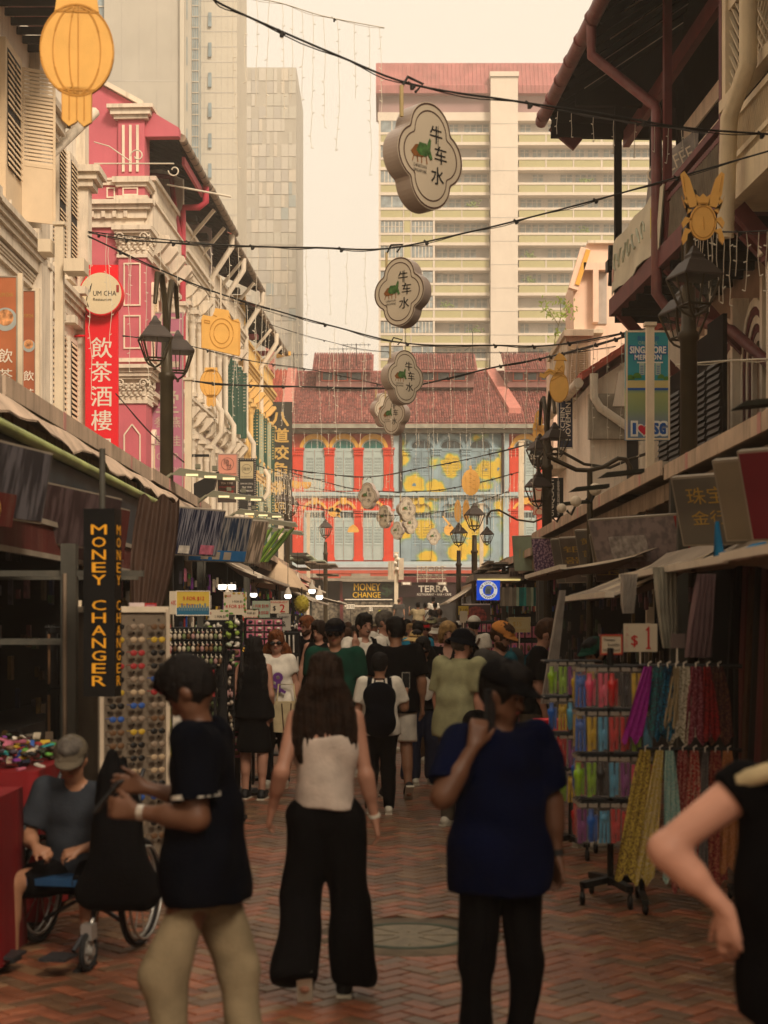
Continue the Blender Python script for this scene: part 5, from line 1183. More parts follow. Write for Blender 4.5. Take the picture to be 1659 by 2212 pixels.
drape('dusky mauve clothes hanging at the near right stall',1505,1545,1240,1420,8.6,1480,1540,mat('mauve_cloth',(.12,.07,.07),var=.4))
r_=T('cloth_bundle','bright blue cloth bundle on the awning bar at the right edge','cloth',P(1600,1185,9));bl_=mat('bright_blue_cloth',(.01,.17,.36),var=.2)
q=MB();q.tube([(-.14,0,.16),(-.13,0,-.03),(-.02,0,-.06),(.08,0,-.0),(.15,0,.03)],[.012,.035,.035,.03,.012],bl_,8);q.build('cloth',r_)
signw=mat('sign_face',(.50,.42,.31),rough=.5,var=.05,bump=0);signs_=mat('sign_side',(.42,.34,.29),rough=.4,var=.08,bump=0,metal=.25)
signd=mat('sign_brown_line',(.06,.025,.018),bump=0,var=.05);cartg=mat('cart_green',(.05,.12,.03),bump=0,var=.5,scale=20);cartb=mat('cart_brown',(.22,.08,.02),bump=0,var=.4)
def quatre(k,n=72):
 pts=[]
 for i in range(n):
  t_=2*math.pi*i/n;best=0
  for(cx,cz,R)in((0,.235,.265),(0,-.235,.265),(.165,0,.262),(-.165,0,.262)):
   c=math.hypot(cx,cz);ph=t_-math.atan2(cz,cx);d2=R*R-(c*math.sin(ph))**2
   if d2>=0:best=max(best,c*math.cos(ph)+math.sqrt(d2))
  pts.append((best*k*math.cos(t_),best*k*math.sin(t_)))
 return pts
def off(pts,d):
 return[(x*(1-d/math.hypot(x,z)),z*(1-d/math.hypot(x,z)))for x,z in pts]
def ringband(q,a,b,y,m):
 n=len(a);q.add([(x,y,z)for x,z in a]+[(x,y,z)for x,z in b],[(i,(i+1)%n,n+(i+1)%n,n+i)for i in range(n)],m)
qs=None
def qsign(label,c,rz,sc_=1.,hang=.5):
 global qs
 if qs is None:
  r=T('hanging_sign','x','sign');th=.2;o1=quatre(1)
  q=MB();q.prism(o1,(0,0,0),(1,0,0),(0,0,1),(0,th,0),signw,signs_);q.build('box',r)
  q=MB()
  for y,s in((-.003,1),(th+.003,-1)):
   P1=[(x*s,z)for x,z in o1]
   if s<0:P1=P1[::-1]
   ringband(q,off(P1,.008),off(P1,.024),y,signd);ringband(q,off(P1,.075),off(P1,.088),y,signd)
  q.build('border_line',r)
  q=MB()
  for i,(ch,x,z)in enumerate((('牛',.07,.21),('车',.13,.03),('水',.09,-.17))):txt(q,ch,(x,-.005,z),.165,blk,bold=.012)
  q.box(.095,.1,-.005,-.004,.03,.3,blk)
  txt(q,'CHINATOWN',(-.14,-.005,-.12),.03,blk,maxw=.17);txt(q,'SINGAPORE',(-.14,-.005,-.165),.03,blk,maxw=.17);q.build('lettering',r)
  q=MB();
  q.prism([(-.26,.0),(-.2,.07),(-.1,.09),(-.08,.02),(-.1,-.03),(-.22,-.04)],(0,-.004,0),(1,0,0),(0,0,1),(0,-.002,0),cartb)
  q.prism([(-.19,.02),(-.15,.1),(-.06,.1),(-.02,.03),(-.06,-.02),(-.15,-.02)],(0,-.0065,0),(1,0,0),(0,0,1),(0,-.001,0),cartg)
  q.prism([(-.05,.1),(-.02,.16),(.0,.14),(-.01,.05),(.02,-.03),(-.01,-.04),(-.05,.02)],(0,-.0075,0),(1,0,0),(0,0,1),(0,-.001,0),cartg)
  for x0,x1 in((-.22,-.24),(-.18,-.17),(-.12,-.12),(-.06,-.05)):q.beam((x0,-.005,-.02),(x1,-.005,-.09),.01,.002,cartb)
  q.build('cart_emblem',r)
  q=MB();q.tube([(-.28,.1,.33),(-.28,.1,.62)],.02,mat('hook_strap',(.45,.34,.16)),6);q.tube([(-.28,.1,.6),(-.2,.1,.72),(.0,.1,.7),(-.1,.1,.6)],.014,wire_m,5);q.build('hanger',r)
  qs=r;r.location=c;r.rotation_euler=(0,0,rz);r.scale=(sc_,)*3;r['label']=label;r['group']='round lobed hanging signs over the street';return r
 return copy_tree(qs,loc=c,rz=rz,scale=sc_,label=label)
rd=math.radians
for(lab,u,v,Y,a)in(('largest lobed hanging sign, topmost over the street, its pale side rim on the left',930,337,14.3,43),('second largest lobed sign, below the largest, its rim on the right',862,630,22,-33),('third lobed sign down, overlapping the one behind it',876,815,28,38),('fourth lobed sign, just under the third, turned to the left',846,895,37,-40),('lobed sign mostly hidden behind the fourth one, on its left',832,885,45,42),('small lobed sign left of the middle, in front of the coral house',793,1071,57,-33),('small lobed sign between the coral house and the blue house, lower left',829,1116,66,-40),('small lobed sign in front of the left edge of the blue house',880,1100,62,32),('small lobed sign partly hidden under its neighbour by the blue house',888,1131,74,35),('lowest tiny lobed sign left of the blue house',857,1146,84,-36),('tiny lobed sign facing straight ahead before the flower mural',937,1159,90,0)):
 qsign(lab,P(u,v,Y),rd(a))
def strand_set(q,pts,seed,lo,hi,step,r=.005,m=wirew):
 r*=.62;step*=1.15
 rr=random.Random(seed);acc=0
 for i in range(len(pts)-1):
  a,b=Vector(pts[i]),Vector(pts[i+1]);L=(b-a).length;d=acc
  while d<L:
   p=a.lerp(b,d/L);ln=rr.uniform(lo,hi);z=0;path=[p];x=0
   while z<ln:
    z+=.16;x+=rr.uniform(-.018,.018);path.append(p+Vector((x,0,-z)))
    if rr.random()<.6:pp=path[-1];q.tube([pp,pp+Vector((rr.choice((-1,1))*.035,0,rr.uniform(-.02,.03)))],r*1.5,m,3,False)
   q.tube(path,r,m,3,False);d+=step*rr.uniform(.7,1.3)
  acc=d-L
def string(label,pts,r=.014,sockets=1.1,strands=None,seed=0,sub=6,m=wire_m):
 W=[P(*p)for p in pts];o=T('light_string',label,'string lights',W[0]);W=[p-W[0]for p in W]
 sm=[]
 for i in range(len(W)-1):
  p0=W[max(i-1,0)];p1=W[i];p2=W[i+1];p3=W[min(i+2,len(W)-1)]
  for k in range(sub):
   t=k/sub;sm.append(.5*((2*p1)+(p2-p0)*t+(2*p0-5*p1+4*p2-p3)*t*t+(3*p1-p0-3*p2+p3)*t**3))
 sm.append(W[-1]);rr=random.Random(seed)
 r*=.72;q=MB();q.tube(sm,r,m,6)
 q.tube([p+Vector((0,.01,-.014+.014*math.sin(i*1.1)))for i,p in enumerate(sm)],r*.5,m,5);q.build('cable',o)
 q=MB();acc=.3
 for i in range(len(sm)-1):
  L=(sm[i+1]-sm[i]).length;acc+=L
  if acc>sockets:acc=0;p=sm[i];q.tube([p,p-Vector((0,0,.05))],r*1.7,wire_m,6);q.tube([p+Vector((-.04,0,.02)),p+Vector((.03,0,-.03))],r*1.2,wire_m,5)
 q.build('socket',o,kind='stuff')
 if strands:q=MB();strand_set(q,sm,seed,*strands);q.build('icicle_strands',o,kind='stuff')
 return o
string('thick black cable from the top left down across the largest hanging sign to the right',[(455,-6,13.4),(505,22,13.6),(725,118,14),(890,182,14.3),(1110,218,14.6),(1300,246,15),(1480,276,15.2),(1665,290,15.5)],.016,1.2)
string('light string on the verandah eave with short glowing drops',[(1205,237,30),(1300,255,29),(1420,272,27.5),(1560,290,25)],.02,3,(.35,.55,.45,.012),31)
string('black cable crossing under the largest sign and carrying the second sign',[(190,502,26),(300,520,24),(545,532,22.5),(690,535,22.2),(835,537,22),(1010,502,22),(1170,463,22),(1360,412,21.5),(1665,325,20.5)],.017,1.2)
string('cable from the cream pole down to the third sign and on to the advertising panel',[(190,510,24),(342,581,26),(468,632,27),(597,671,28),(725,706,28),(880,742,28),(1070,746,28),(1200,745,26),(1405,708,23)],.02,1.4,(1.2,3.2,.55,.008),5)
string('cable from the left pole at roof height across the red roof',[(405,822,32),(500,831,33),(640,835,35),(850,838,36),(930,826,36),(1060,795,35),(1190,770,34),(1405,712,24)],.026,1.2,None,6)
string('faint string of small lamps drooping from the camera ornament toward the red roof',[(265,725,26),(400,745,30),(545,780,34),(680,800,38),(830,832,42)],.014,1.8,None,7)
string('string of small lights in front of the coral house windows',[(600,1010,50),(690,1022,55),(800,1030,58),(905,1012,58),(1010,992,56),(1160,955,48)],.025,1.6,(.15,.4,.5,.012),8)
string('lower string of lights crossing in front of the balconies',[(600,1012,50),(680,1035,56),(780,1058,60),(900,1062,60),(1000,1050,56),(1120,1020,50)],.02,1.6,(.5,1.6,.3,.012),9)
string('string of dense icicle lights over the lower arches',[(628,1045,70),(760,1066,74),(900,1072,74),(1085,1068,74)],.02,2.2,(.6,2.6,.3,.011),10)
string('string with lights near the small hanging signs',[(640,1090,60),(760,1108,64),(900,1112,64),(1010,1092,62),(1100,1060,55)],.02,2,(.2,.5,.6,.012),12)
string('short icicle lights along the gutter of the coral and blue houses',[(630,933,92),(850,935,92),(1190,935,92)],.02,50,(.5,1.2,.55,.014),13)
string('icicle lights hanging over the long red roof, upper row',[(580,700,44),(700,735,46),(840,760,48),(1180,760,46)],.012,3,(1.4,3.6,.5,.007),14)
string('icicle lights dangling in the sky left of the hanging signs',[(508,-8,20),(600,5,21),(700,35,22),(830,60,23)],.01,3,(.9,2.3,.26,.008),15,m=wirew)
string('second veil of icicle lights against the sky between the towers and the flats',[(515,533,26),(650,536,26),(820,538,26)],.008,3,(.9,2.1,.3,.008),16,m=wirew)
string('icicle lights in front of the pink shophouse and the red banner',[(190,500,25),(300,512,25),(500,531,25)],.012,2,(.5,1.6,.35,.008),17)
string('icicle lights hanging in front of the green shutters of the left row',[(450,640,44),(520,655,46),(640,690,50)],.012,3,(1,3.5,.6,.011),18)
string('thin cable sloping down behind the left lamp post',[(250,850,28),(330,940,30),(400,1000,32)],.014,9)
string('light string across the left end of the street by the black restaurant sign',[(515,990,52),(570,1010,55),(640,1030,60),(700,1036,64)],.02,1.6,(.5,2.4,.22,.012),19)
string('icicle lights under the cream balcony at the right edge',[(1480,480,19),(1560,500,17),(1665,498,16)],.012,3,(.3,.95,.17,.009),20)
string('icicle lights by the navy sign and white boxes on the right',[(1180,770,38),(1265,758,38),(1330,748,37)],.014,3,(.4,1.6,.35,.011),21)
string('white cable across the lamp post at the right edge',[(1460,788,18),(1560,780,17),(1665,775,16)],.014,9,m=wirew)
string('icicle lights in the arched window right of the advertising panel',[(1455,890,34),(1500,888,34)],.014,9,(.5,1.0,.17,.011),22)
def ornament(name,label,c,W_,pts,lines,rz=0,thick=.035,cat='ornament'):
 r=T(name,label,cat,c,rz);q=MB()
 for p_ in pts:q.prism([(x*W_,z*W_)for x,z in p_],(0,0,0),(1,0,0),(0,0,1),(0,thick,0),gold,golde)
 q.build('board',r);q=MB()
 for l_ in lines:
  l_=[(x*W_,z*W_)for x,z in l_]
  for i in range(len(l_)-1):q.beam((l_[i][0],-.002,l_[i][1]),(l_[i+1][0],-.002,l_[i+1][1]),.004,.018*W_+.003,golde)
 q.build('painted_line',r);return r
def ellp(cx,cz,rx,rz_,n=24,a0=0,a1=360):return[(cx+rx*math.cos(rd(a0+(a1-a0)*i/n)),cz+rz_*math.sin(rd(a0+(a1-a0)*i/n)))for i in range(n+(0 if a1-a0==360 else 1))]
lan_out=ellp(0,0,.5,.63,36);
tas=[[(-.2+.1*k,-.95-.08*(k%2)),(-.1+.1*k,-.97-.07*((k+1)%2)),(-.1+.1*k,-.5),(-.2+.1*k,-.5)]for k in range(4)]
lan_lines=[ellp(0,0,.49,.62,36)+[(.49,0)],ellp(0,0,.32,.6,20,100,260),ellp(0,0,.32,.6,20,-80,80),ellp(0,0,.1,.6,20,100,260),[(.02,-.6),(.02,.6)],[(-.3,.52),(.3,.52)],[(-.25,-.54),(.25,-.54)]]+[[(-.2+.1*k,-.55),(-.2+.1*k,-.95)]for k in range(5)]
o=ornament('lantern_ornament','biggest flat gold lantern ornament with tassels at the top left',P(166,108,11),.53,[lan_out,[(-.3,.5),(.3,.5),(.27,.7),(-.27,.7)]]+tas,lan_lines,rz=.1)
q=MB();q.tube([(0,.015,.34),(0,.015,2.0)],.008,wire_m);q.tube([(-.06,.02,-.5),(-.06,.02,-.56)],.012,wire_m);q.build('cord',o)
o=ornament('lantern_ornament','smaller flat gold lantern ornament left of the green shutters',P(456,828,35),.52,[lan_out,[(-.3,.5),(.3,.5),(.27,.7),(-.27,.7)]]+tas,lan_lines)
q=MB();q.tube([(0,.015,.34),(.02,.015,.75)],.01,cream);q.build('cord',o)
o=ornament('camera_ornament','flat gold camera shaped ornament beside the double lamp on the left',P(477,716,22),.56,[[(-.5,-.42),(.48,-.62),(.5,-.55),(.5,.22),(.45,.34),(.3,.3),(.26,.32),(.2,.55),(-.14,.6),(-.2,.42),(-.24,.38),(-.46,.42),(-.5,.3)]],[ellp(.02,-.05,.3,.38,28)+[(.32,-.05)],ellp(.02,-.05,.2,.26,24)+[(.22,-.05)],[(-.42,.28),(-.28,.26),(-.28,.2),(-.42,.22),(-.42,.28)],[(-.2,.42),(-.1,.38)],[(.2,.4),(.28,.3),(.46,.24)],[(-.49,-.41),(-.49,.3)],[(.47,-.6),(.47,.25)]],rz=.12)
q=MB();q.tube([(0,.015,.3),(0,.015,.8)],.012,cream);q.build('cord',o)
crab=[ellp(0,-.12,.3,.4,24),[(-.3,.2),(-.42,.5),(-.5,.95),(-.42,1.02),(-.3,.85),(-.22,.6),(-.1,.25)],[(.3,.2),(.42,.5),(.48,.95),(.4,1.0),(.28,.85),(.2,.6),(.1,.25)],[(-.14,.25),(-.16,.5),(-.08,.44),(0,.52),(.08,.44),(.16,.5),(.14,.25)]]
for s in(-1,1):
 for z0,z1 in((.15,.35),(-.05,-.25),(-.3,-.62)):crab.append([(s*.24,z0),(s*.4,z0+.05),(s*.48,z1+.12),(s*.44,z1),(s*.36,z1+.1),(s*.34,z0-.08)]if s>0 else[(s*.24,z0),(s*.34,z0-.08),(s*.36,z1+.1),(s*.44,z1),(s*.48,z1+.12),(s*.4,z0+.05)])
ornament('crab_ornament','flat gold crab ornament above the near right street lamp',P(1519,468,16),.47,crab,[ellp(0,-.12,.26,.35,24)+[(.26,-.12)],[(-.1,.3),(.1,.3)],[(-.4,.55),(-.44,.9)],[(.36,.55),(.42,.9)],[(0,.0),(.02,-.3)]])
rick=[ellp(.12,-.45,.38,.6,24),[(-.05,0),(.3,0),(.35,.35),(.3,.6),(.02,.62),(-.06,.3)],[(-.1,.62),(.44,.58),(.3,.8),(.12,.92),(.0,.78)],[(-.0,.2),(-.3,.3),(-.5,.1),(-.62,.15),(-.66,.0),(-.45,-.08),(-.25,.1),(0,-.05)]]
ornament('rower_ornament','flat gold ornament of a seated figure in a cone hat with a big round wheel',P(1201,812,24),.40,rick,[ellp(.12,-.45,.37,.58,24)+[(.49,-.45)],[(-.05,.62),(.38,.6)],[(.0,.1),(.25,.4),(.3,.1),(.05,.3)],[(-.5,.1),(-.2,.2),(0,.02)],[(-.2,-.2),(.2,0),(.45,-.1)]],rz=-.2)
ornament('rabbit_ornament','flat yellow gold ornament with wavy ears left of the double lamp on the right',P(1163,915,44),.62,[ellp(0,.15,.2,.45,16),[(-.3,-.3),(.2,-.45),(.3,-.1),(0,0),(-.25,.05)],ellp(0,-.45,.3,.25,14)],[[(-.1,.4),(.1,.1),(-.1,-.2),(.15,-.4)]],rz=-.5)
dn=40;du=[((.5+.025*(k%2))*math.cos(2*math.pi*k/dn),(.72+.03*(k%2))*math.sin(2*math.pi*k/dn))for k in range(dn)]
ornament('durian_ornament','flat gold durian shaped ornament before the flower mural',P(1017,1042,48),.56,[du,[(-.05,.7),(.06,.7),(.04,.95),(-.1,.92)]],[[(0,-.65),(.0,.6)],[(-.25,-.5),(-.3,.4)],[(.25,-.5),(.3,.4)]]+[[(-.1+.2*(k%2),.5-.12*k),(.05+.2*(k%2),.45-.12*k)]for k in range(8)])
ornament('slipper_ornament','flat gold pair of slippers ornament behind the tall lamp',P(998,1104,58),.62,[ellp(-.26,0,.22,.7,20),ellp(.26,.05,.22,.66,20)],[[(-.4,.2),(-.26,.5),(-.12,.2)],[(.12,.2),(.26,.5),(.4,.2)]])
ornament('sunglasses_ornament','flat gold sunglasses ornament before the coral house on the left',P(651,1046,56),.66,[ellp(-.28,0,.26,.26,14,180,360)+[(-.02,.12),(-.5,.22)],ellp(.28,0,.26,.26,14,180,360)+[(.52,.12),(.04,.14)]],[ellp(-.28,-.02,.2,.2,12,180,360),ellp(.28,-.02,.2,.2,12,180,360)])
ornament('bun_ornament','small flat gold bun shaped ornament over the far left street',P(763,1142,74),.58,[[(-.5,-.25),(-.35,.1),(-.05,.35),(.05,.35),(.35,.1),(.5,-.2),(.4,-.3),(-.4,-.32)]],[[(-.3,0),(0,.25),(.3,0)]])
ornament('lion_ornament','flat gold lion dance ornament on a lower arch of the coral house',P(722,1106,66),.62,[ellp(0,0,.42,.34,12),ellp(-.25,.2,.2,.2,8),ellp(.3,.12,.22,.18,8),[(.1,-.2),(.5,-.45),(.3,-.1)]],[[(-.2,0),(.1,.1),(.3,-.1)],[(-.3,-.1),(0,-.25)]])
ornament('ladle_ornament','flat pale gold round ornament with a slanted handle before the mural',P(970,1138,70),.62,[ellp(0,-.25,.38,.4,18),[(-.5,.75),(-.4,.8),(.2,.1),(.05,0)]],[[(-.3,-.1),(.3,-.1)]])
lglass=bpy.data.materials.new('lamp_glass');lglass.use_nodes=True;b_=lglass.node_tree.nodes['Principled BSDF'];b_.inputs['Base Color'].default_value=(.5,.5,.42,1);b_.inputs['Alpha'].default_value=.05;b_.inputs['Roughness'].default_value=.1
def lamp_head(root,p,k=1.,crook=False):
 q=MB();s=lambda prof:[(r*k,z*k)for r,z in prof]
 c=(p[0],p[1]);z0=p[2]
 q.lathe([(r,z0+z)for r,z in s([(.38,0),(.38,.025),(.2,.21),(.16,.22),(.13,.25),(.13,.29),(.08,.33),(.05,.38),(.03,.41)])],bronzed,c,4,rot=math.pi/4+.3,sm=False);q.build('lamp_roof',root)
 q=MB()
 for a in range(4):
  t_=a*math.pi/2+math.pi/4+.3;ct,st=math.cos(t_),math.sin(t_)
  q.tube([(c[0]+.36*k*ct,c[1]+.36*k*st,z0),(c[0]+.2*k*ct,c[1]+.2*k*st,z0-.36*k),(c[0]+.14*k*ct,c[1]+.14*k*st,z0-.43*k),(c[0],c[1],z0-.50*k)],.018*k,bronze,5)
  t2=t_+math.pi/4;q.tube([(c[0]+.255*k*math.cos(t2),c[1]+.255*k*math.sin(t2),z0),(c[0]+.15*k*math.cos(t2),c[1]+.15*k*math.sin(t2),z0-.36*k)],.01*k,bronze,4)
  t3=t_+math.pi/2;q.tube([(c[0]+.21*k*ct,c[1]+.21*k*st,z0-.35*k),(c[0]+.21*k*math.cos(t3),c[1]+.21*k*math.sin(t3),z0-.35*k)],.018*k,bronze,4)
 q.ell((c[0],c[1],z0-.52*k),(.03*k,)*3,bronze,6,4);q.build('lamp_frame',root)
 q=MB()
 for a in range(4):
  t_=a*math.pi/2+math.pi/4+.3;t3=t_+math.pi/2
  q.add([(c[0]+.33*k*math.cos(t_),c[1]+.33*k*math.sin(t_),z0-.02),(c[0]+.19*k*math.cos(t_),c[1]+.19*k*math.sin(t_),z0-.34*k),(c[0]+.19*k*math.cos(t3),c[1]+.19*k*math.sin(t3),z0-.34*k),(c[0]+.33*k*math.cos(t3),c[1]+.33*k*math.sin(t3),z0-.02)],[(0,1,2,3)],lglass)
 q.build('lamp_glass',root)
def street_lamp(label,x,Y,zh,dY=.55,dx=.0,k=1.,single=False):
 r=T('street_lamp',label,'street lamp',(x,Y,0),group='lantern street lamps along the stalls')
 q=MB();zt=zh+(.1 if not single else-.66*k)
 q.lathe([(.19,0),(.19,.5),(.14,.6),(.12,.9),(.105,1.0),(.095,zt-.6),(.12,zt-.57),(.12,zt-.5),(.085,zt-.48),(.075,zt)],bronze,n=10);q.build('pole',r)
 if single:lamp_head(r,(0,0,zh),k);return r
 q=MB()
 for s in(-1,1):
  pts=[(0,0,zh+.1),(dx*s*.15,dY*s*.15,zh+.6),(dx*s*.45,dY*s*.45,zh+.98),(dx*s*.8,dY*s*.8,zh+.95),(dx*s,dY*s,zh+.5)]
  q.tube(pts,[.05,.045,.045,.04,.03],bronze,7)
 q.build('gooseneck_arm',r)
 lamp_head(r,(-dx,-dY,zh),k);lamp_head(r,(dx,dY,zh),k)
 return r
street_lamp('nearest left double lantern lamp post in front of the purple sign',-3.13,22,EYE+(V0-728)*21.3/F,.55,.085,.80)
street_lamp('nearest right double lantern lamp post under the gold crab',3.39,17,EYE+(V0-598)*16/F+.0,.95,.13,.82)
street_lamp('double lantern lamp post right of the street, in front of the navy sign',3.2,30,EYE+(V0-948)*29/F,.9,-.05,.80)
street_lamp('double lantern lamp post at the black restaurant sign on the left',-3.42,54,EYE+(V0-1082)*53/F,.7,.1,.85)
street_lamp('small left lamp post in front of the coral house',-2.72,71,EYE+(V0-1140)*71/F,single=True)
street_lamp('taller single lantern lamp post before the flower mural on the right',2.96,50,EYE+(V0-1113)*50/F,single=True)
street_lamp('shorter single lantern lamp post before the flower mural',2.86,58.5,EYE+(V0-1152)*58.5/F,single=True)
for i,(u,v,Y,dxx)in enumerate(((1052,1155,46,.9),(1163,1052,30,.9))):
 r=T('crook_lamp',['hanging lantern on a curved arm before the mural','hanging lantern on a curved arm by the right lamp post'][i],'street lamp',P(u,v,Y));
 lamp_head(r,(0,0,0),(.62,.8)[i]);q=MB();q.tube([(0,0,.3),(.0,0,.55),(.12,0,.72),(.35,0,.75),(dxx,0,.45),(dxx+.5,0,.38),(dxx+.9,0,.55),(dxx+1.3,0,.68)],.03,bronze,7);q.build('curved_arm',r)
r=T('crook_lamp','long double curved bracket with a grey bell lamp over the right roofs','street lamp',P(1274,1035,19));k_=19/F
q=MB();q.tube([((1183-1274)*k_,0,(1035-985)*k_),((1200-1274)*k_,0,(1035-994)*k_),((1245-1274)*k_,0,(1035-1015)*k_),((1274-1274)*k_,0,(1035-1016)*k_),((1305-1274)*k_,0,(1035-1008)*k_),((1335-1274)*k_,0,(1035-990)*k_),((1352-1274)*k_,0,(1035-992)*k_),((1362-1274)*k_,0,(1035-1010)*k_),((1363-1274)*k_,0,(1035-1035)*k_)],.028,bronze,8);q.tube([(0,0,.1),(0,0,-3.2)],[.035,.05],bronze,8);q.build('curved_arm',r)
q=MB();q.lathe([(.02,.0),(.04,-.06),(.16,-.26),(.19,-.28)],bronzed,(89*k_,0),12);q.build('bell_shade',r)
polem=mat('cream_pole',(.70,.58,.42),rough=.5,var=.08,streak=.3)
def cpole(label,u,vt,Y,w_=.16,extra=None):
 p=P(u,vt,Y);r=T('pole',label,'pole',(p.x,Y,0));q=MB();q.box(-w_/2,w_/2,-w_/2,w_/2,0,p.z,polem);q.box(-w_/2-.03,w_/2+.03,-w_/2-.03,w_/2+.03,p.z,p.z+.05,polem);q.build('post',r)
 if extra:extra(r,p)
 return r
def pole_box(r,p):
 q=MB();q.box(.1,.42,-.2,.2,p.z-.75,p.z-.55,polem);q.box(-.3,-.1,-.2,.2,p.z-.45,p.z-.25,polem);q.build('lamp_box',r)
cpole('cream square pole in front of the white shophouse on the left',129,488,24,.13,pole_box)
def pole_fl(r,p):
 q=MB();q.hexa([(.12,-.1,p.z-2.42),(.5,-.1,p.z-2.3),(.5,.1,p.z-2.3),(.12,.1,p.z-2.42),(.12,-.1,p.z-2.1),(.62,-.1,p.z-1.85),(.62,.1,p.z-1.85),(.12,.1,p.z-2.1)],black);q.box(.08,.42,-.05,0,p.z-1.55,p.z-1.5,black);q.build('floodlight',r)
cpole('thin cream pole with a black floodlight right of the purple sign',407,822,31,.14,pole_fl)
cpole('cream post standing in front of the blue advertising panel',1404,705,22,.11)
cpole('thin cream post before the blue and coral houses on the right',1126,955,62,.2)
cpole('short cream post before the flower mural',1040,1090,66,.16)
def pole_cam(r,p):
 q=MB();q.box(-.42,-.12,-.3,.0,3.75,4.7,stn);q.box(.12,.38,-.3,0,3.75,4.85,stn);q.build('speaker_box',r)
 q=MB()
 for(x,z)in((-.02,5.0),(.1,4.8),(-.05,4.6),(.05,4.3)):q.ell((x,-.25,z),(.1,.1,.09),white,8,6)
 q.build('camera_dome',r)
cpole('pale post with cameras and speaker boxes in the middle before the end houses',856,1195,78,.2,pole_cam)
cpole('thin pale post with a small dish left of the coral house',666,1108,74,.16)
cpole('pale narrow post just left of the black restaurant sign lamp',607,1115,60,.2)
def board(name,label,u0,u1,v0,v1,Y,m,rz=0,t_=.1,cat='sign',edge=None):
 w_,h_=(u1-u0)*Y/F/max(.3,math.cos(rz)),(v1-v0)*Y/F;r=T(name,label,cat,P((u0+u1)/2,(v0+v1)/2,Y),rz)
 q=MB();q.box(-w_/2,w_/2,0,t_,-h_/2,h_/2,m);q.build('board',r)
 if edge:q=MB();e=min(.05,w_*.04);[q.box(*b_,edge)for b_ in((-w_/2,-w_/2+e,-.01,-.001,-h_/2,h_/2),(w_/2-e,w_/2,-.01,-.001,-h_/2,h_/2),(-w_/2+e,w_/2-e,-.01,-.001,h_/2-e,h_/2),(-w_/2+e,w_/2-e,-.01,-.001,-h_/2,-h_/2+e))];q.build('frame',r)
 return r,w_,h_
redb=mat('bright_red_banner',(.75,.008,.02),var=.03,bump=0,rough=.6)
r,w_,h_=board('banner_sign','bright red vertical tea house banner sign with a round cream name disc',184,255,572,1010,34.5,redb)
k=34.5/F;cz=lambda v:((572+1010)/2-v)*k
q=MB();q.lathe([(47*k,0),(47*k,.28)],redb,n=40);q.xf(Matrix.Translation((.02,.07,cz(638)))@Matrix.Rotation(T90,4,'X'));q.build('disc_box',r)
q=MB();disc(q,44.5*k,.0005,-.216,mat('disc_cream',(.70,.58,.38),bump=0,var=.03),cx=.02,cz=cz(638));q.build('disc_face',r)
q=MB();y=-.222
for ch,v in(('飲',751),('茶',803),('酒',856),('樓',908),('家',965)):txt(q,ch,(0,-.004,cz(v)),.46,whit,bold=.012)
txt(q,'UM CHA',(.11,y,cz(638)),.11,blk,w=.52,bold=.004);q.tube([(-.36,y,cz(622)),(-.27,y,cz(640)),(-.22,y,cz(634)),(-.18,y,cz(617))],.008,blk,4);q.tube([(-.2,y,cz(622)),(-.28,y,cz(642)),(-.3,y,cz(655)),(-.25,y,cz(668))],.011,blk,4)
txt(q,'Restaurant',(.06,y,cz(651)),.065,blk,w=.42);q.box(.37,.43,y,y+.003,cz(636),cz(620),GOODS[0]);q.build('lettering',r)
q=MB();q.tube([(-.36,.05,cz(725)),(-.75,.05,cz(725))],.03,redb,6);q.box(-.8,-.75,0,.1,cz(735),cz(716),pinkd);q.build('bracket',r)
purp=mat('purple_sign',(.42,.15,.22),var=.05,bump=0,streak=.15,dirt=(.3,.1,.15))
r,w_,h_=board('vertical_sign','dusty purple vertical medicine hall sign with white characters',327,396,674,1100,42.5,purp,edge=signs_)
k=42.5/F;cz=lambda v:(887-v)*k
q=MB()
for ch,v in(('仁',700),('壽',752),('堂',868)):txt(q,ch,(0,-.01,cz(v if v<800 else 868)),.62,signw,bold=.02)if ch!='壽' else txt(q,'一',(0,-.01,cz(787)),.16,signw,w=.6,bold=.02)
for ch,u,v in(('参',-.21,912),('燕',.21,912),('茸',-.21,952),('桂',.21,952)):txt(q,ch,(u,-.01,cz(v)),.3,signw,bold=.012)
q.box(-w_/2+.04,w_/2-.04,-.006,-.002,cz(889),cz(888),signs_)
txt(q,'CHOP',(0,-.01,cz(986)),.18,signw,w=.6);txt(q,'WANG SENG',(0.0,-.01,cz(1016)),.17,signw,w=.78);q.build('lettering',r)
blks=mat('charcoal_sign',(.045,.043,.036),var=.1,bump=0)
r,w_,h_=board('vertical_sign','tall charcoal restaurant sign with gold brush characters before the coral house',578,631,868,1235,69,blks)
k=69/F;cz=lambda v:(1051-v)*k
q=MB();gb_=mat('gold_brush',(.62,.40,.12),bump=0,var=.05)
for ch,v in(('八',905),('道',940),('饺',977),('鱼',1013),('粥',1053),('鲜',1092)):txt(q,ch,(0,-.01,cz(v)),.62,gb_,w=.8,bold=.03)
txt(q,'chinatownseafood.com',(0,-.01,cz(1152)),.13,redt,w=w_*.93);q.build('lettering',r)
slm=mat('salmon_sign',(.62,.26,.18),var=.06,bump=0)
r,w_,h_=board('hanging_sign','salmon square sign with a thin ring emblem on the left',470,513,980,1030,46,slm,cat='sign',edge=signs_)
q=MB();disc(q,.19,.18,-.006,blk,32,cz=.04);txt(q,'隐',(-.03,-.006,.1),.16,blk);txt(q,'世',(.04,-.006,-.04),.16,blk);txt(q,'ARCADIA ROOM',(0,-.006,-.26),.05,blk,w=.5);q.build('lettering',r)
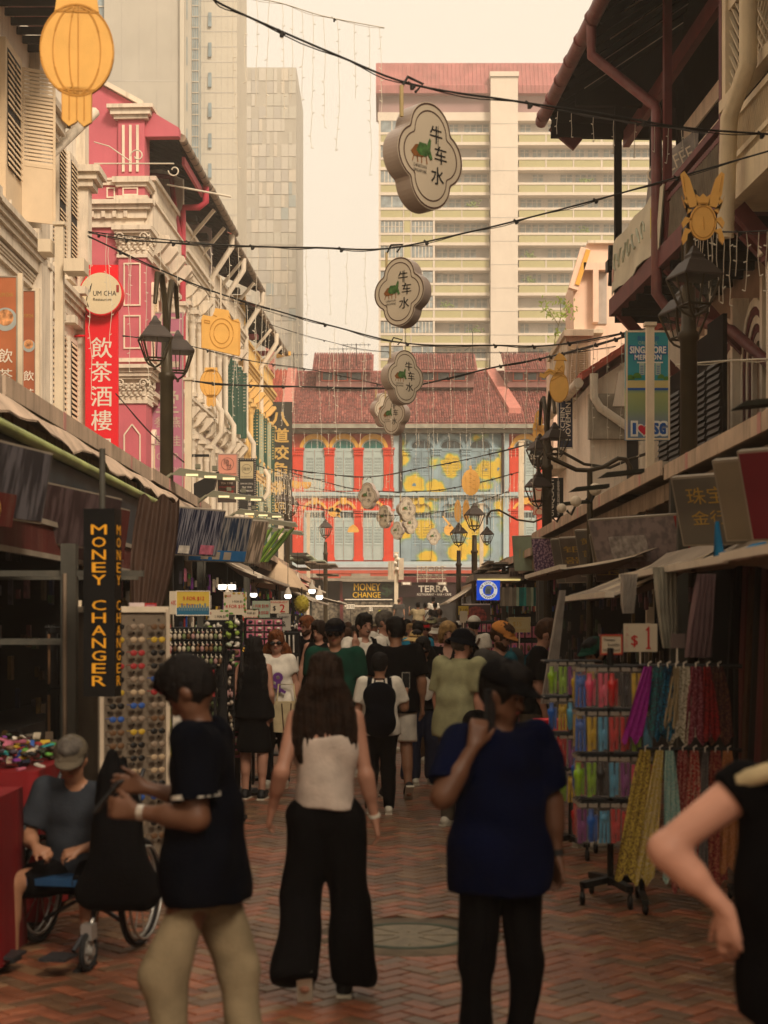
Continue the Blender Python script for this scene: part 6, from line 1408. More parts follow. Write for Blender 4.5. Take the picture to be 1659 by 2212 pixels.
r,w_,h_=board('hanging_sign','dark brown tea time menu sign below the salmon sign',470,510,1034,1085,46.5,mat('dark_brown_sign',(.045,.03,.022),bump=0))
q=MB();txt(q,'TEA TIME',(0,-.006,.22),.06,whit);txt(q,'STEAMBOAT',(0,-.006,.1),.06,redt,maxw=.5);txt(q,'汕头滋味',(0,-.006,-.03),.1,redt,w=.42);txt(q,'下午茶',(0,-.006,-.18),.09,whit);q.build('lettering',r)
r,w_,h_=board('hanging_sign','black framed sign with white bulbs round it, right of the salmon sign',513,553,990,1110,47,mat('black_sign',(.02,.02,.018),bump=0))
q=MB()
for i in range(26):
 for s in(-1,1):q.ell((s*(w_/2-.03),-.01,-h_/2+.04+i*(h_-.08)/25),(.014,.014,.014),whit,6,4)
for i in range(8):q.ell((-w_/2+.03+i*(w_-.06)/7,-.01,h_/2-.03),(.014,.014,.014),whit,6,4)
q.build('frame_bulbs',r,kind='stuff')
q=MB();q.box(-.2,.2,-.006,-.002,h_/2-.62,h_/2-.1,mat('pale_gold_panel',(.5,.42,.24),bump=0));disc(q,.15,.14,-.008,blk,28,cz=h_/2-.33);txt(q,'隐世',(0,-.008,h_/2-.33),.1,blk);txt(q,'ARCADIA ROOM',(0,-.008,h_/2-.57),.035,blk,w=.34)
for i,s_ in enumerate(('SWATOW SCROLL','TEA TIME','STEAMBOAT')):txt(q,s_,(0,-.006,h_/2-.78-.11*i),.05,whit,maxw=.4)
for i,s_ in enumerate('汕头潮汕'):txt(q,s_,(.08,-.006,h_/2-1.15-.13*i),.1,whit)
q.build('lettering',r)
org=mat('orange_menu_banner',(.42,.13,.05),var=.12,bump=0);org2=mat('rust_menu_banner',(.34,.10,.045),var=.12,bump=0)
food=mat('food_print',(.55,.25,.10),var=.7,scale=9,bump=0);platem=mat('plate_print',(.35,.38,.36),var=.2,bump=0)
for i,(a,b,v0,v1,Y,m)in enumerate(((-40,38,596,860,26,org),(48,76,628,900,29,org2))):
 r,w_,h_=board('menu_banner',['orange menu banner with a plate of prawns at the left edge','narrow rust coloured menu banner with a bamboo steamer beside the orange one'][i],a,b,v0,v1,Y,m,t_=.06,cat='banner',edge=greyb)
 q=MB();cx=(.1,0)[i]
 disc(q,.2-.08*i,.0005,-.004,platem,24,cx=cx,cz=.3-.15*i);disc(q,.14-.05*i,.0005,-.007,food,14,cx=cx,cz=.33-.15*i);txt(q,'飲',(cx,-.006,-.32-.1*i),.24-.05*i,whit,bold=.01);txt(q,'茶',(cx,-.006,-.66-.1*i),.24-.05*i,whit,bold=.01);txt(q,'YUM CHA',(cx,-.006,.72),.07,goldt,w=.26-.08*i);q.build('print',r)
 q=MB();q.box(w_/2,w_/2+.08,0,.08,-h_/2-.1,h_/2+.05,polem);q.build('side_post',r)
def grad_mat():
 m=mat('teal_violet_print',(.05,.28,.34),rough=.4,var=.02,bump=0);n=m.node_tree.nodes;l=m.node_tree.links;bs=n['Principled BSDF']
 tc=n.new('ShaderNodeTexCoord');sp=n.new('ShaderNodeSeparateXYZ');l.new(tc.outputs['Generated'],sp.inputs[0]);r_=n.new('ShaderNodeValToRGB');e=r_.color_ramp.elements
 e[0].position=0;e[0].color=(.10,.22,.36,1);e[1].position=1;e[1].color=(.02,.26,.30,1)
 for p,c in((.12,(.16,.20,.32)),(.28,(.24,.32,.16)),(.42,(.34,.38,.14)),(.5,(.03,.28,.34))):x=e.new(p);x.color=c+(1,)
 l.new(sp.outputs[2],r_.inputs[0]);l.new(r_.outputs[0],bs.inputs['Base Color']);return m
r,w_,h_=board('advertising_panel','tall blue green advertising panel reading Singapore and I heart SG behind a cream post',1352,1447,714,950,23,grad_mat(),edge=polem,t_=.12)
k=23/F;cz=lambda v:(832-v)*k;cx=lambda u:(u-1399.5)*k
tb=mat('print_blue',(.02,.10,.36),bump=0,var=.05);hp=mat('print_red',(.55,.02,.05),bump=0,var=.05);pg=mat('print_pale_green',(.40,.50,.40),bump=0,var=.05);gr=mat('print_hedge',(.08,.22,.03),bump=0,var=.1);pw_=mat('print_white',(.72,.72,.66),bump=0,var=.02);pc=mat('print_sand',(.58,.48,.2),bump=0,var=.05)
q=MB()
txt(q,'新加坡原创',(0,-.012,cz(731)),.075,tb,w=.32,bold=.01);txt(q,'ORIGINAL',(0,-.012,cz(741)),.05,pg,w=.29)
txt(q,'SINGAPORE',(0,-.010,cz(756)),.12,tb,w=.57,bold=.08);txt(q,'SINGAPORE',(0,-.013,cz(756)),.10,pw_,w=.54,bold=.035)
txt(q,'MERLION',(0,-.010,cz(772)),.09,tb,w=.42,bold=.07);txt(q,'MERLION',(0,-.013,cz(772)),.075,pw_,w=.4,bold=.03)
for i,u in enumerate((1381,1398,1416)):q.box(cx(u),cx(u+11),-.006,-.002,cz(810),cz(784),pg);[q.box(cx(u+2),cx(u+9),-.008,-.0065,cz(808-4*j),cz(806.5-4*j),tb)for j in range(5)]
q.box(cx(1376),cx(1432),-.0085,-.0081,cz(784.5),cz(781.5),pw_)
for u,v,rx_ in((1362,815,9),(1376,812,10),(1440,816,7),(1428,813,8)):q.prism([(cx(u)+rx_*k*math.cos(a*math.pi/8),cz(v+5)+rx_*k*1.2*math.sin(a*math.pi/8))for a in range(9)],(0,-.009,0),(1,0,0),(0,0,1),(0,.001,0),gr)
q.box(cx(1354),cx(1445),-.0075,-.0071,cz(838),cz(822),pc);q.box(cx(1354),cx(1445),-.0076,-.0072,cz(843),cz(838),tb)
q.build('picture_print',r)
q=MB()
for s_,u in(('I',1370),('S',1416),('G',1431)):
 txt(q,s_,(cx(u),-.010,cz(926)),.21,pw_,bold=.12,w=(.08 if s_=='I' else .13));txt(q,s_,(cx(u),-.014,cz(926)),.155,tb,bold=.05,w=(.035 if s_=='I' else .085))
hpts=[(16*math.sin(t_)**3/16,(13*math.cos(t_)-5*math.cos(2*t_)-2*math.cos(3*t_)-math.cos(4*t_))/16)for t_ in[2*math.pi*i/28 for i in range(28)]]
q.prism([(x*.115,z*.115)for x,z in hpts][::-1],(cx(1391),-.012,cz(928)),(1,0,0),(0,0,1),(0,.002,0),pw_);q.prism([(x*.09,z*.09)for x,z in hpts][::-1],(cx(1391),-.015,cz(928)),(1,0,0),(0,0,1),(0,.002,0),hp);q.build('slogan',r)
def vboard(label,u0,u1,v0,v1,Y,m,lines,edge=None,rz=0):
 r,w_,h_=board('vertical_sign',label,u0,u1,v0,v1,Y,m,rz,edge=edge);k=Y/F;q=MB()
 for s_,u,v,h,ln,mm in lines:txt(q,s_,((u-(u0+u1)/2)*k,-.008,((v0+v1)/2-v)*k),h*k,mm,w=ln*k,rot=T90,bold=.02)
 q.build('lettering',r);return r
navb=mat('navy_sign',(.012,.02,.05),bump=0)
vboard('navy vertical sign reading urchin movement in cream letters',1205,1238,850,968,38,navb,[('URCHIN',1215,915,10,68,whit),('MOVEMENT',1227,905,11,92,whit)],edge=whit)
vboard('black vertical sign reading uniqcash licensed money lender',1180,1217,1032,1118,33,mat('black_sign',(.02,.02,.018),bump=0),[('UNIQCASH',1192,1076,13,78,whit),('LICENSED MONEY LENDER',1206,1076,5,74,whit)])
r=T('shop_sign','round black sign with cream letters before the right coral house','sign',P(1165,987,44));q=MB();q.lathe([(.3,0),(.3,.08)],mat('black_sign',(.02,.02,.018),bump=0),n=32);q.xf(Matrix.Rotation(T90,4,'X'));q.build('disc',r);q=MB();txt(q,'Strands',(0,-.09,0),.15,whit,w=.52,bold=.04);q.build('lettering',r)
r,w_,h_=board('vertical_sign','cream and red sign with a tea character beside the right coral house',1152,1178,1040,1112,52,mat('cream_sign',(.66,.52,.38),bump=0),edge=redt)
q=MB();txt(q,'茶',(.05,-.01,-.15),.26,redt);disc(q,.16,.13,-.006,redt,24,cz=.4);disc(q,.14,.11,-.006,redt,24,cz=-.48);q.build('lettering',r)
mcb=mat('near_black_board',(.012,.012,.01),bump=0)
r,w_,h_=board('shop_sign','black money change sign with yellow letters at the end of the street',740,853,1257,1293,92,mcb)
k=92/F;q=MB();txt(q,'MONEY',((793-796.5)*k,-.01,(1275-1268)*k),15.5*k,ylw,w=57*k,bold=.012);txt(q,'CHANGE',((792-796.5)*k,-.01,(1275-1285)*k),12*k,ylw,w=60*k,bold=.012);txt(q,'$',(39*k,-.01,0),30*k,mat('dim_green',(.03,.06,.03),bump=0),w=22*k,bold=.02);q.build('lettering',r)
q=MB();q.box(-w_/2,w_/2,-.4,-.02,h_/2+.01,h_/2+.1,greyb);q.box(-.45*w_,.45*w_,-1.1,-.9,-h_/2-.1,-h_/2-.04,wbar);q.box(-.45*w_,.45*w_,-1.3,-1.1,-h_/2-.5,-h_/2-.42,wbar);q.build('light_rail',r)
r,w_,h_=board('shop_sign','dark red restaurant sign with white serif letters at the end of the street',854,1010,1258,1290,91,mat('maroon_black_board',(.025,.008,.01),bump=0))
k=91/F;q=MB();txt(q,'TERRA',((936-932)*k,-.01,(1274-1272)*k),13.5*k,whit,w=64*k,bold=.03);txt(q,'RESTAURANT • BAR • CAFE',((938-932)*k,-.01,(1274-1284)*k),5*k,whit,w=74*k,bold=.015);q.build('lettering',r)
q=MB();q.box(-w_/2,w_/2,-.15,-.02,h_/2-.0,h_/2+.35,dred);q.build('upper_board',r)
for x in(-1.5,.6):
 q=MB();q.box(x-.3,x+.3,-.6,-.3,h_/2-.2,h_/2+.02,gutter_m);q.box(x-.22,x+.22,-.7,-.61,h_/2-.15,h_/2-.02,white);q.build('spot_lamp',r)
r=T('wire_sign','thin wire framed more shops sign over the restaurant front','sign',P(934,1236,90));k=90/F
q=MB()
for x in(-32,-12,22):q.tube([(x*k,0,-22*k),(x*k,0,14*k)],.02,wirew,4)
for z in(-14,-6,4,12):q.tube([(-34*k,0,z*k),(30*k,0,z*k)],.02,wirew,4)
q.build('frame',r);q=MB();txt(q,'MORE',(0,-.04,6*k),13*k,gutter_m,w=50*k);txt(q,'SHOPS',(0,-.04,-11*k),13*k,gutter_m,w=60*k);q.build('lettering',r)
for(s_,u,v,w0,h0,m1,m2,lab)in(('1010',757,1310,18,10,whit,blk,'small white price board with repeated tens in the money change shop'),('10',801,1316,8,8,whit,blk,'small white card reading ten on a stick'),('45',823,1322,10,8,mat('acid_yellow',(.6,.62,.03),bump=0),blk,'small acid yellow card on a stick')):
 r,w_,h_=board('price_card',lab,u-w0/2,u+w0/2,v-h0/2,v+h0/2,85,m1,cat='price card',t_=.03);q=MB();txt(q,s_,(0,-.01,0),h_*.7,m2,maxw=w_*.9);q.build('lettering',r)
 q=MB();q.tube([(0,.02,-h_/2),(0,.02,-3.0)],.02,wire_m);q.build('stick',r)
class SDF:
 def __init__(s,lo,hi,h):
  s.h=h;s.lo=np.array(lo,float);n=np.ceil((np.array(hi)-s.lo)/h).astype(int)+1;s.n=n
  s.D=np.full(n,9.0,np.float32);s.ax=[s.lo[i]+h*np.arange(n[i])for i in range(3)]
 def blk(s,lo,hi):
  i0=np.maximum(0,np.floor((np.array(lo)-s.lo)/s.h).astype(int));i1=np.minimum(s.n,np.ceil((np.array(hi)-s.lo)/s.h).astype(int)+1)
  if(i1<=i0).any():return None
  sl=tuple(slice(a,b)for a,b in zip(i0,i1))
  X,Y,Z=s.ax[0][sl[0]][:,None,None],s.ax[1][sl[1]][None,:,None],s.ax[2][sl[2]][None,None,:]
  return sl,X,Y,Z
 def merge(s,sl,d,k,sub=False):
  A=s.D[sl]
  if sub:
   d=-d;h=np.maximum(k-np.abs(A-d),0)/k;s.D[sl]=np.maximum(A,d)+h*h*k*.25
  else:
   h=np.maximum(k-np.abs(A-d),0)/k;s.D[sl]=np.minimum(A,d)-h*h*k*.25
 def rc(s,a,b,ra,rb,k=.02,fy=1.,clip=None,sub=False,yaw=0.):
  a=np.array(a,float);b=np.array(b,float);m=max(ra,rb)*max(1,fy)+k+3*s.h
  B=s.blk(np.minimum(a,b)-m,np.maximum(a,b)+m)
  if B is None:return
  sl,X,Y,Z=B;X=X-a[0];Y=(Y-a[1])/fy;Z=Z-a[2];ba=b-a;ba=np.array([ba[0],ba[1]/fy,ba[2]])
  L2=float(ba@ba)+1e-9;t=np.clip((X*ba[0]+Y*ba[1]+Z*ba[2])/L2,0,1)
  d=np.sqrt((X-t*ba[0])**2+(Y-t*ba[1])**2+(Z-t*ba[2])**2)-(ra+(rb-ra)*t)
  d=d*min(1,fy)if fy<1 else d
  if clip is not None:
   p,n=clip;p=np.array(p)-a;d=np.maximum(d,(X-p[0])*n[0]+(Y*fy-p[1])*n[1]+(Z-p[2])*n[2])
  s.merge(sl,d.astype(np.float32),k,sub)
 def el(s,c,r,k=.02,sub=False,R=None):
  c=np.array(c,float);r=np.array(r,float);m=r.max()+k+3*s.h;B=s.blk(c-m,c+m)
  if B is None:return
  sl,X,Y,Z=B;X=X-c[0];Y=Y-c[1];Z=Z-c[2]
  if R is not None:X,Y,Z=R[0][0]*X+R[1][0]*Y+R[2][0]*Z,R[0][1]*X+R[1][1]*Y+R[2][1]*Z,R[0][2]*X+R[1][2]*Y+R[2][2]*Z
  q=np.sqrt((X/r[0])**2+(Y/r[1])**2+(Z/r[2])**2);d=(q-1)*r.min()*.5+(q-1)*r.mean()*.5
  s.merge(sl,d.astype(np.float32),k,sub)
 def cut(s,p,n):
  X,Y,Z=s.ax[0][:,None,None],s.ax[1][None,:,None],s.ax[2][None,None,:]
  s.D=np.maximum(s.D,((X-p[0])*n[0]+(Y-p[1])*n[1]+(Z-p[2])*n[2]).astype(np.float32))
 def wrinkle(s,amp,f=16.,seed=0):
  X,Y,Z=s.ax[0][:,None,None],s.ax[1][None,:,None],s.ax[2][None,None,:];o=seed*1.37
  s.D=s.D+(amp*(np.sin(f*Z+2.6*np.sin(f*.55*X+o)+1.7*np.sin(f*.4*Y+o*2))*.6+np.sin(f*.8*X+1.9*np.sin(f*.35*Z+o)+Y*f*.5)*.5)).astype(np.float32)
 def strands(s,amp,f=140.,cx=0,cy=0):
  X,Y,Z=s.ax[0][:,None,None],s.ax[1][None,:,None],s.ax[2][None,None,:];th=np.arctan2(Y-cy,X-cx)
  s.D=s.D+(amp*(np.sin(th*f*.25+1.5*np.sin(Z*9))+.6*np.sin(th*f*.11+Z*5))).astype(np.float32)
 def mesh(s,name,m):
  D=s.D;h=s.h;S=D<0
  c=np.zeros(tuple(x-1 for x in D.shape),np.int8)
  for i in(0,1):
   for j in(0,1):
    for k in(0,1):c+=S[i:D.shape[0]-1+i,j:D.shape[1]-1+j,k:D.shape[2]-1+k]
  act=(c>0)&(c<8);I,J,K=np.nonzero(act)
  if len(I)==0:return None
  idx=np.full(c.shape,-1,np.int64);idx[I,J,K]=np.arange(len(I));acc=np.zeros((len(I),3));cnt=np.zeros(len(I))
  for a in range(3):
   o1,o2=[x for x in range(3)if x!=a]
   for b1 in(0,1):
    for b2 in(0,1):
     of=[0,0,0];of[o1]=b1;of[o2]=b2;e=[0,0,0];e[a]=1
     d0=D[I+of[0],J+of[1],K+of[2]];d1=D[I+of[0]+e[0],J+of[1]+e[1],K+of[2]+e[2]]
     mk=(d0<0)!=(d1<0);t=np.where(mk,d0/np.where(mk,d0-d1,1),0)
     p=np.zeros((len(I),3));p[:,a]=t;p[:,o1]=b1;p[:,o2]=b2
     acc+=p*mk[:,None];cnt+=mk
  V=s.lo+(np.stack([I,J,K],1)+acc/cnt[:,None])*h;Q=[]
  for a in range(3):
   e=[0,0,0];e[a]=1;o1,o2=[(1,2),(2,0),(0,1)][a]
   A_=S;sl0=[slice(0,D.shape[x])for x in range(3)];sl0[a]=slice(0,D.shape[a]-1);sl1=[slice(0,D.shape[x])for x in range(3)];sl1[a]=slice(1,D.shape[a])
   s0=S[tuple(sl0)];s1=S[tuple(sl1)];G=np.array(np.nonzero(s0!=s1)).T
   ok=(G[:,o1]>0)&(G[:,o2]>0)&(G[:,o1]<D.shape[o1]-1)&(G[:,o2]<D.shape[o2]-1);G=G[ok]
   def gi(d1,d2):
    H=G.copy();H[:,o1]-=d1;H[:,o2]-=d2;return idx[H[:,0],H[:,1],H[:,2]]
   q=np.stack([gi(1,1),gi(0,1),gi(0,0),gi(1,0)],1);fl=~s0[G[:,0],G[:,1],G[:,2]];q[fl]=q[fl][:,::-1];Q.append(q)
  Q=np.concatenate(Q);me=bpy.data.meshes.new(name)
  me.vertices.add(len(V));me.vertices.foreach_set('co',V.ravel().astype(np.float32));me.loops.add(Q.size);me.loops.foreach_set('vertex_index',Q.ravel().astype(np.int32))
  me.polygons.add(len(Q));me.polygons.foreach_set('loop_start',np.arange(0,Q.size,4,dtype=np.int32));me.polygons.foreach_set('loop_total',np.full(len(Q),4,np.int32));me.polygons.foreach_set('use_smooth',np.ones(len(Q),bool))
  me.update(calc_edges=True);me.validate();me.materials.append(m);return me
V3=lambda*a:np.array(a,float)
def nrm(v):v=np.array(v,float);return v/(np.linalg.norm(v)+1e-9)
def skin(n,c):
 m=mat('skin_'+n,c,rough=.5,var=.12,scale=8,bump=.05,spec=.35);b=m.node_tree.nodes['Principled BSDF'];return m
SK={'fair':skin('fair',(.40,.20,.13)),'tan':skin('tan',(.30,.145,.08)),'brown':skin('brown',(.12,.052,.027)),'pinkish':skin('pinkish',(.58,.29,.20))}  # brown darkened to stand in for shade on the nearest men
def cloth(n,c,**k):return mat('cloth_'+n,c,rough=.9,var=.16,scale=10,bump=.25,bscale=90,spec=.06,**k)
CL={n:cloth(n,c)for n,c in dict(black=(.0035,.0032,.0035),navy=(.0014,.002,.0045),blue=(.001,.003,.017),white=(.66,.60,.50),khaki=(.24,.185,.11),blush=(.50,.41,.34),green=(.008,.045,.028),olive=(.30,.29,.16),grey=(.06,.055,.05),slate=(.032,.037,.045),denim=(.016,.022,.05),cyan=(.02,.26,.42),pink=(.62,.30,.28),beige=(.48,.38,.22),red=(.45,.01,.015),teal=(.01,.07,.09),brown=(.09,.05,.03),orange=(.50,.20,.05),straw=(.55,.38,.16),greysh=(.10,.08,.055)).items()}
HAIRC={n:mat('hair_'+n,c,rough=.6,var=.4,scale=20,bump=.5,bscale=90,spec=.1)for n,c in dict(black=(.008,.006,.005),brown=(.05,.022,.01),blond=(.30,.18,.07),ginger=(.14,.045,.015),grey=(.10,.085,.07),darkbrown=(.018,.009,.005)).items()}
solem=mat('shoe_sole',(.6,.54,.42),bump=0);shoew=mat('shoe_white',(.6,.55,.44),bump=0);shoeb=mat('shoe_black',(.012,.012,.012),rough=.6,bump=0)
eyem=mat('eye_dark',(.01,.008,.006),rough=.2,bump=0);lipm=mat('lip',(.30,.07,.055),bump=0);mouthm=mat('mouth_dark',(.05,.012,.01),bump=0);teeth=mat('teeth',(.65,.6,.5),bump=0)
def finger(g,base,d,up,side,L,r,curl,k=.006):
 p=np.array(base,float);dd=nrm(d);ax=nrm(np.cross(dd,up));ls=(.45,.32,.25)
 for i,f in enumerate(ls):
  if i or True:
   a=curl*(.5,1.,.8)[i];dd=nrm(dd*math.cos(a)+np.cross(ax,dd)*math.sin(a))
  q=p+dd*L*f;g.rc(p,q,r*(1-.08*i),r*(1-.08*(i+1)),k);p=q
def hand(g,w,d,up,side,sc_=1.,curl=.35,spread=.12,thumb=.7,mitt=False):
 """w wrist, d direction of the fingers, up = back of the hand, side = thumb side"""
 w=np.array(w,float);d=nrm(d);up=np.array(up,float);up=nrm(up-d*(up@d));side=nrm(np.cross(d,up))*(1 if np.cross(d,up)@np.array(side,float)>0 else-1)
 kn=w+d*.085*sc_
 for t in(-1,-.33,.33,1):g.rc(w+side*.016*t*sc_+d*.012*sc_,kn+side*.03*t*sc_,.016*sc_,.0135*sc_,.012)
 if mitt:
  g.rc(kn,kn+(d*.06-up*.03)*sc_,.028*sc_,.018*sc_,.02,fy=1);g.rc(w+side*.02*sc_,w+(side*.05+d*.06)*sc_,.016*sc_,.011*sc_,.01);return
 for i,(t,L)in enumerate(((1,.072),(.36,.08),(-.3,.075),(-.95,.06))):
  finger(g,kn+side*.029*t*sc_,d+side*spread*t,-up,side,L*sc_,.0095*sc_,curl*(1+.12*i))
 th=nrm(side*thumb+d*.75-up*.25);b=w+(side*.022+d*.02)*sc_
 g.rc(b,b+th*.042*sc_,.0145*sc_,.0115*sc_,.012);t2=nrm(th*.7+d*.7);g.rc(b+th*.042*sc_,b+(th*.042+t2*.03)*sc_,.0115*sc_,.01*sc_,.005);g.rc(b+(th*.042+t2*.03)*sc_,b+(th*.042+t2*.055)*sc_,.01*sc_,.008*sc_,.004)
def person(label,u=None,vf=None,Y=None,x=None,yaw=0.,H=1.72,sk='tan',shirt='black',pants='navy',hair='short',hc='black',female=False,wd=1.,res=.018,lean=0.,look=(0,0),armL=None,armR=None,legs=((0.02,0),(-.02,0)),sleeve=.55,pant='long',shoes='white',hem=.0,cap=None,glasses=False,seat=False,z=0.,kids=None,group=None,wr=.004,strap=None,foot_lift=(0,0),mouth=True,near=False,neckline=0,dress=False,wide=False,beard=False,hands=None,torso_yaw=0.,curl=.35,hair_len=.5,watch=None,collar=None,tank=False,undie=None,hlift=0.,htwist=0.):
 s=H/1.72
 if x is None:x=(u-U0)*Y/F
 root=T('person',label,'person',(x,Y,z),yaw,group=group)
 hipz=(.93 if not seat else .46)*s
 def PT(dx,dy,dz):
  cy,sy=math.cos(torso_yaw),math.sin(torso_yaw);dx,dy=dx*cy-dy*sy,dx*sy+dy*cy
  return V3(dx*s,(dy*math.cos(lean)-dz*math.sin(lean))*s,hipz+(dz*math.cos(lean)+dy*math.sin(lean))*s)
 sw=(.175 if not female else .150)*wd;hw=(.085 if not female else .082);hr0=.115 if not female else .100;cw=(.105 if not female else .09)*wd
 shL,shR=PT(sw,0,.49),PT(-sw,0,.49);neck=PT(0,.01,.54);headc=PT(look[0]*.06*0,-.015,.685+hlift)+V3(0,-.03*look[1]*1.2*s,-.02*abs(look[1])*s)
 yawh,pit=look;cyh,syh,cp,sp=math.cos(yawh),math.sin(yawh),math.cos(pit),math.sin(pit)
 hf=V3(syh*cp,-cyh*cp,-sp);hr=V3(cyh,syh,0);hu=np.cross(hr,-hf)*-1;hu=nrm(np.cross(hf,hr)*-1);
 if hu[2]<0:hu=-hu
 def HP(r,f,u_):return headc+(hr*r+hf*f+hu*u_)*s
 def limb(sh,arm,sgn):
  if arm is None:arm=((sgn*.12,.05,-1),(sgn*.05,-.12,-1))
  e=sh+nrm(arm[0])*.285*s;w_=e+nrm(arm[1])*.245*s;return e,w_
 eL,wL=limb(shL,armL,1);eR,wR=limb(shR,armR,-1)
 kn,an=[],[]
 for i,(a,b)in enumerate(legs):
  sg=1 if i==0 else-1;hp=V3(sg*hw*s,0,hipz-.02*s)
  if seat:k_=hp+V3(sg*(.08+abs(a)),-.42,.0)*s;f_=k_+V3(0,b,-.42)*s
  else:k_=hp+nrm(V3(sg*.035,a*-1,-1))*.425*s;f_=k_+nrm(V3(0,b+a*.2,-1))*.41*s
  kn.append(k_);an.append(f_)
 if not seat:
  mz=min(an[0][2],an[1][2])-.075*s
  dz=-mz;hipshift=dz
  if abs(dz)>1e-4:
   for L_ in(kn,an):
    for q_ in L_:q_[2]+=dz
   hipz+=dz
   shL,shR,neck,headc,eL,wL,eR,wR=[q_+V3(0,0,dz)for q_ in(shL,shR,neck,headc,eL,wL,eR,wR)]
 hips=[V3(hw*s,0,hipz-.02*s),V3(-hw*s,0,hipz-.02*s)]
 allp=np.array([shL,shR,neck,headc,eL,wL,eR,wR]+kn+an+hips);lo=allp.min(0)-.25;hi=allp.max(0)+.25;lo[2]=max(lo[2],-.03);
 hr_=res if not near else res
 g=SDF(lo,hi,res)
 ch0,ch1,wst=PT(-cw*.75,0,.38),PT(cw*.75,0,.38),PT(0,0,.17)
 g.rc(ch0,ch1,.105*s,.105*s,.04,.80);g.rc(PT(0,0,.36),wst,.135*s*(wd**.5),(.115 if not female else .10)*s*wd,.05,.78);g.rc(wst,PT(0,0,.03),.12*s*wd,.135*s*wd,.05,.8)
 g.rc(hips[0],hips[1],hr0*s,hr0*s,.05,.9);g.rc(PT(-.1,0,.475),PT(.1,0,.475),.06*s,.06*s,.05)
 if female:g.el(PT(.065,-.085,.34),V3(.06,.055,.06)*s,.04);g.el(PT(-.065,-.085,.34),V3(.06,.055,.06)*s,.04)
 g.rc(PT(0,.012,.46),headc+V3(0,.01,-.06)*s,.058*s*(1 if not female else .85),.052*s*(1 if not female else .85),.03)
 aw=(.046 if not female else .038)*(wd**.7)
 for sh,e,w_ in((shL,eL,wL),(shR,eR,wR)):
  g.rc(sh,e,(aw+.012)*s,(aw-.004)*s,.03);g.rc(e,w_,(aw-.003)*s,.026*s,.015);g.rc(e+(w_-e)*.1,e+(w_-e)*.45,(aw+.0)*s,(aw-.006)*s,.03)
 for i in(0,1):
  g.rc(hips[i],kn[i],.092*s,.058*s,.03);g.rc(kn[i],an[i],.054*s,.036*s,.02);g.rc(kn[i]+(an[i]-kn[i])*.1+V3(0,.015*s,0),kn[i]+(an[i]-kn[i])*.45+V3(0,.015,0)*s,.054*s,.045*s,.03)
  g.rc(an[i]+V3(0,.02,-.03)*s,an[i]+V3(0,-.13,-.045)*s,.034*s,.028*s,.02)
 Rm=np.stack([hr,-hf,hu],1);Rm=[[float(Rm[r][c])for c in range(3)]for r in range(3)]
 g.el(HP(0,-.01,.02),V3(.075,.095,.105)*s,.02,R=Rm);g.rc(HP(0,.02,-.02),HP(0,.05,-.075),.062*s,.036*s,.03);g.rc(HP(-.03,.03,-.06),HP(.03,.03,-.06),.032*s,.032*s,.02)
 fr=min(1,.016/res+.2)
 g.rc(HP(0,.078,.01),HP(0,.103,-.028),.009*s,.0155*s,.012);g.rc(HP(-.03,.078,.025),HP(.03,.078,.025),.013*s,.013*s,.02)
 g.rc(HP(-.018,.075,-.055),HP(.018,.075,-.055),.012*s,.012*s,.01)
 for e_ in(-1,1):g.el(HP(e_*.079,-.005,-.005),V3(.014,.022,.033)*s,.008,R=Rm);g.el(HP(e_*.032,.093,.008),V3(.016,.012,.01)*s,.006,sub=True,R=Rm)
 HD=hands or{}
 for nm,w_,e,sg in(('L',wL,eL,1),('R',wR,eR,-1)):
  d_,up_,sd_=HD.get(nm,(nrm(w_-e),V3(sg,0,0),V3(0,-1,0)))[:3];cu=HD.get(nm,(0,0,0,curl))[3]if len(HD.get(nm,()))>3 else curl
  hand(g,w_,d_,up_,sd_,s,cu,mitt=res>.0135)
 me=g.mesh('body',SK[sk]);link('body',me,root)
 inf=.016*s if near else .02*s
 g=SDF(lo,hi,res)
 if shirt:
  hemz=-.05+hem
  if not tank:
   g.rc(ch0,ch1,.105*s+inf,.105*s+inf,.05,.80);g.rc(PT(-.09*wd,.005,.475),PT(.09*wd,.005,.475),.062*s+inf*.5,.062*s+inf*.5,.05)
  else:
   g.rc(PT(-cw*.75,0,.34),PT(cw*.75,0,.34),.105*s+inf*.9,.105*s+inf*.9,.05,.84)
  g.rc(PT(0,0,.36),wst,.138*s*(wd**.5)+inf,(.118 if not female else .104)*s*wd+inf*1.25,.05,.80);g.rc(wst,PT(0,.0,hemz),.122*s*wd+inf*1.2,.138*s*wd+inf*1.5,.05,.85)
  hv=hw if not tank else .05
  if not tank:
   g.rc(PT(-.055,0,.19),PT(.055,0,.19),.118*s*wd+inf,.118*s*wd+inf,.05,.9)
   for zz in(.02,-.1):g.rc(PT(-hv,0,zz),PT(hv,0,zz),.117*s+inf*(1.9 if near else 1.5),.117*s+inf*(1.9 if near else 1.5),.05,1.0)
  if female:g.el(PT(.065,-.085,.34),V3(.068,.065,.065)*s,.05);g.el(PT(-.065,-.085,.34),V3(.068,.065,.065)*s,.05)
  p0=PT(0,0,hemz+.0);n_=nrm(PT(0,0,0)-PT(0,0,1));g.cut(p0,n_)
  if wide and not dress:pass
  if dress:
   g2=PT(0,0,0);g.rc(wst,V3(0,0,hipz-.34*s),.12*s,.19*s,.06,.9);g.cut((0,0,hipz-.42*s),(0,0,-1))
  if tank:g.cut(PT(0,0,.405),nrm(PT(0,0,1)-PT(0,0,0)))
  else:g.rc(PT(0,-.02-neckline*.5,.56),PT(0,-.035-neckline,.545-neckline),.068*s,.05*s,.008,sub=True)
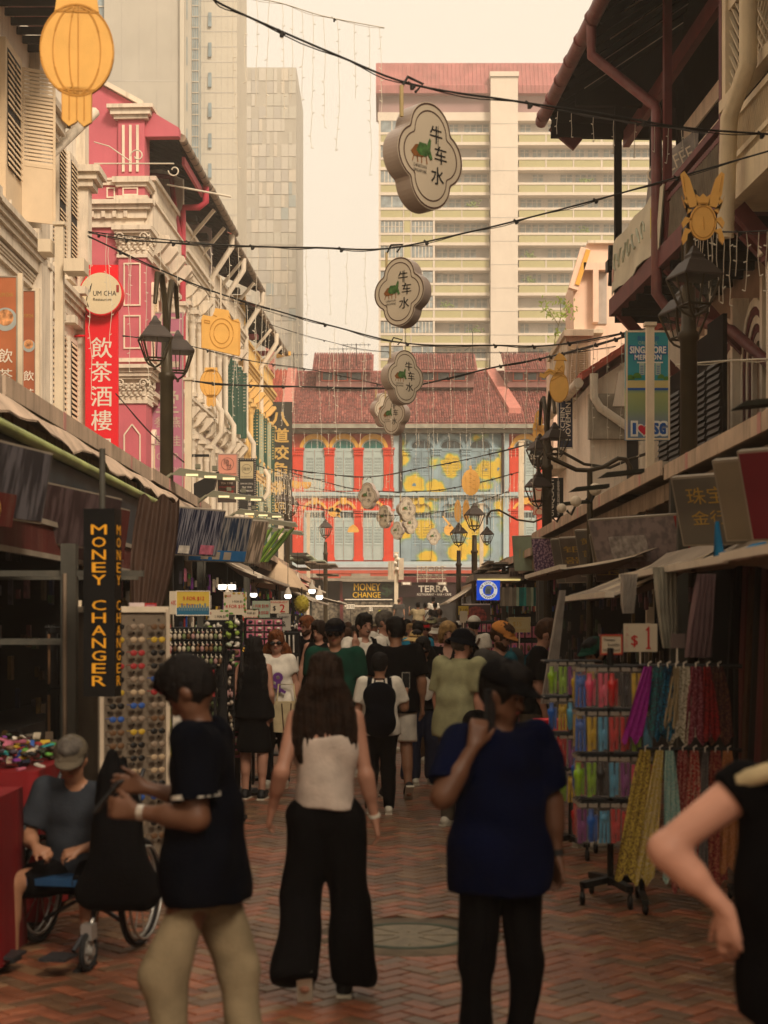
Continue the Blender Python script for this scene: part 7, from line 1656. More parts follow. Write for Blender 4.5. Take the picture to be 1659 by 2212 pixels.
  if sleeve>0 and not tank:
   for sh,e,w_ in((shL,eL,wL),(shR,eR,wR)):
    if sleeve<=1:
     b=sh+(e-sh)*sleeve;n_=nrm(e-sh);g.rc(sh,b+n_*.03,(aw+.016)*s+inf,(aw+.016)*s+inf*1.2,.03,clip=(b,n_))
    else:
     g.rc(sh,e,(aw+.014)*s+inf,(aw)*s+inf,.03);b=e+(w_-e)*(sleeve-1);n_=nrm(w_-e);g.rc(e,b+n_*.03,aw*s+inf,(aw-.008)*s+inf,.02,clip=(b,n_))
  g.wrinkle(wr*s*(1.5 if near else 1.2),19,len(label));link('shirt' if not dress else 'dress',g.mesh('shirt',CL[shirt]),root)
  if tank:
   q=MB()
   for e_ in(-1,1):
    pts=[PT(e_*.085,-.09,.40),PT(e_*.105,-.05,.49),PT(e_*.11,.0,.535),PT(e_*.10,.06,.49),PT(e_*.075,.095,.40)];q.tube([Vector(p)for p in pts],.007*s,CL[shirt],6)
   q.build('strap',root)
 if pants:
  g=SDF(lo,hi,res);infp=inf*(1.0 if not wide else 1.3)
  g.rc(hips[0],hips[1],(hr0-.002)*s+infp*.8,(hr0-.002)*s+infp*.8,.05,.92);g.rc(PT(0,0,.1),V3(0,0,hipz),(.120*wd if not tank else .124)*s+inf*.4,.123*s*wd+inf*.4,.05,.80 if not tank else .97)
  for i in(0,1):
   if pant=='shorts':
    e_=kn[i]+(hips[i]-kn[i])*.14;n_=nrm(kn[i]-hips[i]);g.rc(hips[i],kn[i],.10*s+infp,.088*s+infp,.03,clip=(e_,n_))
   elif wide:
    sx=.03 if i==0 else-.03;g.rc(hips[i],kn[i]+V3(sx,0,0),.100*s+infp*.8,.105*s,.02);a2=an[i];g.rc(kn[i]+V3(sx,0,0),a2+V3(sx*1.5,.02,.04)*s,.105*s,.122*s,.02,clip=((an[i]+V3(0,0,-.02)*s),nrm(an[i]-kn[i])))
   else:
    g.rc(hips[i],kn[i],.090*s+infp*.8,.060*s+infp,.03);g.rc(kn[i],an[i],.060*s+infp,.050*s+infp*.6,.03,clip=(an[i]+V3(0,0,-.03)*s,nrm(an[i]-kn[i])))
  g.cut(PT(0,0,.11),nrm(PT(0,0,1)-PT(0,0,0)));g.wrinkle(wr*1.9*s,15,len(label)+3);link('trousers' if pant!='shorts' else 'shorts',g.mesh('trousers',CL[pants]),root)
 for i in(0,1):
  q=SDF(an[i]-.3,an[i]+.3,min(res,.012));a_=an[i];lift=foot_lift[i]
  toe=a_+V3(0,-.15*math.cos(lift)-0,-.04-.15*math.sin(lift))*s;heel=a_+V3(0,.045,-.035+.06*math.sin(lift)*2)*s
  q.rc(heel,toe,.042*s,.036*s,.02);q.rc(a_+V3(0,.01,0),a_+V3(0,-.03,-.02)*s,.045*s,.045*s,.02)
  nn=nrm(np.cross(toe-heel,V3(1,0,0)));nn=nn if nn[2]<0 else-nn
  q.cut(heel+nn*.035*s,nn);sm_={'white':shoew,'black':shoeb,'none':SK[sk]}[shoes]
  so=link('shoe',q.mesh('shoe',sm_),root)
  q=MB();t_=nrm(toe-heel)
  q.beam(Vector(heel-t_*.035*s+nn*.036*s),Vector(toe+t_*.03*s+nn*.036*s),.078*s,.022*s,solem if shoes!='none' else SK[sk],up=tuple(-nn));q.build('sole',so)
 if hair and hair!='bald':
  rh=min(res,.012);g=SDF(headc-.32*s-V3(0,0,.4 if hair=='long' else 0),headc+.3*s,rh);tk=.009 if hair=='short' else .012 if hair=='long' else .022
  g.el(HP(0,-.012,.03),V3(.082+tk,.100+tk,.108+tk)*s,.01,R=Rm);g.el(HP(0,.02,.10),V3(.07,.085,.04)*s,.03,R=Rm)
  if hair=='bob':
   for e_ in(-1,1):g.rc(HP(e_*.08,.0,.0),HP(e_*.082,-.01,-.07),.03*s,.025*s,.03)
   g.rc(HP(-.05,-.08,-.03),HP(.05,-.08,-.03),.05*s,.05*s,.03)
  fc=HP(0,.125 if hair=='short' else .12,-.045);g.el(fc,V3(.066 if hair!='short' else .085,.10,.095)*s,.01,sub=True,R=Rm)
  if hair=='short':g.el(HP(0,-.06,-.155),V3(.13,.16,.09)*s,.01,sub=True,R=Rm);[g.el(HP(e_*.1,.02,-.03),V3(.035,.05,.05)*s,.01,sub=True,R=Rm)for e_ in(-1,1)]
  if hair=='long':
   b=HP(0,-.075,-.03);n=7;L=hair_len
   side=hr
   for t in(-1.2,-.6,0,.6,1.2):
    p=b+side*t*.045*s;pts=[HP(t*.05,-.06,.03),p+V3(0,.01,-.05)]
    back=-V3(hf[0],hf[1],0)if near else-V3(hf[0],hf[1],0)
    q0=p;prevr=.052
    for k in range(1,n+1):
     f_=k/n;yb=back*(.055+.03*math.sin(f_*2))*s;nx=V3(headc[0],headc[1],0)+side*t*(.055+.05*math.sin(f_*2.2))*s+yb;q1=V3(nx[0],nx[1],b[2]-L*f_*s*(1-.12*abs(t)))
     r1=.048*(1-.55*f_**2);g.rc(q0,q1,prevr*s,r1*s,.02);q0,prevr=q1,r1
   g.strands(.006*s,150,headc[0],headc[1]-.02)
  else:g.strands(.003*s,120,headc[0],headc[1])
  if hair in('short','bob')and not cap and res<.02:
   r3=np.random.RandomState(len(label))
   for _ in range(130 if near else 45):
    a=r3.uniform(0,2*math.pi);b=r3.uniform(.15,1.35);d=V3(math.sin(b)*math.cos(a),math.sin(b)*math.sin(a),math.cos(b))
    if d[1]>.35 and d[2]<.62:continue
    p0=(d[0]*.083,-.012+d[1]*.102,.03+d[2]*.112);q0=(p0[0]*1.12+r3.uniform(-.01,.01),(p0[1]+.02)*1.1+r3.uniform(.0,.03),p0[2]*1.05+r3.uniform(-.035,.012));g.rc(HP(*p0),HP(*q0),.012*s,.004*s,.006)
  mh_=g.mesh('hair',HAIRC[hc]);link('hair',mh_,root)
 elif hair=='bald' and hc:
  g=SDF(headc-.2,headc+.22,.012);g.el(HP(0,-.012,.022),V3(.079,.099,.107)*s,.01,R=Rm);g.el(HP(0,.09,.03),V3(.1,.11,.16)*s,.01,sub=True,R=Rm);g.el(HP(0,-.02,-.16),V3(.13,.18,.1)*s,.01,sub=True,R=Rm);g.el(HP(0,.02,.12),V3(.075,.1,.06)*s,.01,sub=True,R=Rm);mm=g.mesh('hair',HAIRC[hc]);mm and link('hair',mm,root)
 if beard:
  g=SDF(headc-.22,headc+.2,.012);g.rc(HP(0,.03,-.045),HP(0,.062,-.085),.064*s,.042*s,.02);g.rc(HP(-.035,.035,-.07),HP(.035,.035,-.07),.036*s,.036*s,.02);g.el(HP(0,.10,-.01),V3(.055,.06,.05)*s,.01,sub=True,R=Rm);g.el(HP(0,.0,.05),V3(.14,.14,.085)*s,.01,sub=True,R=Rm);link('beard',g.mesh('beard',HAIRC['brown']),root)
 VH=lambda r,f,u_:Vector(HP(r,f,u_))
 q=MB()
 if not glasses:
  for e_ in(-1,1):q.ell(VH(e_*.032,.086,.008),(.012*s,.008*s,.006*s),eyem,8,5)
  q.build('eyes',root);q=MB()
  for e_ in(-1,1):q.tube([VH(e_*.016,.094,.027),VH(e_*.034,.092,.033),VH(e_*.052,.08,.026)],.0035*s,HAIRC[hc or 'black'],4)
  q.build('eyebrows',root)
 else:
  for e_ in(-1,1):
   q.ell(VH(e_*.034,.096,.006),(.03*s,.008*s,.023*s),eyem,12,6);q.tube([VH(e_*.062,.09,.01),VH(e_*.082,.0,.012)],.004*s,eyem,5)
  q.tube([VH(-.015,.103,.01),VH(.015,.103,.01)],.005*s,eyem,5);q.build('sunglasses',root)
 if mouth:
  q=MB()
  if mouth=='laugh':q.ell(VH(0,.084,-.055),(.024*s,.01*s,.014*s),mouthm,10,6);q.ell(VH(0,.089,-.049),(.019*s,.006*s,.004*s),teeth,8,4)
  else:q.ell(VH(0,.0865,-.055),(.022*s,.006*s,.006*s),lipm,10,5)
  q.build('mouth',root)
 if cap:
  kind,cm=cap;cm=CL[cm];g=SDF(headc-.35,headc+.33,min(res,.012))
  if kind=='cap':g.el(HP(0,-.008,.05),V3(.098,.118,.10)*s,.01,R=Rm);g.cut(HP(0,.0,.045),-hu);g.rc(HP(-.045,.10,.05),HP(.045,.10,.05),.018*s,.018*s,.01);
  if kind=='bucket':g.el(HP(0,-.008,.05),V3(.10,.118,.10)*s,.01,R=Rm);g.cut(HP(0,.0,.03),-hu)
  if kind=='straw':g.el(HP(0,-.008,.06),V3(.095,.11,.09)*s,.01,R=Rm);g.cut(HP(0,.0,.05),-hu)
  co=link('cap' if kind=='cap' else 'hat',g.mesh('cap',cm),root);q=MB()
  if kind=='cap':
   n=9;vs=[]
   for i in range(n):
    a=math.pi*i/(n-1);vs+=[VH(.088*math.cos(a),.055+.03*math.sin(a),.058+.006*math.sin(a)),VH(.082*math.cos(a),.06+.115*math.sin(a),.04+.004*math.sin(a))]
   q.add(vs,[(2*i,2*i+1,2*i+3,2*i+2)for i in range(n-1)],cm,True);o_=[v-Vector(hu)*.007 for v in vs];q.add(o_,[(2*i,2*i+2,2*i+3,2*i+1)for i in range(n-1)],cm,True);q.build('peak',co)
  else:
   n=28;r1=.15 if kind=='bucket' else .19;vs=[]
   for i in range(n):a=2*math.pi*i/n;vs+=[VH(.098*math.cos(a),-.008+.115*math.sin(a),.045),VH(r1*math.cos(a),-.008+(r1+.01)*math.sin(a),-.0+.008*math.sin(3*a))]
   q.add(vs,[(2*i,2*i+1,(2*i+3)%(2*n),(2*i+2)%(2*n))for i in range(n)],cm,True);q.add([v-Vector(hu)*.006 for v in vs],[(2*i,(2*i+2)%(2*n),(2*i+3)%(2*n),2*i+1)for i in range(n)],cm,True);q.build('brim',co)
 if collar:
  q=MB();c0=PT(0,.0,.535)
  for i in range(10):
   a=-math.pi/2+.5+(2*math.pi-1.)*i/10;b=-math.pi/2+.5+(2*math.pi-1.)*(i+1)/10
   p=[Vector(c0+V3(math.cos(t)*r_,math.sin(t)*r_,zz)*s)for t in(a,b)for r_,zz in((.068,.025),(.095,-.015))];q.add(p+[v+Vector((0,0,-.006))for v in p],[(0,1,3,2),(4,6,7,5)],CL[collar])
  q.build('collar',root)
 inf_=dict(root=root,PT=PT,HP=HP,wL=wL,wR=wR,eL=eL,eR=eR,shL=shL,shR=shR,s=s,hipz=hipz,kn=kn,an=an,neck=neck,headc=headc)
 if strap:
  q=MB();cs=CL[strap[0]]
  if strap[1]=='cross':
   sg=strap[2];pts=[PT(sg*-.11,-.02,.54),PT(sg*-.08,-.145,.42),PT(0,-.16,.28),PT(sg*.1,-.14,.12),PT(sg*.17,-.02,.04),PT(sg*.1,.14,.14),PT(0,.145,.3),PT(sg*-.08,.12,.44),PT(sg*-.11,.03,.535)]
   for a,b in zip(pts[:-1],pts[1:]):q.beam(Vector(a),Vector(b),.035*s,.012*s,cs,up=(0,1,.3))
  else:
   for e_ in(-1,1):
    pts=[PT(e_*.12,.10,.30),PT(e_*.115,.115,.45),PT(e_*.105,.04,.555),PT(e_*.10,-.05,.545),PT(e_*.11,-.135,.42),PT(e_*.13,-.14,.25)]
    for a,b in zip(pts[:-1],pts[1:]):q.beam(Vector(a),Vector(b),.05*s,.012*s,cs,up=(0,1,.2))
  q.build('bag_strap',root)
 if watch:
  w_,e=(wL,eL)if watch[0]=='L' else(wR,eR);d=Vector(nrm(w_-e));p=Vector(w_)-d*.02
  q=MB();q.tube([p-d*.012,p+d*.012],.031*s,watch[1],12);q.build('wristwatch',root)
 return inf_
def to_world(inf,p):return inf['root'].matrix_basis@Vector(p)
def backpack(label,inf,m,w_=.28,h_=.42,d_=.14,dz=.0):
 pw=inf['PT'](0,.16+d_/2,.28+dz);r=T('backpack',label,'backpack',to_world(inf,pw),inf['root'].rotation_euler[2])
 g=SDF((-.35,-.25,-.4),(.35,.25,.4),.016);g.rc((-w_/2+.09,0,-h_/2+.09),(w_/2-.09,0,-h_/2+.09),.09,.09,.05,d_/.2);g.rc((-w_/2+.09,0,h_/2-.12),(w_/2-.09,0,h_/2-.12),.09,.09,.05,d_/.2);g.rc((0,0,-h_/2+.1),(0,0,h_/2-.12),.14,.12,.05,d_/.26);g.rc((-.05,.05,-h_/2+.12),(.05,.05,-.02),.08,.06,.02,.7);g.wrinkle(.003,20)
 link('bag_body',g.mesh('bag',m),r);q=MB();q.tube([(-.05,-.02,h_/2-.04),(-.04,0,h_/2+.03),(.04,0,h_/2+.03),(.05,-.02,h_/2-.04)],.009,m,6);q.build('grab_handle',r);return r
def phone(label,pos,rz,rx=0,case=shoew):
 r=T('phone',label,'phone',pos,rot=(rx,0,rz));q=MB();q.box(-.037,.037,-.005,.005,-.075,.075,case);q.build('case',r);q=MB();q.box(-.034,.034,-.007,-.0055,-.071,.071,mat('phone_screen',(.02,.02,.02),rough=.1));q.build('screen',r);return r
PI=math.pi
A=person('man in a dark navy polo and khaki trousers bending over his phone at the left',x=-.665,Y=5.7,yaw=-1.68,H=1.66,sk='brown',shirt='navy',pants='khaki',hc='black',wd=1.06,res=.0105,near=True,lean=.03,look=(-.1,.7),armR=((-.1,-.15,-1),(.25,-1,.30)),armL=((.1,.12,-1),(-.12,-1,.06)),legs=((.36,.06),(-.24,.22)),sleeve=.72,hem=-.09,collar='navy',watch=('L',mat('silver_watch',(.5,.45,.38),metal=.7,rough=.3)),wr=.0075,hands={'L':((-.1,-1,.15),(1,0,.1),(0,-.1,1),.75),'R':((.2,-1,.2),(-1,0,.1),(0,-.2,1),.75)})
q=MB()
for sh,e in((A['shL'],A['eL']),(A['shR'],A['eR'])):
 d=nrm(e-sh);b=sh+(e-sh)*.72;q.tube([Vector(b-d*.010),Vector(b+d*.006)],.090,CL['white'],16)
q.build('sleeve_trim',A['root'])
phone('phone held low by the man in the navy polo',to_world(A,A['wL']+V3(-.05,-.12,.05)),A['root'].rotation_euler[2],rx=-.7,case=shoeb)
B_=person('woman from behind in a white camisole and wide black trousers with long dark hair',x=-.280,Y=7.3,yaw=PI,H=1.60,sk='fair',shirt='blush',pants='black',hair='long',hc='darkbrown',female=True,res=.0105,near=True,look=(0,.06),wide=True,tank=True,hem=.085,wr=.006,armL=((.26,.40,-1),(.22,-.45,-.8)),armR=((-.2,.1,-1),(-.2,-.2,-1)),legs=((.06,.45),(.05,.02)),foot_lift=(.9,0),hair_len=.44,shoes='black',curl=.45)
q=MB();p=Vector(B_['wR']);d=Vector(nrm(B_['wR']-B_['eR']));q.tube([p-d*.02,p-d*.005],.029,shoew,12);q.build('bracelet',B_['root'])
C_=person('man in a dark blue shirt and black cap holding a phone to his ear',x=.455,Y=6.0,yaw=.45,H=1.61,sk='brown',shirt='blue',pants='black',hc='black',wd=1.06,res=.0105,near=True,look=(.5,.32),cap=('cap','black'),sleeve=.80,hem=-.10,wr=.006,armR=((-.55,-.4,-.85),(.66,-.1,1)),armL=((.28,.05,-1),(.02,-.15,-1)),legs=((.10,.10),(-.03,.06)),shoes='black',hands={'R':((.35,.1,1),(-.3,-1,.1),(.6,.2,.3),.95),'L':((.0,-.1,-1),(1,0,0),(0,-1,0),.6)},watch=('L',shoeb))
phone('dark phone pressed to the ear of the man in blue',to_world(C_,C_['HP'](-.102,.015,-.055)),1.0,case=shoeb)
D_=person('person in black at the right edge with a bare elbow, hand on hip',x=1.18,Y=4.15,yaw=PI,H=1.62,sk='pinkish',shirt='black',pants='black',hair='short',hc='darkbrown',female=True,res=.011,near=True,wd=1.45,sleeve=.16,hem=-.12,wr=.005,armL=((.82,0,-.62),(-.74,.1,-.74)),mouth=False,shoes='black',look=(0,0),curl=.3,hands={'L':((-.1,0,-1),(.6,.7,0),(-.3,-.8,.2),.35)})
q=MB();sh=D_['PT'](.17,0,.52);q.tube([Vector(D_['PT'](.08,.09,.56)),Vector(D_['PT'](.17,.09,.545)),Vector(D_['PT'](.24,.05,.515))],.026,CL['beige'],8);q.build('shoulder_trim',D_['root'])
W_=person('older man in a grey t-shirt and cap sitting in a wheelchair at the left',x=-1.64,Y=8.35,yaw=-.2,H=1.6,lean=.22,sk='tan',shirt='slate',pants='black',hc='grey',res=.013,near=True,look=(.2,.45),seat=True,pant='shorts',cap=('cap','greysh'),sleeve=.8,wd=1.1,hem=0,armR=((-.35,-.2,-1),(.55,-.75,-.15)),armL=((.3,-.1,-1),(-.6,-.7,-.15)),legs=((.04,-.02),(-.10,.02)),hands={'R':((.8,-.4,-.2),(-.2,-.3,1),(.2,-1,0),.9),'L':((-.8,-.4,-.2),(.2,-.3,1),(-.2,-1,0),.9)},shoes='black')
wc=T('wheelchair','folding wheelchair with grey rims under the seated man','wheelchair',(-1.64,8.35,0),-.2)
tyre=mat('tyre_rubber',(.012,.012,.012),rough=.8,bump=0);rim=mat('wheel_rim',(.42,.40,.36),metal=.6,rough=.35,bump=0);wfrm=mat('wheelchair_frame',(.03,.03,.032),rough=.4,bump=0);wseat=mat('wheelchair_seat_blue',(.01,.05,.12),rough=.7)
def wheel(root,c,r,t_=.018,spokes=10,ang=0):
 q=MB();n=28;pts=[(c[0],c[1]+r*math.cos(2*PI*k/n),c[2]+r*math.sin(2*PI*k/n))for k in range(n+1)];q.tube(pts,t_,tyre,6,False);w_=q.build('wheel',root)
 q=MB();pts=[(c[0],c[1]+(r-.03)*math.cos(2*PI*k/n),c[2]+(r-.03)*math.sin(2*PI*k/n))for k in range(n+1)];q.tube(pts,t_*.6,rim,6,False)
 for k in range(spokes):a=2*PI*k/spokes;q.tube([(c[0],c[1],c[2]),(c[0],c[1]+(r-.03)*math.cos(a),c[2]+(r-.03)*math.sin(a))],.004,rim,4)
 q.tube([(c[0]-.03,c[1],c[2]),(c[0]+.03,c[1],c[2])],.025,rim,8);q.build('rim',w_)
for s in(-1,1):
 wheel(wc,(s*.29,.08,.30),.28);q=MB();q.tube([(s*.33,.08+.25*math.cos(2*PI*k/24),.30+.25*math.sin(2*PI*k/24))for k in range(25)],.008,rim,5,False);q.build('hand_rim',wc)
 wheel(wc,(s*.24,-.52,.10),.09,.016,6)
 q=MB();q.tube([(s*.24,-.40,.30),(s*.24,-.50,.22),(s*.24,-.52,.10)],.013,rim,6);q.box(s*.24-.03,s*.24+.03,-.55,-.48,.16,.24,rim);q.build('castor_fork',wc)
 q=MB();q.tube([(s*.24,.28,.95),(s*.24,.22,.9),(s*.24,.18,.45),(s*.24,-.40,.42),(s*.24,-.46,.25),(s*.2,-.62,.12)],.013,wfrm,6);q.tube([(s*.26,.2,.68),(s*.26,-.2,.68),(s*.26,-.22,.45)],.014,wfrm,6);q.box(s*.26-.03,s*.26+.03,-.18,.18,.68,.72,wfrm);q.build('side_frame',wc)
 q=MB();q.box(s*.14-.07,s*.14+.07,-.75,-.58,.09,.105,wfrm);q.build('footplate',wc)
q=MB();q.beam((-.24,.0,.42),(.24,.0,.14),.02,.02,wfrm);q.beam((.24,.02,.42),(-.24,.02,.14),.02,.02,wfrm);q.build('cross_brace',wc)
q=MB();q.box(-.23,.23,-.36,.16,.395,.43,wseat);q.box(-.23,.23,.17,.2,.45,.85,wfrm);q.build('seat',wc)
bg_=T('backpack','large black backpack hanging from the wheelchair beside the khaki trousers','backpack',(-1.38,7.85,-.02))
g=SDF((-.35,-.3,.2),(.35,.3,1.3),.016);g.rc((.0,0,.95),(.02,-.02,.55),.09,.17,.05,.7);g.rc((-.1,-.02,.42),(.13,-.02,.42),.10,.11,.05,.8);g.rc((-.02,.02,1.12),(0,0,.9),.035,.09,.05);g.rc((.04,.02,1.1),(.12,-.02,.8),.02,.03,.02);g.wrinkle(.007,18)
link('bag_body',g.mesh('bag',CL['black']),bg_)
K=dict(res=.0165)
p1=person('woman with very long black hair in a short black dress, back turned',u=549,Y=15.2,yaw=PI-.15,H=1.58,sk='fair',shirt='black',pants=None,dress=True,hair='long',hc='black',female=True,hair_len=.62,sleeve=0,shoes='black',armL=((.3,.2,-1),(.25,-.3,-1)),armR=((-.15,.1,-1),(.1,-.5,-.8)),legs=((.05,.05),(-.02,.1)),**K)
r=T('shoulder_bag','big black bag on the arm of the woman in the black dress','bag',to_world(p1,(.28,.05,.86)),PI);g=SDF((-.3,-.2,-.3),(.3,.2,.3),.016);g.rc((-.14,0,-.08),(.14,0,-.08),.11,.11,.06,.6);g.rc((-.08,0,.08),(.08,0,.08),.06,.06,.06,.6);link('bag_body',g.mesh('bag',CL['black']),r);q=MB();q.tube([(-.08,0,.1),(-.06,0,.4),(.04,0,.42),(.08,0,.1)],.012,CL['brown'],6);q.build('handle',r)
p2=person('red haired woman in sunglasses and a white t-shirt with a purple print',u=597,Y=16.3,yaw=.0,H=1.64,sk='fair',shirt='white',pants='black',hair='long',hc='ginger',female=True,hair_len=.22,glasses=True,look=(0,.1),armL=((.25,.05,-1),(.1,-.1,-1)),hem=.02,shoes='white',**K)
q=MB();c=p2['PT'](.03,-.15,.30);pm_=mat('purple_print',(.12,.03,.18),bump=0)
disc(q,.055,.02,c[1]-.035,pm_,16,c[0],c[2]);q.box(c[0]-.02,c[0]+.03,c[1]-.036,c[1]-.03,c[2]-.16,c[2]-.03,pm_);q.beam((c[0]-.06,c[1]-.033,c[2]-.08),(c[0]+.08,c[1]-.033,c[2]-.16),.02,.03,pm_);q.build('shirt_print',p2['root'])
r=T('tote_bag','beige bag hanging at the side of the woman in the white t-shirt','bag',to_world(p2,(.12,-.2,.80)),.2);q=MB();q.prism([(-.13,-.2),(.12,-.22),(.15,.12),(-.15,.12)],(0,0,0),(1,0,0),(0,0,1),(0,.08,0),CL['beige']);q.build('bag_body',r);q=MB();q.tube([(-.1,.03,.1),(-.08,.03,.3),(.08,.03,.3),(.1,.03,.1)],.01,CL['beige'],5);q.tube([(-.05,-.01,.1),(-.03,-.01,-.18)],.006,CL['brown'],4);q.tube([(.05,-.01,.1),(.03,-.01,-.18)],.006,CL['brown'],4);q.build('handle',r)
person('bearded fair man in a black t-shirt looking left, behind the woman in sunglasses',u=666,Y=21,yaw=-.5,H=1.80,sk='fair',shirt='black',pants='navy',hc='ginger',beard=True,look=(-.4,.2),**K)
pd=person('woman in a sleeveless black top at the elbow of the fair bearded man',u=690,Y=19.5,yaw=-.2,H=1.74,sk='fair',shirt='black',pants='black',hair='long',hc='darkbrown',female=True,sleeve=.0,hair_len=.2,look=(-.3,.25),armR=((-.3,0,-1),(-.1,-.1,-1)),**K)
person('man in a dark green t-shirt, navy cap and sunglasses facing the camera',u=724,Y=14.6,yaw=.0,H=1.76,sk='tan',shirt='green',pants='navy',hc='black',cap=('cap','navy'),glasses=True,look=(-.15,.1),sleeve=.75,wd=1.12,beard=False,**K)
person('laughing man in a white polo with dark backpack straps, hand at his neck',u=786,Y=17.5,yaw=.25,H=1.82,sk='fair',shirt='white',pants='navy',hc='black',look=(.3,.05),mouth='laugh',strap=('black','pack'),armR=((-.15,-.35,-1),(.35,-.25,1)),collar='white',hands={'R':((.1,.1,1),(0,-1,0),(.7,.1,0),.3)},**K)
person('tall man in a white t-shirt and sunglasses looking right, black strap on shoulder',u=828,Y=20.5,yaw=.7,H=1.86,sk='fair',shirt='white',pants='denim',hc='grey',glasses=True,look=(.5,.05),strap=('black','cross',1),**K)
ph=person('man in a black t-shirt and white shorts walking away, his face turned right',u=855,Y=15.3,yaw=PI+.15,H=1.78,sk='tan',shirt='black',pants='white',pant='shorts',hc='black',look=(.5,.1),sleeve=.85,armR=((-.2,.1,-1),(-.05,-.15,-1)),armL=((.25,.05,-1),(-.2,-.9,-.2)),legs=((.14,.0),(-.05,.34)),foot_lift=(0,.7),shoes='black',wd=1.1,hem=-.05,**K)
pb=person('boy in a striped white t-shirt from behind with a navy backpack',u=820,Y=14.1,yaw=PI,H=1.45,sk='tan',shirt='white',pants='black',hc='black',look=(-.2,.1),sleeve=.8,strap=('navy','pack'),armR=((-.35,-.1,-1),(-.1,-.9,.6)),armL=((.2,.05,-1),(.05,-.3,-1)),legs=((.05,.05),(-.05,.1)),hem=-.02,**K)
stp=mat('pale_blue_stripe',(.30,.40,.48),bump=0)
backpack('dark navy backpack with yellow toggles on the back of the boy',pb,CL['navy'],.27,.46,.15,-.04)
r=phone('pale phone held up by the boy with the backpack',to_world(pb,pb['wR']+V3(0,-.05,.13)),.2)
pj=person('woman shielding her face with her hand, in sunglasses, black jacket and wide navy trousers',u=913,Y=16.6,yaw=.1,H=1.57,sk='tan',shirt='black',pants='denim',wide=True,hair='long',hc='black',female=True,hair_len=.28,glasses=True,look=(-.2,.35),armR=((-.5,-.35,-.9),(.35,-.25,1)),sleeve=.9,shoes='white',hands={'R':((.35,-.1,.9),(-.1,-1,.2),(.6,0,.5),.25)},**K)
q=MB();c=pj['PT'](.02,-.0,.2);q.ell((c[0],c[1]-.085,c[2]),(.105,.07,.20),CL['white'],14,9);q.build('white_top',pj['root'])
pk=person('blonde short haired woman in a black top with a bead necklace',u=968,Y=16.8,yaw=-.1,H=1.72,sk='fair',shirt='black',pants='black',hair='bob',hc='blond',female=True,neckline=.08,look=(.15,.05),wd=1.1,**K)
q=MB();n_=22
for i in range(n_):
 a=PI*(i/(n_-1));p=pk['PT'](.085*math.cos(a),-.11-.04*math.sin(a),.47-.14*math.sin(a));q.ell(p,(.009,)*3,CL['pink'],6,4)
q.build('necklace',pk['root'])
pl_=person('man in a dark bucket hat and pale olive short sleeved shirt, seen from behind',u=985,Y=13.2,yaw=PI-.75,H=1.68,sk='pinkish',shirt='olive',pants='greysh',hc='grey',cap=('bucket','navy'),look=(-.35,.25),sleeve=.8,wd=1.18,lean=.1,armL=((.1,.05,-1),(.05,-.15,-1)),hem=-.1,collar='olive',wr=.006,**K)
r=T('shoulder_bag','black bag carried at the hip of the man in the olive shirt','bag',to_world(pl_,(-.26,.02,.95)),1.0);g=SDF((-.3,-.2,-.3),(.3,.2,.3),.016);g.rc((-.1,0,-.05),(.1,0,-.05),.12,.12,.05,.6);link('bag_body',g.mesh('bag',CL['black']),r)
person('bearded man in an orange cap and dark grey t-shirt looking down to the right',u=1078,Y=14.4,yaw=.55,H=1.74,sk='fair',shirt='grey',pants='black',hc='brown',beard=True,cap=('cap','orange'),glasses=False,look=(.45,.45),sleeve=.85,wd=1.05,armL=((.15,.05,-1),(.05,-.3,-1)),**K)
pn=person('man with cropped greying hair in a black t-shirt and grey shorts bending over the stall',u=1150,Y=14.2,yaw=1.45,H=1.78,sk='fair',shirt='black',pants='greysh',pant='shorts',hc='brown',look=(.1,.65),lean=.12,sleeve=.8,strap=('teal','pack'),wd=1.1,armL=((.05,-.3,-1),(0,-1,-.3)),armR=((-.1,.0,-1),(0,-.25,-1)),shoes='black',**K)
backpack('dark teal backpack of the man bending over the right stall',pn,CL['teal'],.28,.42,.14)
person('stall keeper in a green cap behind the sale sign on the right',u=1290,Y=12.0,yaw=-.9,H=1.62,sk='tan',shirt='black',pants='black',hc='black',cap=('cap','green'),look=(0,.3),**K)
K2=dict(res=.024,hands={})
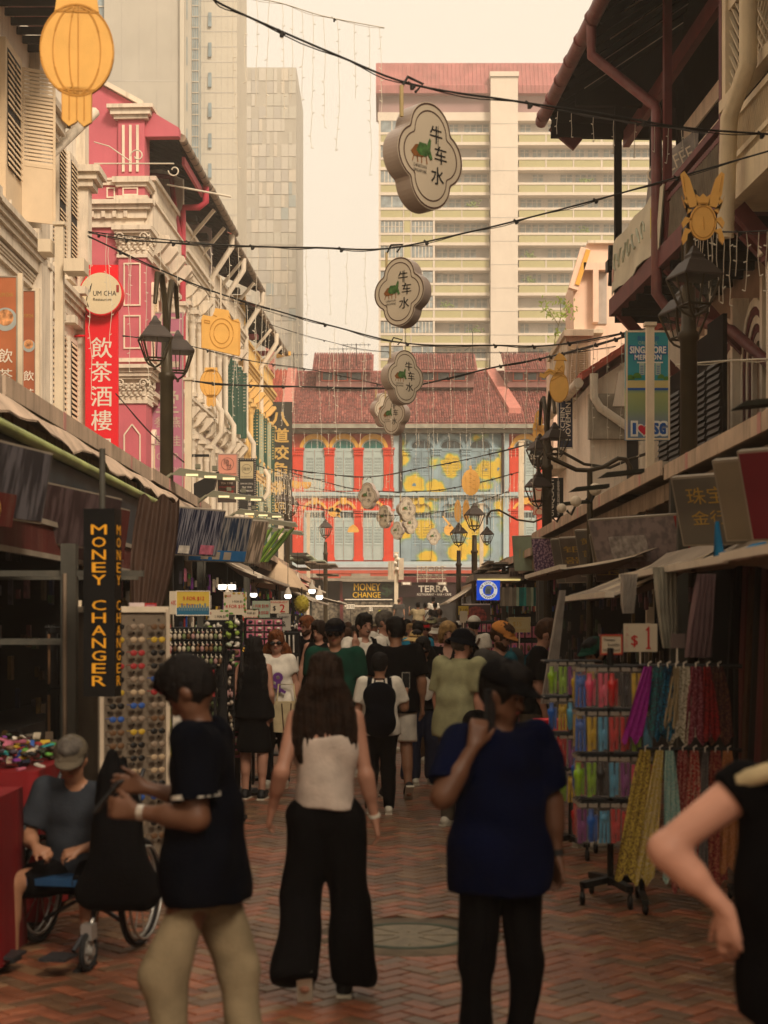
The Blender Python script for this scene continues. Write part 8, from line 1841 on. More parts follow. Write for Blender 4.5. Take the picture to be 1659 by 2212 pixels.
far=[(903,24,PI,1.72,'cyan','navy','short','black',dict(),'man in a cyan t-shirt with a grey backpack, seen from behind'),(944,25,-.3,1.66,'pink','beige','short','brown',dict(cap=('bucket','white'),female=True,strap=('brown','cross',-1)),'woman in a pale pink top and white hat with a thin strap'),(1010,21,.6,1.62,'black','navy','bob','ginger',dict(glasses=True,female=True),'auburn haired woman in glasses looking right behind the bucket hat'),(1024,24,PI-.2,1.80,'white','khaki','short','black',dict(cap=('cap','white'),strap=('brown','cross',1)),'man in a white cap and white t-shirt walking away'),(899,19,.2,1.62,'brown','brown','short','black',dict(cap=('straw','straw')),'person under a straw hat behind the man in black'),(917,27,.1,1.70,'black','black','short','darkbrown',dict(glasses=True,cap=('cap','red')),'man in sunglasses and a dark red cap in the middle of the crowd'),(933,28,-.4,1.78,'navy','navy','short','grey',dict(beard=True,cap=('cap','olive')),'bearded man in a khaki green cap facing left'),(722,24,PI,1.62,'teal','navy','short','grey',dict(),'grey haired person in dark teal from behind'),(751,26,PI,1.6,'cyan','navy','short','brown',dict(),'person in light blue behind the laughing man'),(712,33,.3,1.66,'beige','navy','short','brown',dict(),'person in beige near the pink sign at the left'),(752,35,PI,1.68,'brown','black','short','brown',dict(),'brown haired person far down the left side'),(776,37,0,1.66,'beige','black','bob','black',dict(female=True),'dark haired woman far down the left side'),(800,40,.2,1.72,'white','denim','short','black',dict(),'person in white far behind the laughing man'),(879,36,PI,1.74,'black','black','short','black',dict(cap=('cap','black')),'person in a black cap in front of the restaurant'),(895,41,-.2,1.72,'red','black','short','brown',dict(),'person in a bright red top in front of the restaurant'),(958,30,.3,1.66,'navy','black','short','brown',dict(),'brown haired person in navy right of the khaki cap'),(973,31,PI-.4,1.68,'greysh','black','short','grey',dict(),'grey haired person in drab green by the food poster'),(1042,33,-.5,1.6,'pink','navy','bob','blond',dict(female=True),'fair haired person in pale pink right of the white cap'),(990,36,PI,1.7,'white','navy','short','black',dict(cap=('cap','white')),'small figure in a white cap before the far stalls'),(845,30,.0,1.64,'greysh','navy','short','black',dict(),'small dark figure behind the tall man in white'),(1002,45,0,1.7,'slate','black','short','brown',dict(),'far figure in grey blue before the restaurant front'),(866,48,0,1.7,'brown','black','short','black',dict(),'far figure in brown before the money change shop'),(820,50,PI,1.72,'black','black','short','black',dict(),'far figure in black before the money change shop'),(737,30,PI,1.70,'white','denim','short','brown',dict(),'person in white between the far left racks'),(765,29,.1,1.62,'pink','denim','bob','darkbrown',dict(female=True),'woman in pink behind the laughing man'),(808,33,.4,1.70,'white','khaki','short','grey',dict(cap=('cap','khaki')),'man in white with a beige cap behind the tall man'),(886,31,.3,1.66,'straw','denim','short','blond',dict(),'fair haired person in straw yellow in the middle of the crowd'),(925,38,PI,1.72,'white','navy','short','black',dict(cap=('straw','straw')),'person in a straw hat far down the middle'),(950,40,0,1.64,'cyan','khaki','bob','black',dict(female=True),'dark haired woman in cyan far down the right'),(981,29,-.3,1.70,'beige','denim','short','darkbrown',dict(),'person in beige right of the blonde woman'),(1036,28,0,1.62,'white','denim','bob','ginger',dict(female=True,glasses=True),'woman in sunglasses right of the white capped man'),(1060,31,PI,1.72,'red','navy','short','black',dict(),'person in red by the far right souvenir shelf'),(727,42,0,1.70,'straw','navy','short','black',dict(),'small figure in yellow at the far left stalls'),(842,43,PI,1.74,'white','navy','short','black',dict(),'small figure in white far down the middle'),(912,46,0,1.68,'pink','denim','bob','brown',dict(female=True),'small figure in pink before the restaurant'),(785,52,0,1.68,'teal','black','short','black',dict(),'far figure in teal below the money sign')]
for(u,Y,yw,H,sh,pa,ha,hc,kw,lab)in far:
 i_=person(lab,u=u,Y=Y,yaw=yw,H=H,sk=random.choice(['fair','tan','fair']),shirt=sh,pants=pa,hair=ha,hc=hc,legs=((.1,.05),(-.08,.12)),**{**K2,**kw})
 if sh=='cyan' and u==903:backpack('grey backpack on the man in the cyan t-shirt',i_,CL['slate'],.3,.42,.15)
for(u,Y,lab,kw)in((862,70,'shaven headed man in a dark shirt standing high before the restaurant',dict(shirt='grey',hair='bald',hc='brown',yaw=PI)),(919,62,'man in a white t-shirt with a dark shoulder strap standing above the crowd',dict(shirt='white',strap=('black','cross',1),yaw=PI,look=(-.6,0))),(903,58,'person lifting a camera phone above the crowd',dict(shirt='beige',yaw=PI,armL=((.3,-.5,-.4),(.1,-.6,1)))),(940,60,'person in navy beside the man in the white t-shirt',dict(shirt='navy',yaw=PI)),(936,66,'person in a dark cap at the restaurant window',dict(shirt='white',cap=('cap','black'),yaw=PI)),(950,52,'brown haired man near the far right stalls',dict(shirt='greysh',hc='brown',yaw=PI))):
 person(lab,u=u,Y=Y,H=1.76,pants='black',z=.30 if Y<57 else .62+.3*(Y>65),**{**K2,**kw})
st=MB()
for k in range(4):st.box(-3.2,3.2,51+k*3.4 if k else 51,92,-.01+.155*k,.145+.155*k,sidem)
so_=st.build('steps');so_['kind']='structure'
r=T('box_sign','tall black money changer box sign with amber letters on two faces','sign',P(214,1505,9.5),rz=-.10)
q=MB();q.box(-.1,.1,0,.15,0,1.17,mat('box_black',(.006,.006,.006),rough=.4,bump=0));q.build('box',r)
amb=mat('amber_letters',(.75,.33,.02),bump=0,var=.04,rough=.5,emis=.12);q=MB()
for i,ch in enumerate('MONEY CHANGER'):
 if ch==' ':continue
 z=1.04-i*.0785;txt(q,ch,(0,-.004,z),.062,amb,w=.088 if ch!='M' else .1,bold=.012);txt(q,ch,(.104,.075,z),.062,amb,w=.085,ux=(0,1,0),bold=.012)
q.build('lettering',r)
q=MB();q.tube([(0,.07,1.17),(0,.07,1.55)],.02,greyp);q.build('hanger',r)
for i,(x,Y)in enumerate(((-2.12,10.3),(-2.3,11.2))):
 r=T('shelter_post',['grey green metal post left of the money changer box','second metal post just behind the first one'][i],'post',(x,Y,0));q=MB();q.box(-.05,.05,-.05,.05,0,2.3,greyp);q.tube([(-.02,-.06,.4),(-.02,-.06,2.1)],.014,gutter_m);q.build('shaft',r);q=MB();q.box(-.8,.5,-.02,.02,2.08,2.12,greyp);q.box(-.8,-.05,-.015,.015,1.62,1.65,greyp);q.build('cross_bar',r)
def table(label,x0,x1,y0,y1,h):
 r=T('stall_table',label,'table',((x0+x1)/2,(y0+y1)/2,0));a,b=(x1-x0)/2,(y1-y0)/2
 q=MB();q.box(-a,a,-b,b,h-.03,h,redcloth);n=18;vs=[]
 for s in range(4):
  for i in range(n):
   t_=i/n;p=[(-a+2*a*t_,-b),(a,-b+2*b*t_),(a-2*a*t_,b),(-a,b-2*b*t_)][s];vs.append(p)
 N=len(vs);top=[(x*1.002,y*1.002,h)for x,y in vs];bot=[(x*(1.03+.03*math.sin(i*1.4)),y*(1.03+.03*math.sin(i*1.4)),.06)for i,(x,y)in enumerate(vs)]
 q.add(top+bot,[(i,N+i,N+(i+1)%N,(i+1)%N)for i in range(N)],redcloth,True);q.build('cloth',r)
 q=MB();q.box(-a+.05,a-.05,-b+.05,b-.05,.02,h-.04,inner);q.build('base',r);return r
table('red clothed table with a heap of colourful trinkets, behind the wheelchair',-3.2,-1.99,8.75,10.0,.92)
table('lower red clothed table at the very left edge, nearest the camera',-3.0,-1.93,5.6,8.15,.90)
rr=random.Random(12);st=MB()
for k in range(420):
 x,y=rr.uniform(-2.95,-2.03),rr.uniform(8.8,9.95);z=.93+rr.uniform(0,.14)*max(.2,1-abs(x+2.4));a=Vector((rr.uniform(-1,1),rr.uniform(-1,1),rr.uniform(-.4,.4))).normalized()*rr.uniform(.02,.05);st.beam(Vector((x,y,z))-a,Vector((x,y,z))+a,rr.uniform(.02,.06),rr.uniform(.005,.02),rr.choice(SHADEG+GOODS))if k%3 else st.ell((x,y,z),(.03,.025,.015),rr.choice(SHADEG+GOODS),6,4,.2)
o=st.build('trinkets',kind='stuff');tag(o,'heap of small packed colourful trinkets on the red clothed table','trinkets')
st=MB()
for k in range(14):x,y=rr.uniform(-2.6,-2.06),rr.uniform(6.4,8.0);st.box(x,x+.12,y,y+.09,.905,.905+rr.uniform(.03,.1),rr.choice(GOODS[3:5]+GOODS[10:]))
o=st.build('packets',kind='stuff');tag(o,'pale pink and white packets on the nearest red clothed table','packets')
sg=T('sunglasses_stand','tall perforated cream stand full of sunglasses with white corner strips','display stand',(-1.86,10.7,0),.62)
pan=mat('cream_peg_panel',(.17,.13,.09),var=.15);q=MB();q.box(-.24,.24,-.24,.24,.15,1.84,pan);q.build('body',sg)  # cream darkened, near-field shade put into the panel colour
q=MB()
for x,y in((-.25,-.25),(.25,-.25),(.25,.25)):q.box(x-.015,x+.015,y-.015,y+.015,.15,1.86,stn)
q.box(-.26,.26,-.26,.26,1.84,1.88,polem);q.build('corner_strip',sg)
q=MB()
for k in range(18):
 for x in(-.19,.0,.19):q.box(x-.006,x+.006,-.244,-.2405,.25+k*.09,.265+k*.09,dk);q.box(.2405,.244,x-.006,x+.006,.25+k*.09,.265+k*.09,dk)
q.build('peg_holes',sg,kind='stuff')
gc=[black,black,black,GOODS[1],GOODS[0],GOODS[2],GOODS[7],brs,gutter_m]
def glasses_mesh(m):
 q=MB()
 for s in(-1,1):q.ell((s*.03,0,0),(.027,.008,.021),m,10,5);q.tube([(s*.055,0,.008),(s*.058,.05,.006)],.003,m,4)
 q.tube([(-.012,-.002,.008),(.012,-.002,.008)],.003,m,4);return q.mesh('sunglasses')
gme=[glasses_mesh(m)for m in gc];k=0
Msg=Matrix.Translation((-1.86,10.7,0))@Matrix.Rotation(.62,4,'Z')
cn=['black','black','black','blue','red','yellow','dark brown','brown','bronze']
for face in(0,1):
 for row in range(17):
  for c in range(3):
   ci=rr.randrange(9);x=-.155+.155*c;z=.30+row*.09
   p=(x,-.30,z)if face==0 else(.30,x,z)
   o=link('sunglasses',gme[ci],None);o.location=Msg@Vector(p);o.rotation_euler=(0,0,.62+(0 if face==0 else T90));tag(o,'%s sunglasses, %s row up, %s from left, %s face of the stand'%(cn[ci],ORD[row]if row<16 else 'topmost',ORD[c],'left' if face==0 else 'right'),'sunglasses','sunglasses on the cream stand')
def card(label,u0,u1,v0,v1,Y,m,lines,edge=None,rz=0,art=None):
 k=Y/F;w_,h_=(u1-u0)*k,(v1-v0)*k;r=T('price_card',label,'price card',P((u0+u1)/2,(v0+v1)/2,Y),rz)
 q=MB();q.box(-w_/2,w_/2,0,.006,-h_/2,h_/2,m);q.build('card',r)
 if edge:q=MB();[q.box(*b,edge)for b in((-w_/2,w_/2,-.004,-.001,h_/2-.008,h_/2),(-w_/2,w_/2,-.004,-.001,-h_/2,-h_/2+.008),(-w_/2,-w_/2+.008,-.004,-.001,-h_/2+.008,h_/2-.008),(w_/2-.008,w_/2,-.004,-.001,-h_/2+.008,h_/2-.008))];q.build('border',r)
 q=MB()
 if art:art(q,w_,h_)
 for s_,fx,fz,fh,fw,mm in lines:
  if s_=='ONE':q.prism([(x*.42*h_+.23*w_,z*.8*h_)for x,z in((-.2,-.5),(.22,-.5),(.22,-.45),(.1,-.42),(.1,.5),(.03,.5),(-.2,.36),(-.2,.3),(-.06,.33),(-.06,-.42),(-.2,-.45))],(0,-.004,0),(1,0,0),(0,0,1),(0,.003,0),mm);continue
  txt(q,s_,(fx*w_,-.005,fz*h_),fh*h_,mm,w=(fw*w_ if fw else None),bold=.015)
 q.build('print',r);q=MB();q.tube([(0,.01,-h_/2),(0,.012,-h_/2-.35)],.006,wbar,5);q.build('stick',r);return r
purpl=mat('violet_print',(.22,.06,.30),bump=0);ylc=mat('card_yellow',(.62,.42,.06),bump=0,var=.08);wcd=mat('card_cream',(.60,.50,.36),bump=0,var=.05);grc=mat('card_mint',(.42,.48,.36),bump=0)
def leaves(q,w_,h_):
 for i in range(10):q.ell((rr.choice((-1,1))*w_*rr.uniform(.38,.46),-.003,rr.uniform(-.48,.48)*h_),(.012,.001,.018),GOODS[rr.choice((8,2,0,8))],6,4)
 for i in range(8):q.ell((rr.uniform(-.45,.45)*w_,-.003,rr.choice((-1,1))*.44*h_),(.018,.001,.01),GOODS[rr.choice((8,8,2,3))],6,4)
def sea(q,w_,h_):
 q.box(-.48*w_,.48*w_,-.003,-.001,-.47*h_,-.18*h_,mat('sea_print',(.02,.12,.2),bump=0))
 for i in range(12):x=(-.42+.075*i)*w_;q.box(x,x+.05*w_,-.0045,-.003,-.3*h_,(-.14+.14*abs(math.sin(i*1.7)))*h_,mat('skyline_print',(.12,.2,.24),bump=0))
card('white two dollar card on top of the sunglasses stand',279,312,1302,1350,10.6,mat('card_white',(.62,.5,.48),bump=0),[('$',-.3,-.1,.25,None,purpl),('2',.0,0,.5,None,purpl),('00',.32,.12,.2,None,purpl)])
card('pink red five dollar card beside the two dollar card',313,338,1303,1360,11,mat('card_pink',(.55,.2,.24),bump=0),[('$',-.25,.18,.14,None,purpl),('5',.1,-.05,.4,None,redt)],edge=redt)
card('big yellow and blue three for twelve dollars card',380,454,1276,1330,14.5,ylc,[('3 FOR $12',.02,.18,.17,.62,redt),('Fridge magnets',-.18,-.05,.07,.45,redt)],art=sea,edge=wbar)
card('cream card cut off behind the yellow three for twelve card',366,382,1277,1327,14.8,wcd,[('4 FOR',.2,-.0,.2,.9,redt)])
card('cream four for ten dollars card with leaf border right of the yellow card',452,494,1317,1362,15.5,wcd,[('1 FOR $3',.08,.16,.14,.55,blk),('4 FOR $10',0,-.16,.18,.8,redt)],art=leaves)
card('higher cream four for ten dollars card with green leaves and a red stamp',483,533,1279,1328,16.5,wcd,[('1 FOR $3',.1,.08,.1,.42,blk),('4 FOR $10',0,-.14,.17,.82,redt),('SALE',-.32,.34,.1,None,redt)],art=leaves)
card('dark edged four for ten dollars card with a big red line',522,560,1315,1346,17.5,wcd,[('1 FOR $3',0,.18,.17,.55,blk),('4 FOR $10',0,-.18,.26,.9,redt)],edge=blk,art=leaves)
card('mint card with three ninety and ten dollars in red',545,583,1298,1334,19,grc,[('1 FOR $3.90',0,.18,.22,.85,redt),('3 FOR $10.00',0,-.22,.22,.85,redt)])
card('pale card with a large two dollars and garbled heading',584,624,1297,1325,20,wcd,[('MAGNET',0,.36,.14,.9,redt),('$',-.28,-.12,.4,None,blk),('2',.15,-.1,.62,None,redt)])
card('grey shirt print card below the two dollars card',598,628,1326,1362,20,mat('card_grey',(.38,.34,.28),bump=0),[('T-SHIRT',0,.3,.12,.7,blk),('&',0,-.1,.3,None,blk)])
card('white one dollar sale card with a big red figure above the rolling rack',1347,1420,1347,1408,10.0,wcd,[('$',-.18,-.12,.42,None,redt),('ONE',0,0,0,0,redt)]+[(c,-.40,.32-.2*i,.13,None,mat('faint_red',(.6,.35,.28),bump=0))for i,c in enumerate('SALE')])
card('orange framed handwritten card beside the one dollar card',1296,1345,1370,1415,9.9,wcd,[('Thermos',-.1,.24,.13,.5,blk),('bottle',.1,0,.14,.5,blk),('No Refund',0,-.26,.12,.7,blk)],edge=GOODS[0],art=lambda q,w_,h_:[q.box(*b,mat('orange_frame',(.65,.16,.03),bump=0))for b in((-w_/2,w_/2,-.003,-.0005,h_*.4,h_/2),(-w_/2,w_/2,-.003,-.0005,-h_/2,-h_*.4),(-w_/2,-w_*.42,-.003,-.0005,-h_*.4,h_*.4),(w_*.42,w_/2,-.003,-.0005,-h_*.4,h_*.4))])
card('tan fifteen dollars card between the orange cap and the cropped hair',1098,1146,1333,1366,17.5,mat('card_tan',(.46,.36,.18),bump=0),[('KEYCHAIN',-.1,.36,.12,.6,goldt),('$15',-.1,.02,.36,.38,goldt),('EACH PIECE',0,-.34,.12,.6,goldt)])
card('small white and red card on the left stall beside the money changer box',155,176,1297,1325,10.8,wcd,[('$',0,.1,.35,None,redt)])
card('blank tilted grey card hanging right of the one dollar card',1446,1484,1369,1400,9.6,mat('card_mauve',(.22,.16,.14),bump=0),[],rz=.5)
card('yellow food card at the far right stalls',990,1012,1309,1328,30,ylc,[('2.10',0,.05,.3,.8,blk)])
card('white card with a blue logo over the far crowd',993,1010,1320,1345,27,wcd,[])
r=T('food_poster','brown framed poster of red grilled food at the far right stall','poster',P(1028,1336,34));q=MB();q.box(-.32,.32,0,.04,-.3,.3,mat('poster_brown',(.10,.06,.04),bump=0));q.build('board',r);q=MB();disc(q,.24,.0005,-.004,mat('grill_print',(.30,.06,.04),var=.7,scale=14,bump=0),20,0,.03);q.box(-.32,.32,-.004,-.001,.3,.33,wbar);q.build('print',r)
def rack(label,c,W_,D_,z0,z1,levels,mats_,pw,ph_,cat='display rack',legs=True,rz=0,seed=0,plab='pack',plural='packs',header=None,shape='pack',gap=.0):
 R=T('display_rack',label,cat,c,rz);q=MB()
 q.tube([(0,0,z0*0+.1),(0,0,z1+.06)],.02,black,8);q.build('pole',R)
 if legs:
  for a in range(4):
   t_=a*T90+.4;q=MB();e=Vector((.42*math.cos(t_)*(W_/.8),.30*math.sin(t_),.12));q.beam((0,0,.14),e,.05,.04,black);q.build('foot',R)
   q=MB();q.tube([e+Vector((0,0,0)),e-Vector((0,0,.05))],.012,black,5);n=14;q.tube([(e.x,e.y+.035*math.cos(2*PI*k/n),.037+.035*math.sin(2*PI*k/n))for k in range(n+1)],.014,black,5,False);q.tube([(e.x-.015,e.y,.037),(e.x+.015,e.y,.037)],.03,black,8);q.build('castor',R)
 for z in levels:q=MB();q.tube([(-W_/2,-D_/2,z),(W_/2,-D_/2,z),(W_/2,D_/2,z),(-W_/2,D_/2,z),(-W_/2,-D_/2,z)],.012,black,5);q.tube([(-W_/2,0,z),(W_/2,0,z)],.012,black,5);q.build('tier_bar',R)
 return R
RK=rack('black rolling rack with four tiers of clear bottle packs under the orange framed card',(1.44,9.72,0),.40,.30,.5,1.55,(1.49,1.215,.93,.64),None,0,0)
clearp=bpy.data.materials.new('clear_pack');clearp.use_nodes=True;b_=clearp.node_tree.nodes['Principled BSDF'];b_.inputs['Base Color'].default_value=(.5,.46,.42,1);b_.inputs['Alpha'].default_value=.07;b_.inputs['Roughness'].default_value=.2
pcols={'pink':(.75,.08,.16),'red':(.6,.02,.02),'blue':(.01,.12,.5),'yellow':(.65,.42,.01),'lime':(.28,.5,.02),'black':(.02,.02,.02),'sky blue':(.08,.38,.6),'purple':(.22,.02,.2),'orange':(.75,.18,.01)}
pmat_={k_:mat('bottle_'+k_.replace(' ','_'),c,rough=.3,var=.25,scale=14,bump=0,spec=.5)for k_,c in pcols.items()}
bodies={}
def pack(colr,kind):
 key=(colr,kind)
 if key in bodies:return bodies[key]
 r_=T('x','x','x');m=pmat_[colr];q=MB();L=.20
 if kind==0:
  q.lathe([(.012,-.205),(.02,-.18),(.02,-.12),(.027,-.10),(.027,-.075),(.014,-.065),(.014,-.03)],m,(-.012,0),8);q.lathe([(.006,-.20),(.009,-.12),(.009,-.06)],m,(.014,0),7)
 elif kind==1:
  for x in(-.018,0,.018):q.tube([(x,0,-.04),(x*1.2,0,-.21)],.009,m,5)
  q.ell((0,0,-.08),(.03,.016,.028),m,8,5)
 else:q.tube([(-.014,0,-.03),(-.010,0,-.21)],.014,m,6);q.tube([(.016,0,-.03),(.014,0,-.2)],.011,m,6);q.ell((0,0,-.13),(.027,.014,.04),m,8,5)
 q.build('bottle',r_);q=MB();q.box(-.031,.031,-.018,-.016,-.215,-.02,clearp);q.box(-.031,.031,.016,.018,-.215,-.02,clearp);q.build('clear_bag',r_)
 q=MB();q.box(-.023,.023,-.017,.017,-.02,.0,mat('header_card',(.30,.26,.21),bump=0));q.tube([(0,-.02,0),(0,.01,.02)],.003,wire_m,4);q.build('header_card',r_);bodies[key]=r_;return r_
first=set();kinds=list(pcols)
def hang(pos,rz,sc_,label,colr=None,kind=None,group='clear bottle packs on the right rolling racks'):
 colr=colr or rr.choice(kinds);kind=rr.randrange(3)if kind is None else kind;key=(colr,kind);r_=pack(colr,kind)
 o=copy_tree(r_,loc=pos,rz=rz,scale=sc_,label=label);o.name='bottle_pack';o['category']='bottle pack';o['group']=group
lv=(1.49,1.215,.93,.64);tn=['top','second','third','lowest']
rowc_=[['blue','pink','pink','red','black','yellow','blue'],['blue','yellow','sky blue','red','red','lime','sky blue'],['lime','lime','black','sky blue','purple','pink','red'],['purple','blue','sky blue','red','red','orange','orange']]
for ti,z in enumerate(lv):
 n=7
 for i in range(n):hang((1.44-.21+.07*i+(.0 if ti<3 else .01),9.56,z),rr.uniform(-.25,.25),1.18,'%s bottle pack, %s from the left on the %s tier of the rolling rack'%(rowc_[ti][i],ORD[i],tn[ti]),rowc_[ti][i])
 for i in range(3):hang((1.24,9.64+.1*i,z),-1.3,1.15,'bottle pack on the left side of the rolling rack, %s tier, %s from the front'%(tn[ti],ORD[i]))
RK2=rack('second dark rack of clear packs left of the rolling rack',(1.42,11.6,0),.42,.3,.5,1.5,(1.47,1.2,.92,.66),None,0,0)
for ti,z in enumerate((1.47,1.2,.92,.66)):
 for i in range(5):hang((1.27+.07*i,11.45,z),rr.uniform(-.3,.3),1.15,'bottle pack, %s from the left on the %s tier of the rear rack'%(ORD[i],tn[ti]))
for r_ in list(bodies.values()):
 for ch in[o for o in bpy.data.objects if o.parent==r_]:bpy.data.objects.remove(ch)
 bpy.data.objects.remove(r_)
KIDS.clear()
GR=T('garment_rack','black two bar garment rack of scarves and printed cloth right of the rolling rack','garment rack',(1.86,9.5,0),-.1)
for z in(1.5,.98):q=MB();q.tube([(-.28,0,z),(.36,0,z)],.014,black,6);q.build('hanging_bar',GR)
for x in(-.25,.33):q=MB();q.tube([(x,.05,.08),(x,.05,1.5)],.016,black,6);q.beam((x,-.3,.08),(x,.35,.08),.04,.03,black);q.build('upright',GR)
for x in(-.25,.33):
 for y in(-.28,.33):q=MB();q.ell((x,y,.035),(.02,.035,.035),black,8,6);q.build('castor',GR)
def patm(name,a,b,sc_=24,t_=.5):
 m=mat(name,a,rough=.8,var=.1,bump=.1);n=m.node_tree.nodes;l=m.node_tree.links;bs=n['Principled BSDF'];tc=n.new('ShaderNodeTexCoord');no=n.new('ShaderNodeTexNoise');no.inputs['Scale'].default_value=sc_;no.inputs['Detail'].default_value=3;l.new(tc.outputs['Object'],no.inputs[0]);r=n.new('ShaderNodeValToRGB');r.color_ramp.elements[0].position=t_;r.color_ramp.elements[1].position=t_+.05;r.color_ramp.elements[0].color=a+(1,);r.color_ramp.elements[1].color=b+(1,);l.new(no.outputs[0],r.inputs[0]);l.new(r.outputs[0],bs.inputs['Base Color']);return m
scarves=[(-.25,.98,.80,.10,(.55,.40,.07),(.16,.09,.03),'mustard and brown sari scarf, the leftmost on the low bar'),(-.13,.98,.82,.07,(.5,.36,.06),(.62,.5,.3),'narrow yellow scarf next to the mustard one'),(-.05,.98,.80,.075,(.22,.40,.36),(.45,.55,.45),'pale teal patterned scarf on the low bar'),(.06,.98,.86,.08,(.22,.012,.02),(.45,.2,.15),'dark red scarf right of the pale teal one'),(.15,.98,.84,.08,(.34,.015,.02),(.5,.3,.2),'brighter red figured scarf on the low bar'),(.24,.98,.78,.05,(.12,.10,.10),(.2,.18,.16),'thin grey scarf between the red ones'),(.33,.98,.82,.09,(.20,.015,.02),(.4,.15,.08),'deep red scarf near the right of the low bar'),(.43,.98,.74,.08,(.36,.14,.04),(.45,.2,.1),'rust orange scarf at the right of the low bar'),(-.27,1.5,.46,.07,(.30,.01,.22),(.36,.03,.3),'vivid magenta sleeve hanging on the top bar'),(-.17,1.5,.42,.08,(.05,.06,.08),(.02,.2,.2),'dark blue green garment on the top bar'),(-.08,1.5,.44,.07,(.012,.02,.04),(.02,.18,.3),'navy garment with a blue hem on the top bar'),(.0,1.5,.36,.05,(.36,.28,.16),(.3,.22,.1),'beige strap garment on the top bar'),(.08,1.5,.46,.10,(.62,.55,.42),(.2,.18,.1),'white garment with colourful patches on the top bar'),(.2,1.5,.46,.09,(.14,.008,.02),(.3,.1,.12),'maroon garment with a pale figure on the top bar'),(.31,1.5,.44,.06,(.3,.02,.02),(.1,.01,.01),'red garment near the right of the top bar'),(.42,1.5,.46,.09,(.05,.012,.014),(.14,.06,.03),'very dark red garment at the end of the top bar')]
Mg=Matrix.Translation((1.86,9.5,0))@Matrix.Rotation(-.1,4,'Z')
for i,(x,z,L,w_,a,b,lab)in enumerate(scarves):
 m=patm('fabric_%s'%lab.split(',')[0].replace(' ','_')[:28],a,b,75);q=MB();n,k_=9,8;vs=[]
 for j in range(k_+1):
  t_=j/k_;ww=w_*(.45+.75*t_**.7);sl=-.10*t_ if(i<2 or i==8)else(.03*t_*math.sin(i))
  for c in range(n+1):vs.append((sl+(c/n-.5)*ww*1.5,.022*math.sin(c*2.1+j*.7+i)-.02,-L*t_-(.03*math.sin(c*1.3)if j==k_ else 0)))
 fs=[(j*(n+1)+c,(j+1)*(n+1)+c,(j+1)*(n+1)+c+1,j*(n+1)+c+1)for j in range(k_)for c in range(n)]
 q.add(vs,fs,m,True);q.add([(a_,b2+.012,c_)for a_,b2,c_ in vs],[f[::-1]for f in fs],m,True);q.tube([(0,-.02,-.01),(0,-.01,.02),(.02,0,.03)],.004,wbar,4)
 o=q.build('scarf' if z<1.2 else 'garment');o.matrix_world=Mg@Matrix.Translation((x*(.62 if z>1.2 else .74)-.05,-.02-.012*(i%3),z));tag(o,lab,'scarf' if z<1.2 else 'garment','cloth hanging on the right garment rack')
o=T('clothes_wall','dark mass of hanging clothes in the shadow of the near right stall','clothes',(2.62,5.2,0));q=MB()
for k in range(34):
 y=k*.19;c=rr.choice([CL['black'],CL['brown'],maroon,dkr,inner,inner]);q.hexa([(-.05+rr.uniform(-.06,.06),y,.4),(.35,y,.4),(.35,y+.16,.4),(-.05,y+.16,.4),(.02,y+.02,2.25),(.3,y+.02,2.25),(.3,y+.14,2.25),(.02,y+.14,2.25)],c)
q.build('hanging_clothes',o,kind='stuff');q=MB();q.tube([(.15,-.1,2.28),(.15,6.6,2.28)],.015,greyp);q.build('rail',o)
def souvenir(label,x,Y,W_,z0,z1,cells,mts,shape,seed,rz=0.,backm=black,grp=None):
 R=T('display_rack',label,'display rack',(x,Y,0),rz);q=MB();q.box(-W_/2,W_/2,.02,.06,z0,z1,backm);zb=.1 if z0<1 else z0-.2;q.box(-W_/2,-W_/2+.02,-.02,.06,zb,z1,black);q.box(W_/2-.02,W_/2,-.02,.06,zb,z1,black);q.box(-.03,.03,.0,.06,.02,z0+.1,black);q.box(-.2,.2,-.1,.15,0,.03,black);q.build('frame',R)
 nz,nx=cells;r0=random.Random(seed)
 q=MB()
 for i in range(nz):z=z1-(z1-z0)*(i+.05)/nz;q.tube([(-W_/2,-.03,z),(W_/2,-.03,z)],.008,black,5)
 q.build('shelf_bar',R);q=MB();h=(z1-z0)/nz
 for i in range(nz):
  for j in range(nx):
   cx=-W_/2+W_*(j+.5)/nx;cz=z1-h*(i+.55);m=r0.choice(mts)
   if shape=='card':q.box(cx-W_/nx*.4,cx+W_/nx*.4,-.035,-.03,cz-h*.38,cz+h*.3,GOODS[3]);q.ell((cx,-.045,cz),(W_/nx*.25,.015,h*.2),m,7,5)
   elif shape=='key':q.tube([(cx,-.05,cz+h*.4),(cx,-.06,cz+.02)],.003,wirew,3);q.ell((cx,-.07,cz-.02),(.018,.012,.026),m,6,4);q.ell((cx+.008,-.07,cz+.015),(.012,.01,.012),r0.choice(mts),5,4)
   elif shape=='tie':q.tube([(cx,-.05,cz+h*.4),(cx+.005,-.06,cz-h*.42)],.011,m,5)
   else:
    for _ in range(4):q.ell((cx+r0.gauss(0,W_/nx*.2),-.05+r0.gauss(0,.015),cz+r0.gauss(0,h*.2)),(W_/nx*r0.uniform(.1,.3),.03,h*r0.uniform(.1,.3)),m if r0.random()<.7 else r0.choice(mts),6,4,.2)
 q.build('souvenirs',R,kind='stuff');return R
pale=[GOODS[4],mat('goods_bone',(.42,.34,.26),bump=0),mat('goods_dusty_pink',(.36,.20,.18),bump=0),GOODS[4],mat('goods_sage',(.16,.2,.08),bump=0),GOODS[7]]
souvenir('long black rack of pale keychains in the near left middle',-1.72,13.2,.66,1.40,1.72,(3,17),pale,'key',1)
souvenir('row of dark red and grey tassels hanging under the pale keychains',-1.74,13.1,.60,1.12,1.40,(1,16),[GOODS[0],GOODS[0],dkr,GOODS[7],CL['slate'],GOODS[3]],'tie',2)
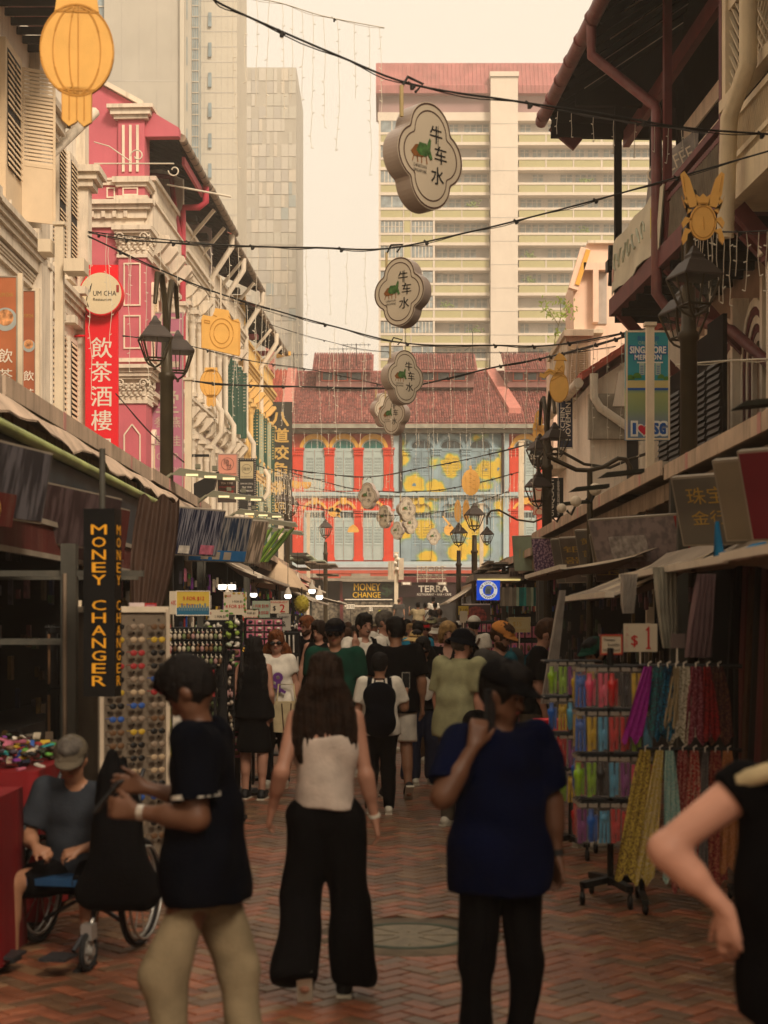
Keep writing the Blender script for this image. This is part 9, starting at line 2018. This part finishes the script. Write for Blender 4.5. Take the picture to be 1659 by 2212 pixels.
souvenir('rack of white and green plush flowers right of the keychains',-1.43,13.6,.34,1.52,1.78,(3,4),[GOODS[10],palegr,mat('goods_lime',(.25,.34,.06),bump=0),GOODS[10]],'plush',3)
souvenir('black shelf rack of pink backed magnet cards behind the long haired woman',-1.52,15.8,.36,.35,1.52,(9,3),[GOODS[2],GOODS[4],GOODS[7],GOODS[8]],'card',4)
souvenir('golden glitter strand panel beside the magnet cards',-1.39,15.6,.12,.5,1.52,(12,4),[mat('glitter_gold',(.7,.38,.05),rough=.25,metal=.6,bump=0)],'key',5)
souvenir('crowded rack of cream and yellow figures below the plush flowers',-1.62,14.4,.42,.5,1.5,(9,6),pale,'plush',6)
souvenir('two tilted grey wire racks of postcards',-1.34,17,.42,1.5,1.8,(4,4),[GOODS[10],CL['slate'],GOODS[4]],'card',7,rz=.3,backm=gutter_m)
souvenir('far pink souvenir rack left of the fair bearded man',-1.62,24,.7,1.2,1.72,(4,9),[GOODS[3],GOODS[10],GOODS[3]],'plush',8)
souvenir('rack of white and black patterned bead strings behind the sunglasses woman',-1.35,20,.5,.5,1.62,(4,9),[GOODS[10],black,GOODS[10]],'tie',9)
souvenir('far right souvenir shelf under the gift shop sign',1.9,27,.9,.7,1.75,(5,10),pale+GOODS,'card',10)
souvenir('far right tray of small bags behind the tan price card',1.75,19,.7,.5,1.75,(6,8),[GOODS[7],GOODS[9],CL['slate'],GOODS[4]],'card',11)
souvenir('hanging pens and trinkets in the dark left stall front',-2.25,11.3,.5,.4,1.75,(3,8),[GOODS[0],GOODS[4],black,GOODS[7],GOODS[10]],'tie',12)
for i,(x,Y,z0,z1,m,lab)in enumerate(((-1.62,10.9,.75,1.32,GOODS[5],'teal and yellow beach towel hanging right of the sunglasses stand'),(-1.57,11.0,.75,1.30,mat('olive_yellow_cloth',(.20,.2,.02)),'olive yellow towel beside the teal one'),(-1.5,11.1,.9,1.42,GOODS[10],'white cloth hanging behind the navy polo'))):
 r=T('hanging_cloth',lab,'cloth',(x,Y,z1));q=MB();q.hexa([(-.04,0,z0-z1),(.05,0,z0-z1),(.05,.03,z0-z1),(-.04,.03,z0-z1),(-.02,0,0),(.02,0,0),(.02,.03,0),(-.02,.03,0)],m);q.build('cloth',r)
r=T('basket','red plastic basket on the left side of the right racks','basket',(1.36,12.4,.78));q=MB();q.hexa([(-.1,-.1,0),(.1,-.1,0),(.1,.1,0),(-.1,.1,0),(-.14,-.13,.2),(.14,-.13,.2),(.14,.13,.2),(-.14,.13,.2)],redb);q.build('tub',r);q=MB();q.box(-.04,.04,-.04,.04,-.78,0,black);q.build('stand',r)
for s,lab in((-1,'plain shophouse row continuing behind the viewer on the left'),(1,'plain shophouse row continuing behind the viewer on the right')):
 r=T('shophouse',lab,'shophouse',(s*7.2,-11,0));q=MB();a,b=(0,s*9)if s>0 else(-9,0);q.box(a,b,0,10 if s>0 else 9,0,13,white if s<0 else maroon);q.build('wall',r)
r=T('apartment_block','tall block closing the street behind the viewer','apartment block',(0,-46,0));q=MB();q.box(-22,22,-10,0,0,14,twA);q.build('wall',r)  # out-of-view block added to hold back light from behind the camera
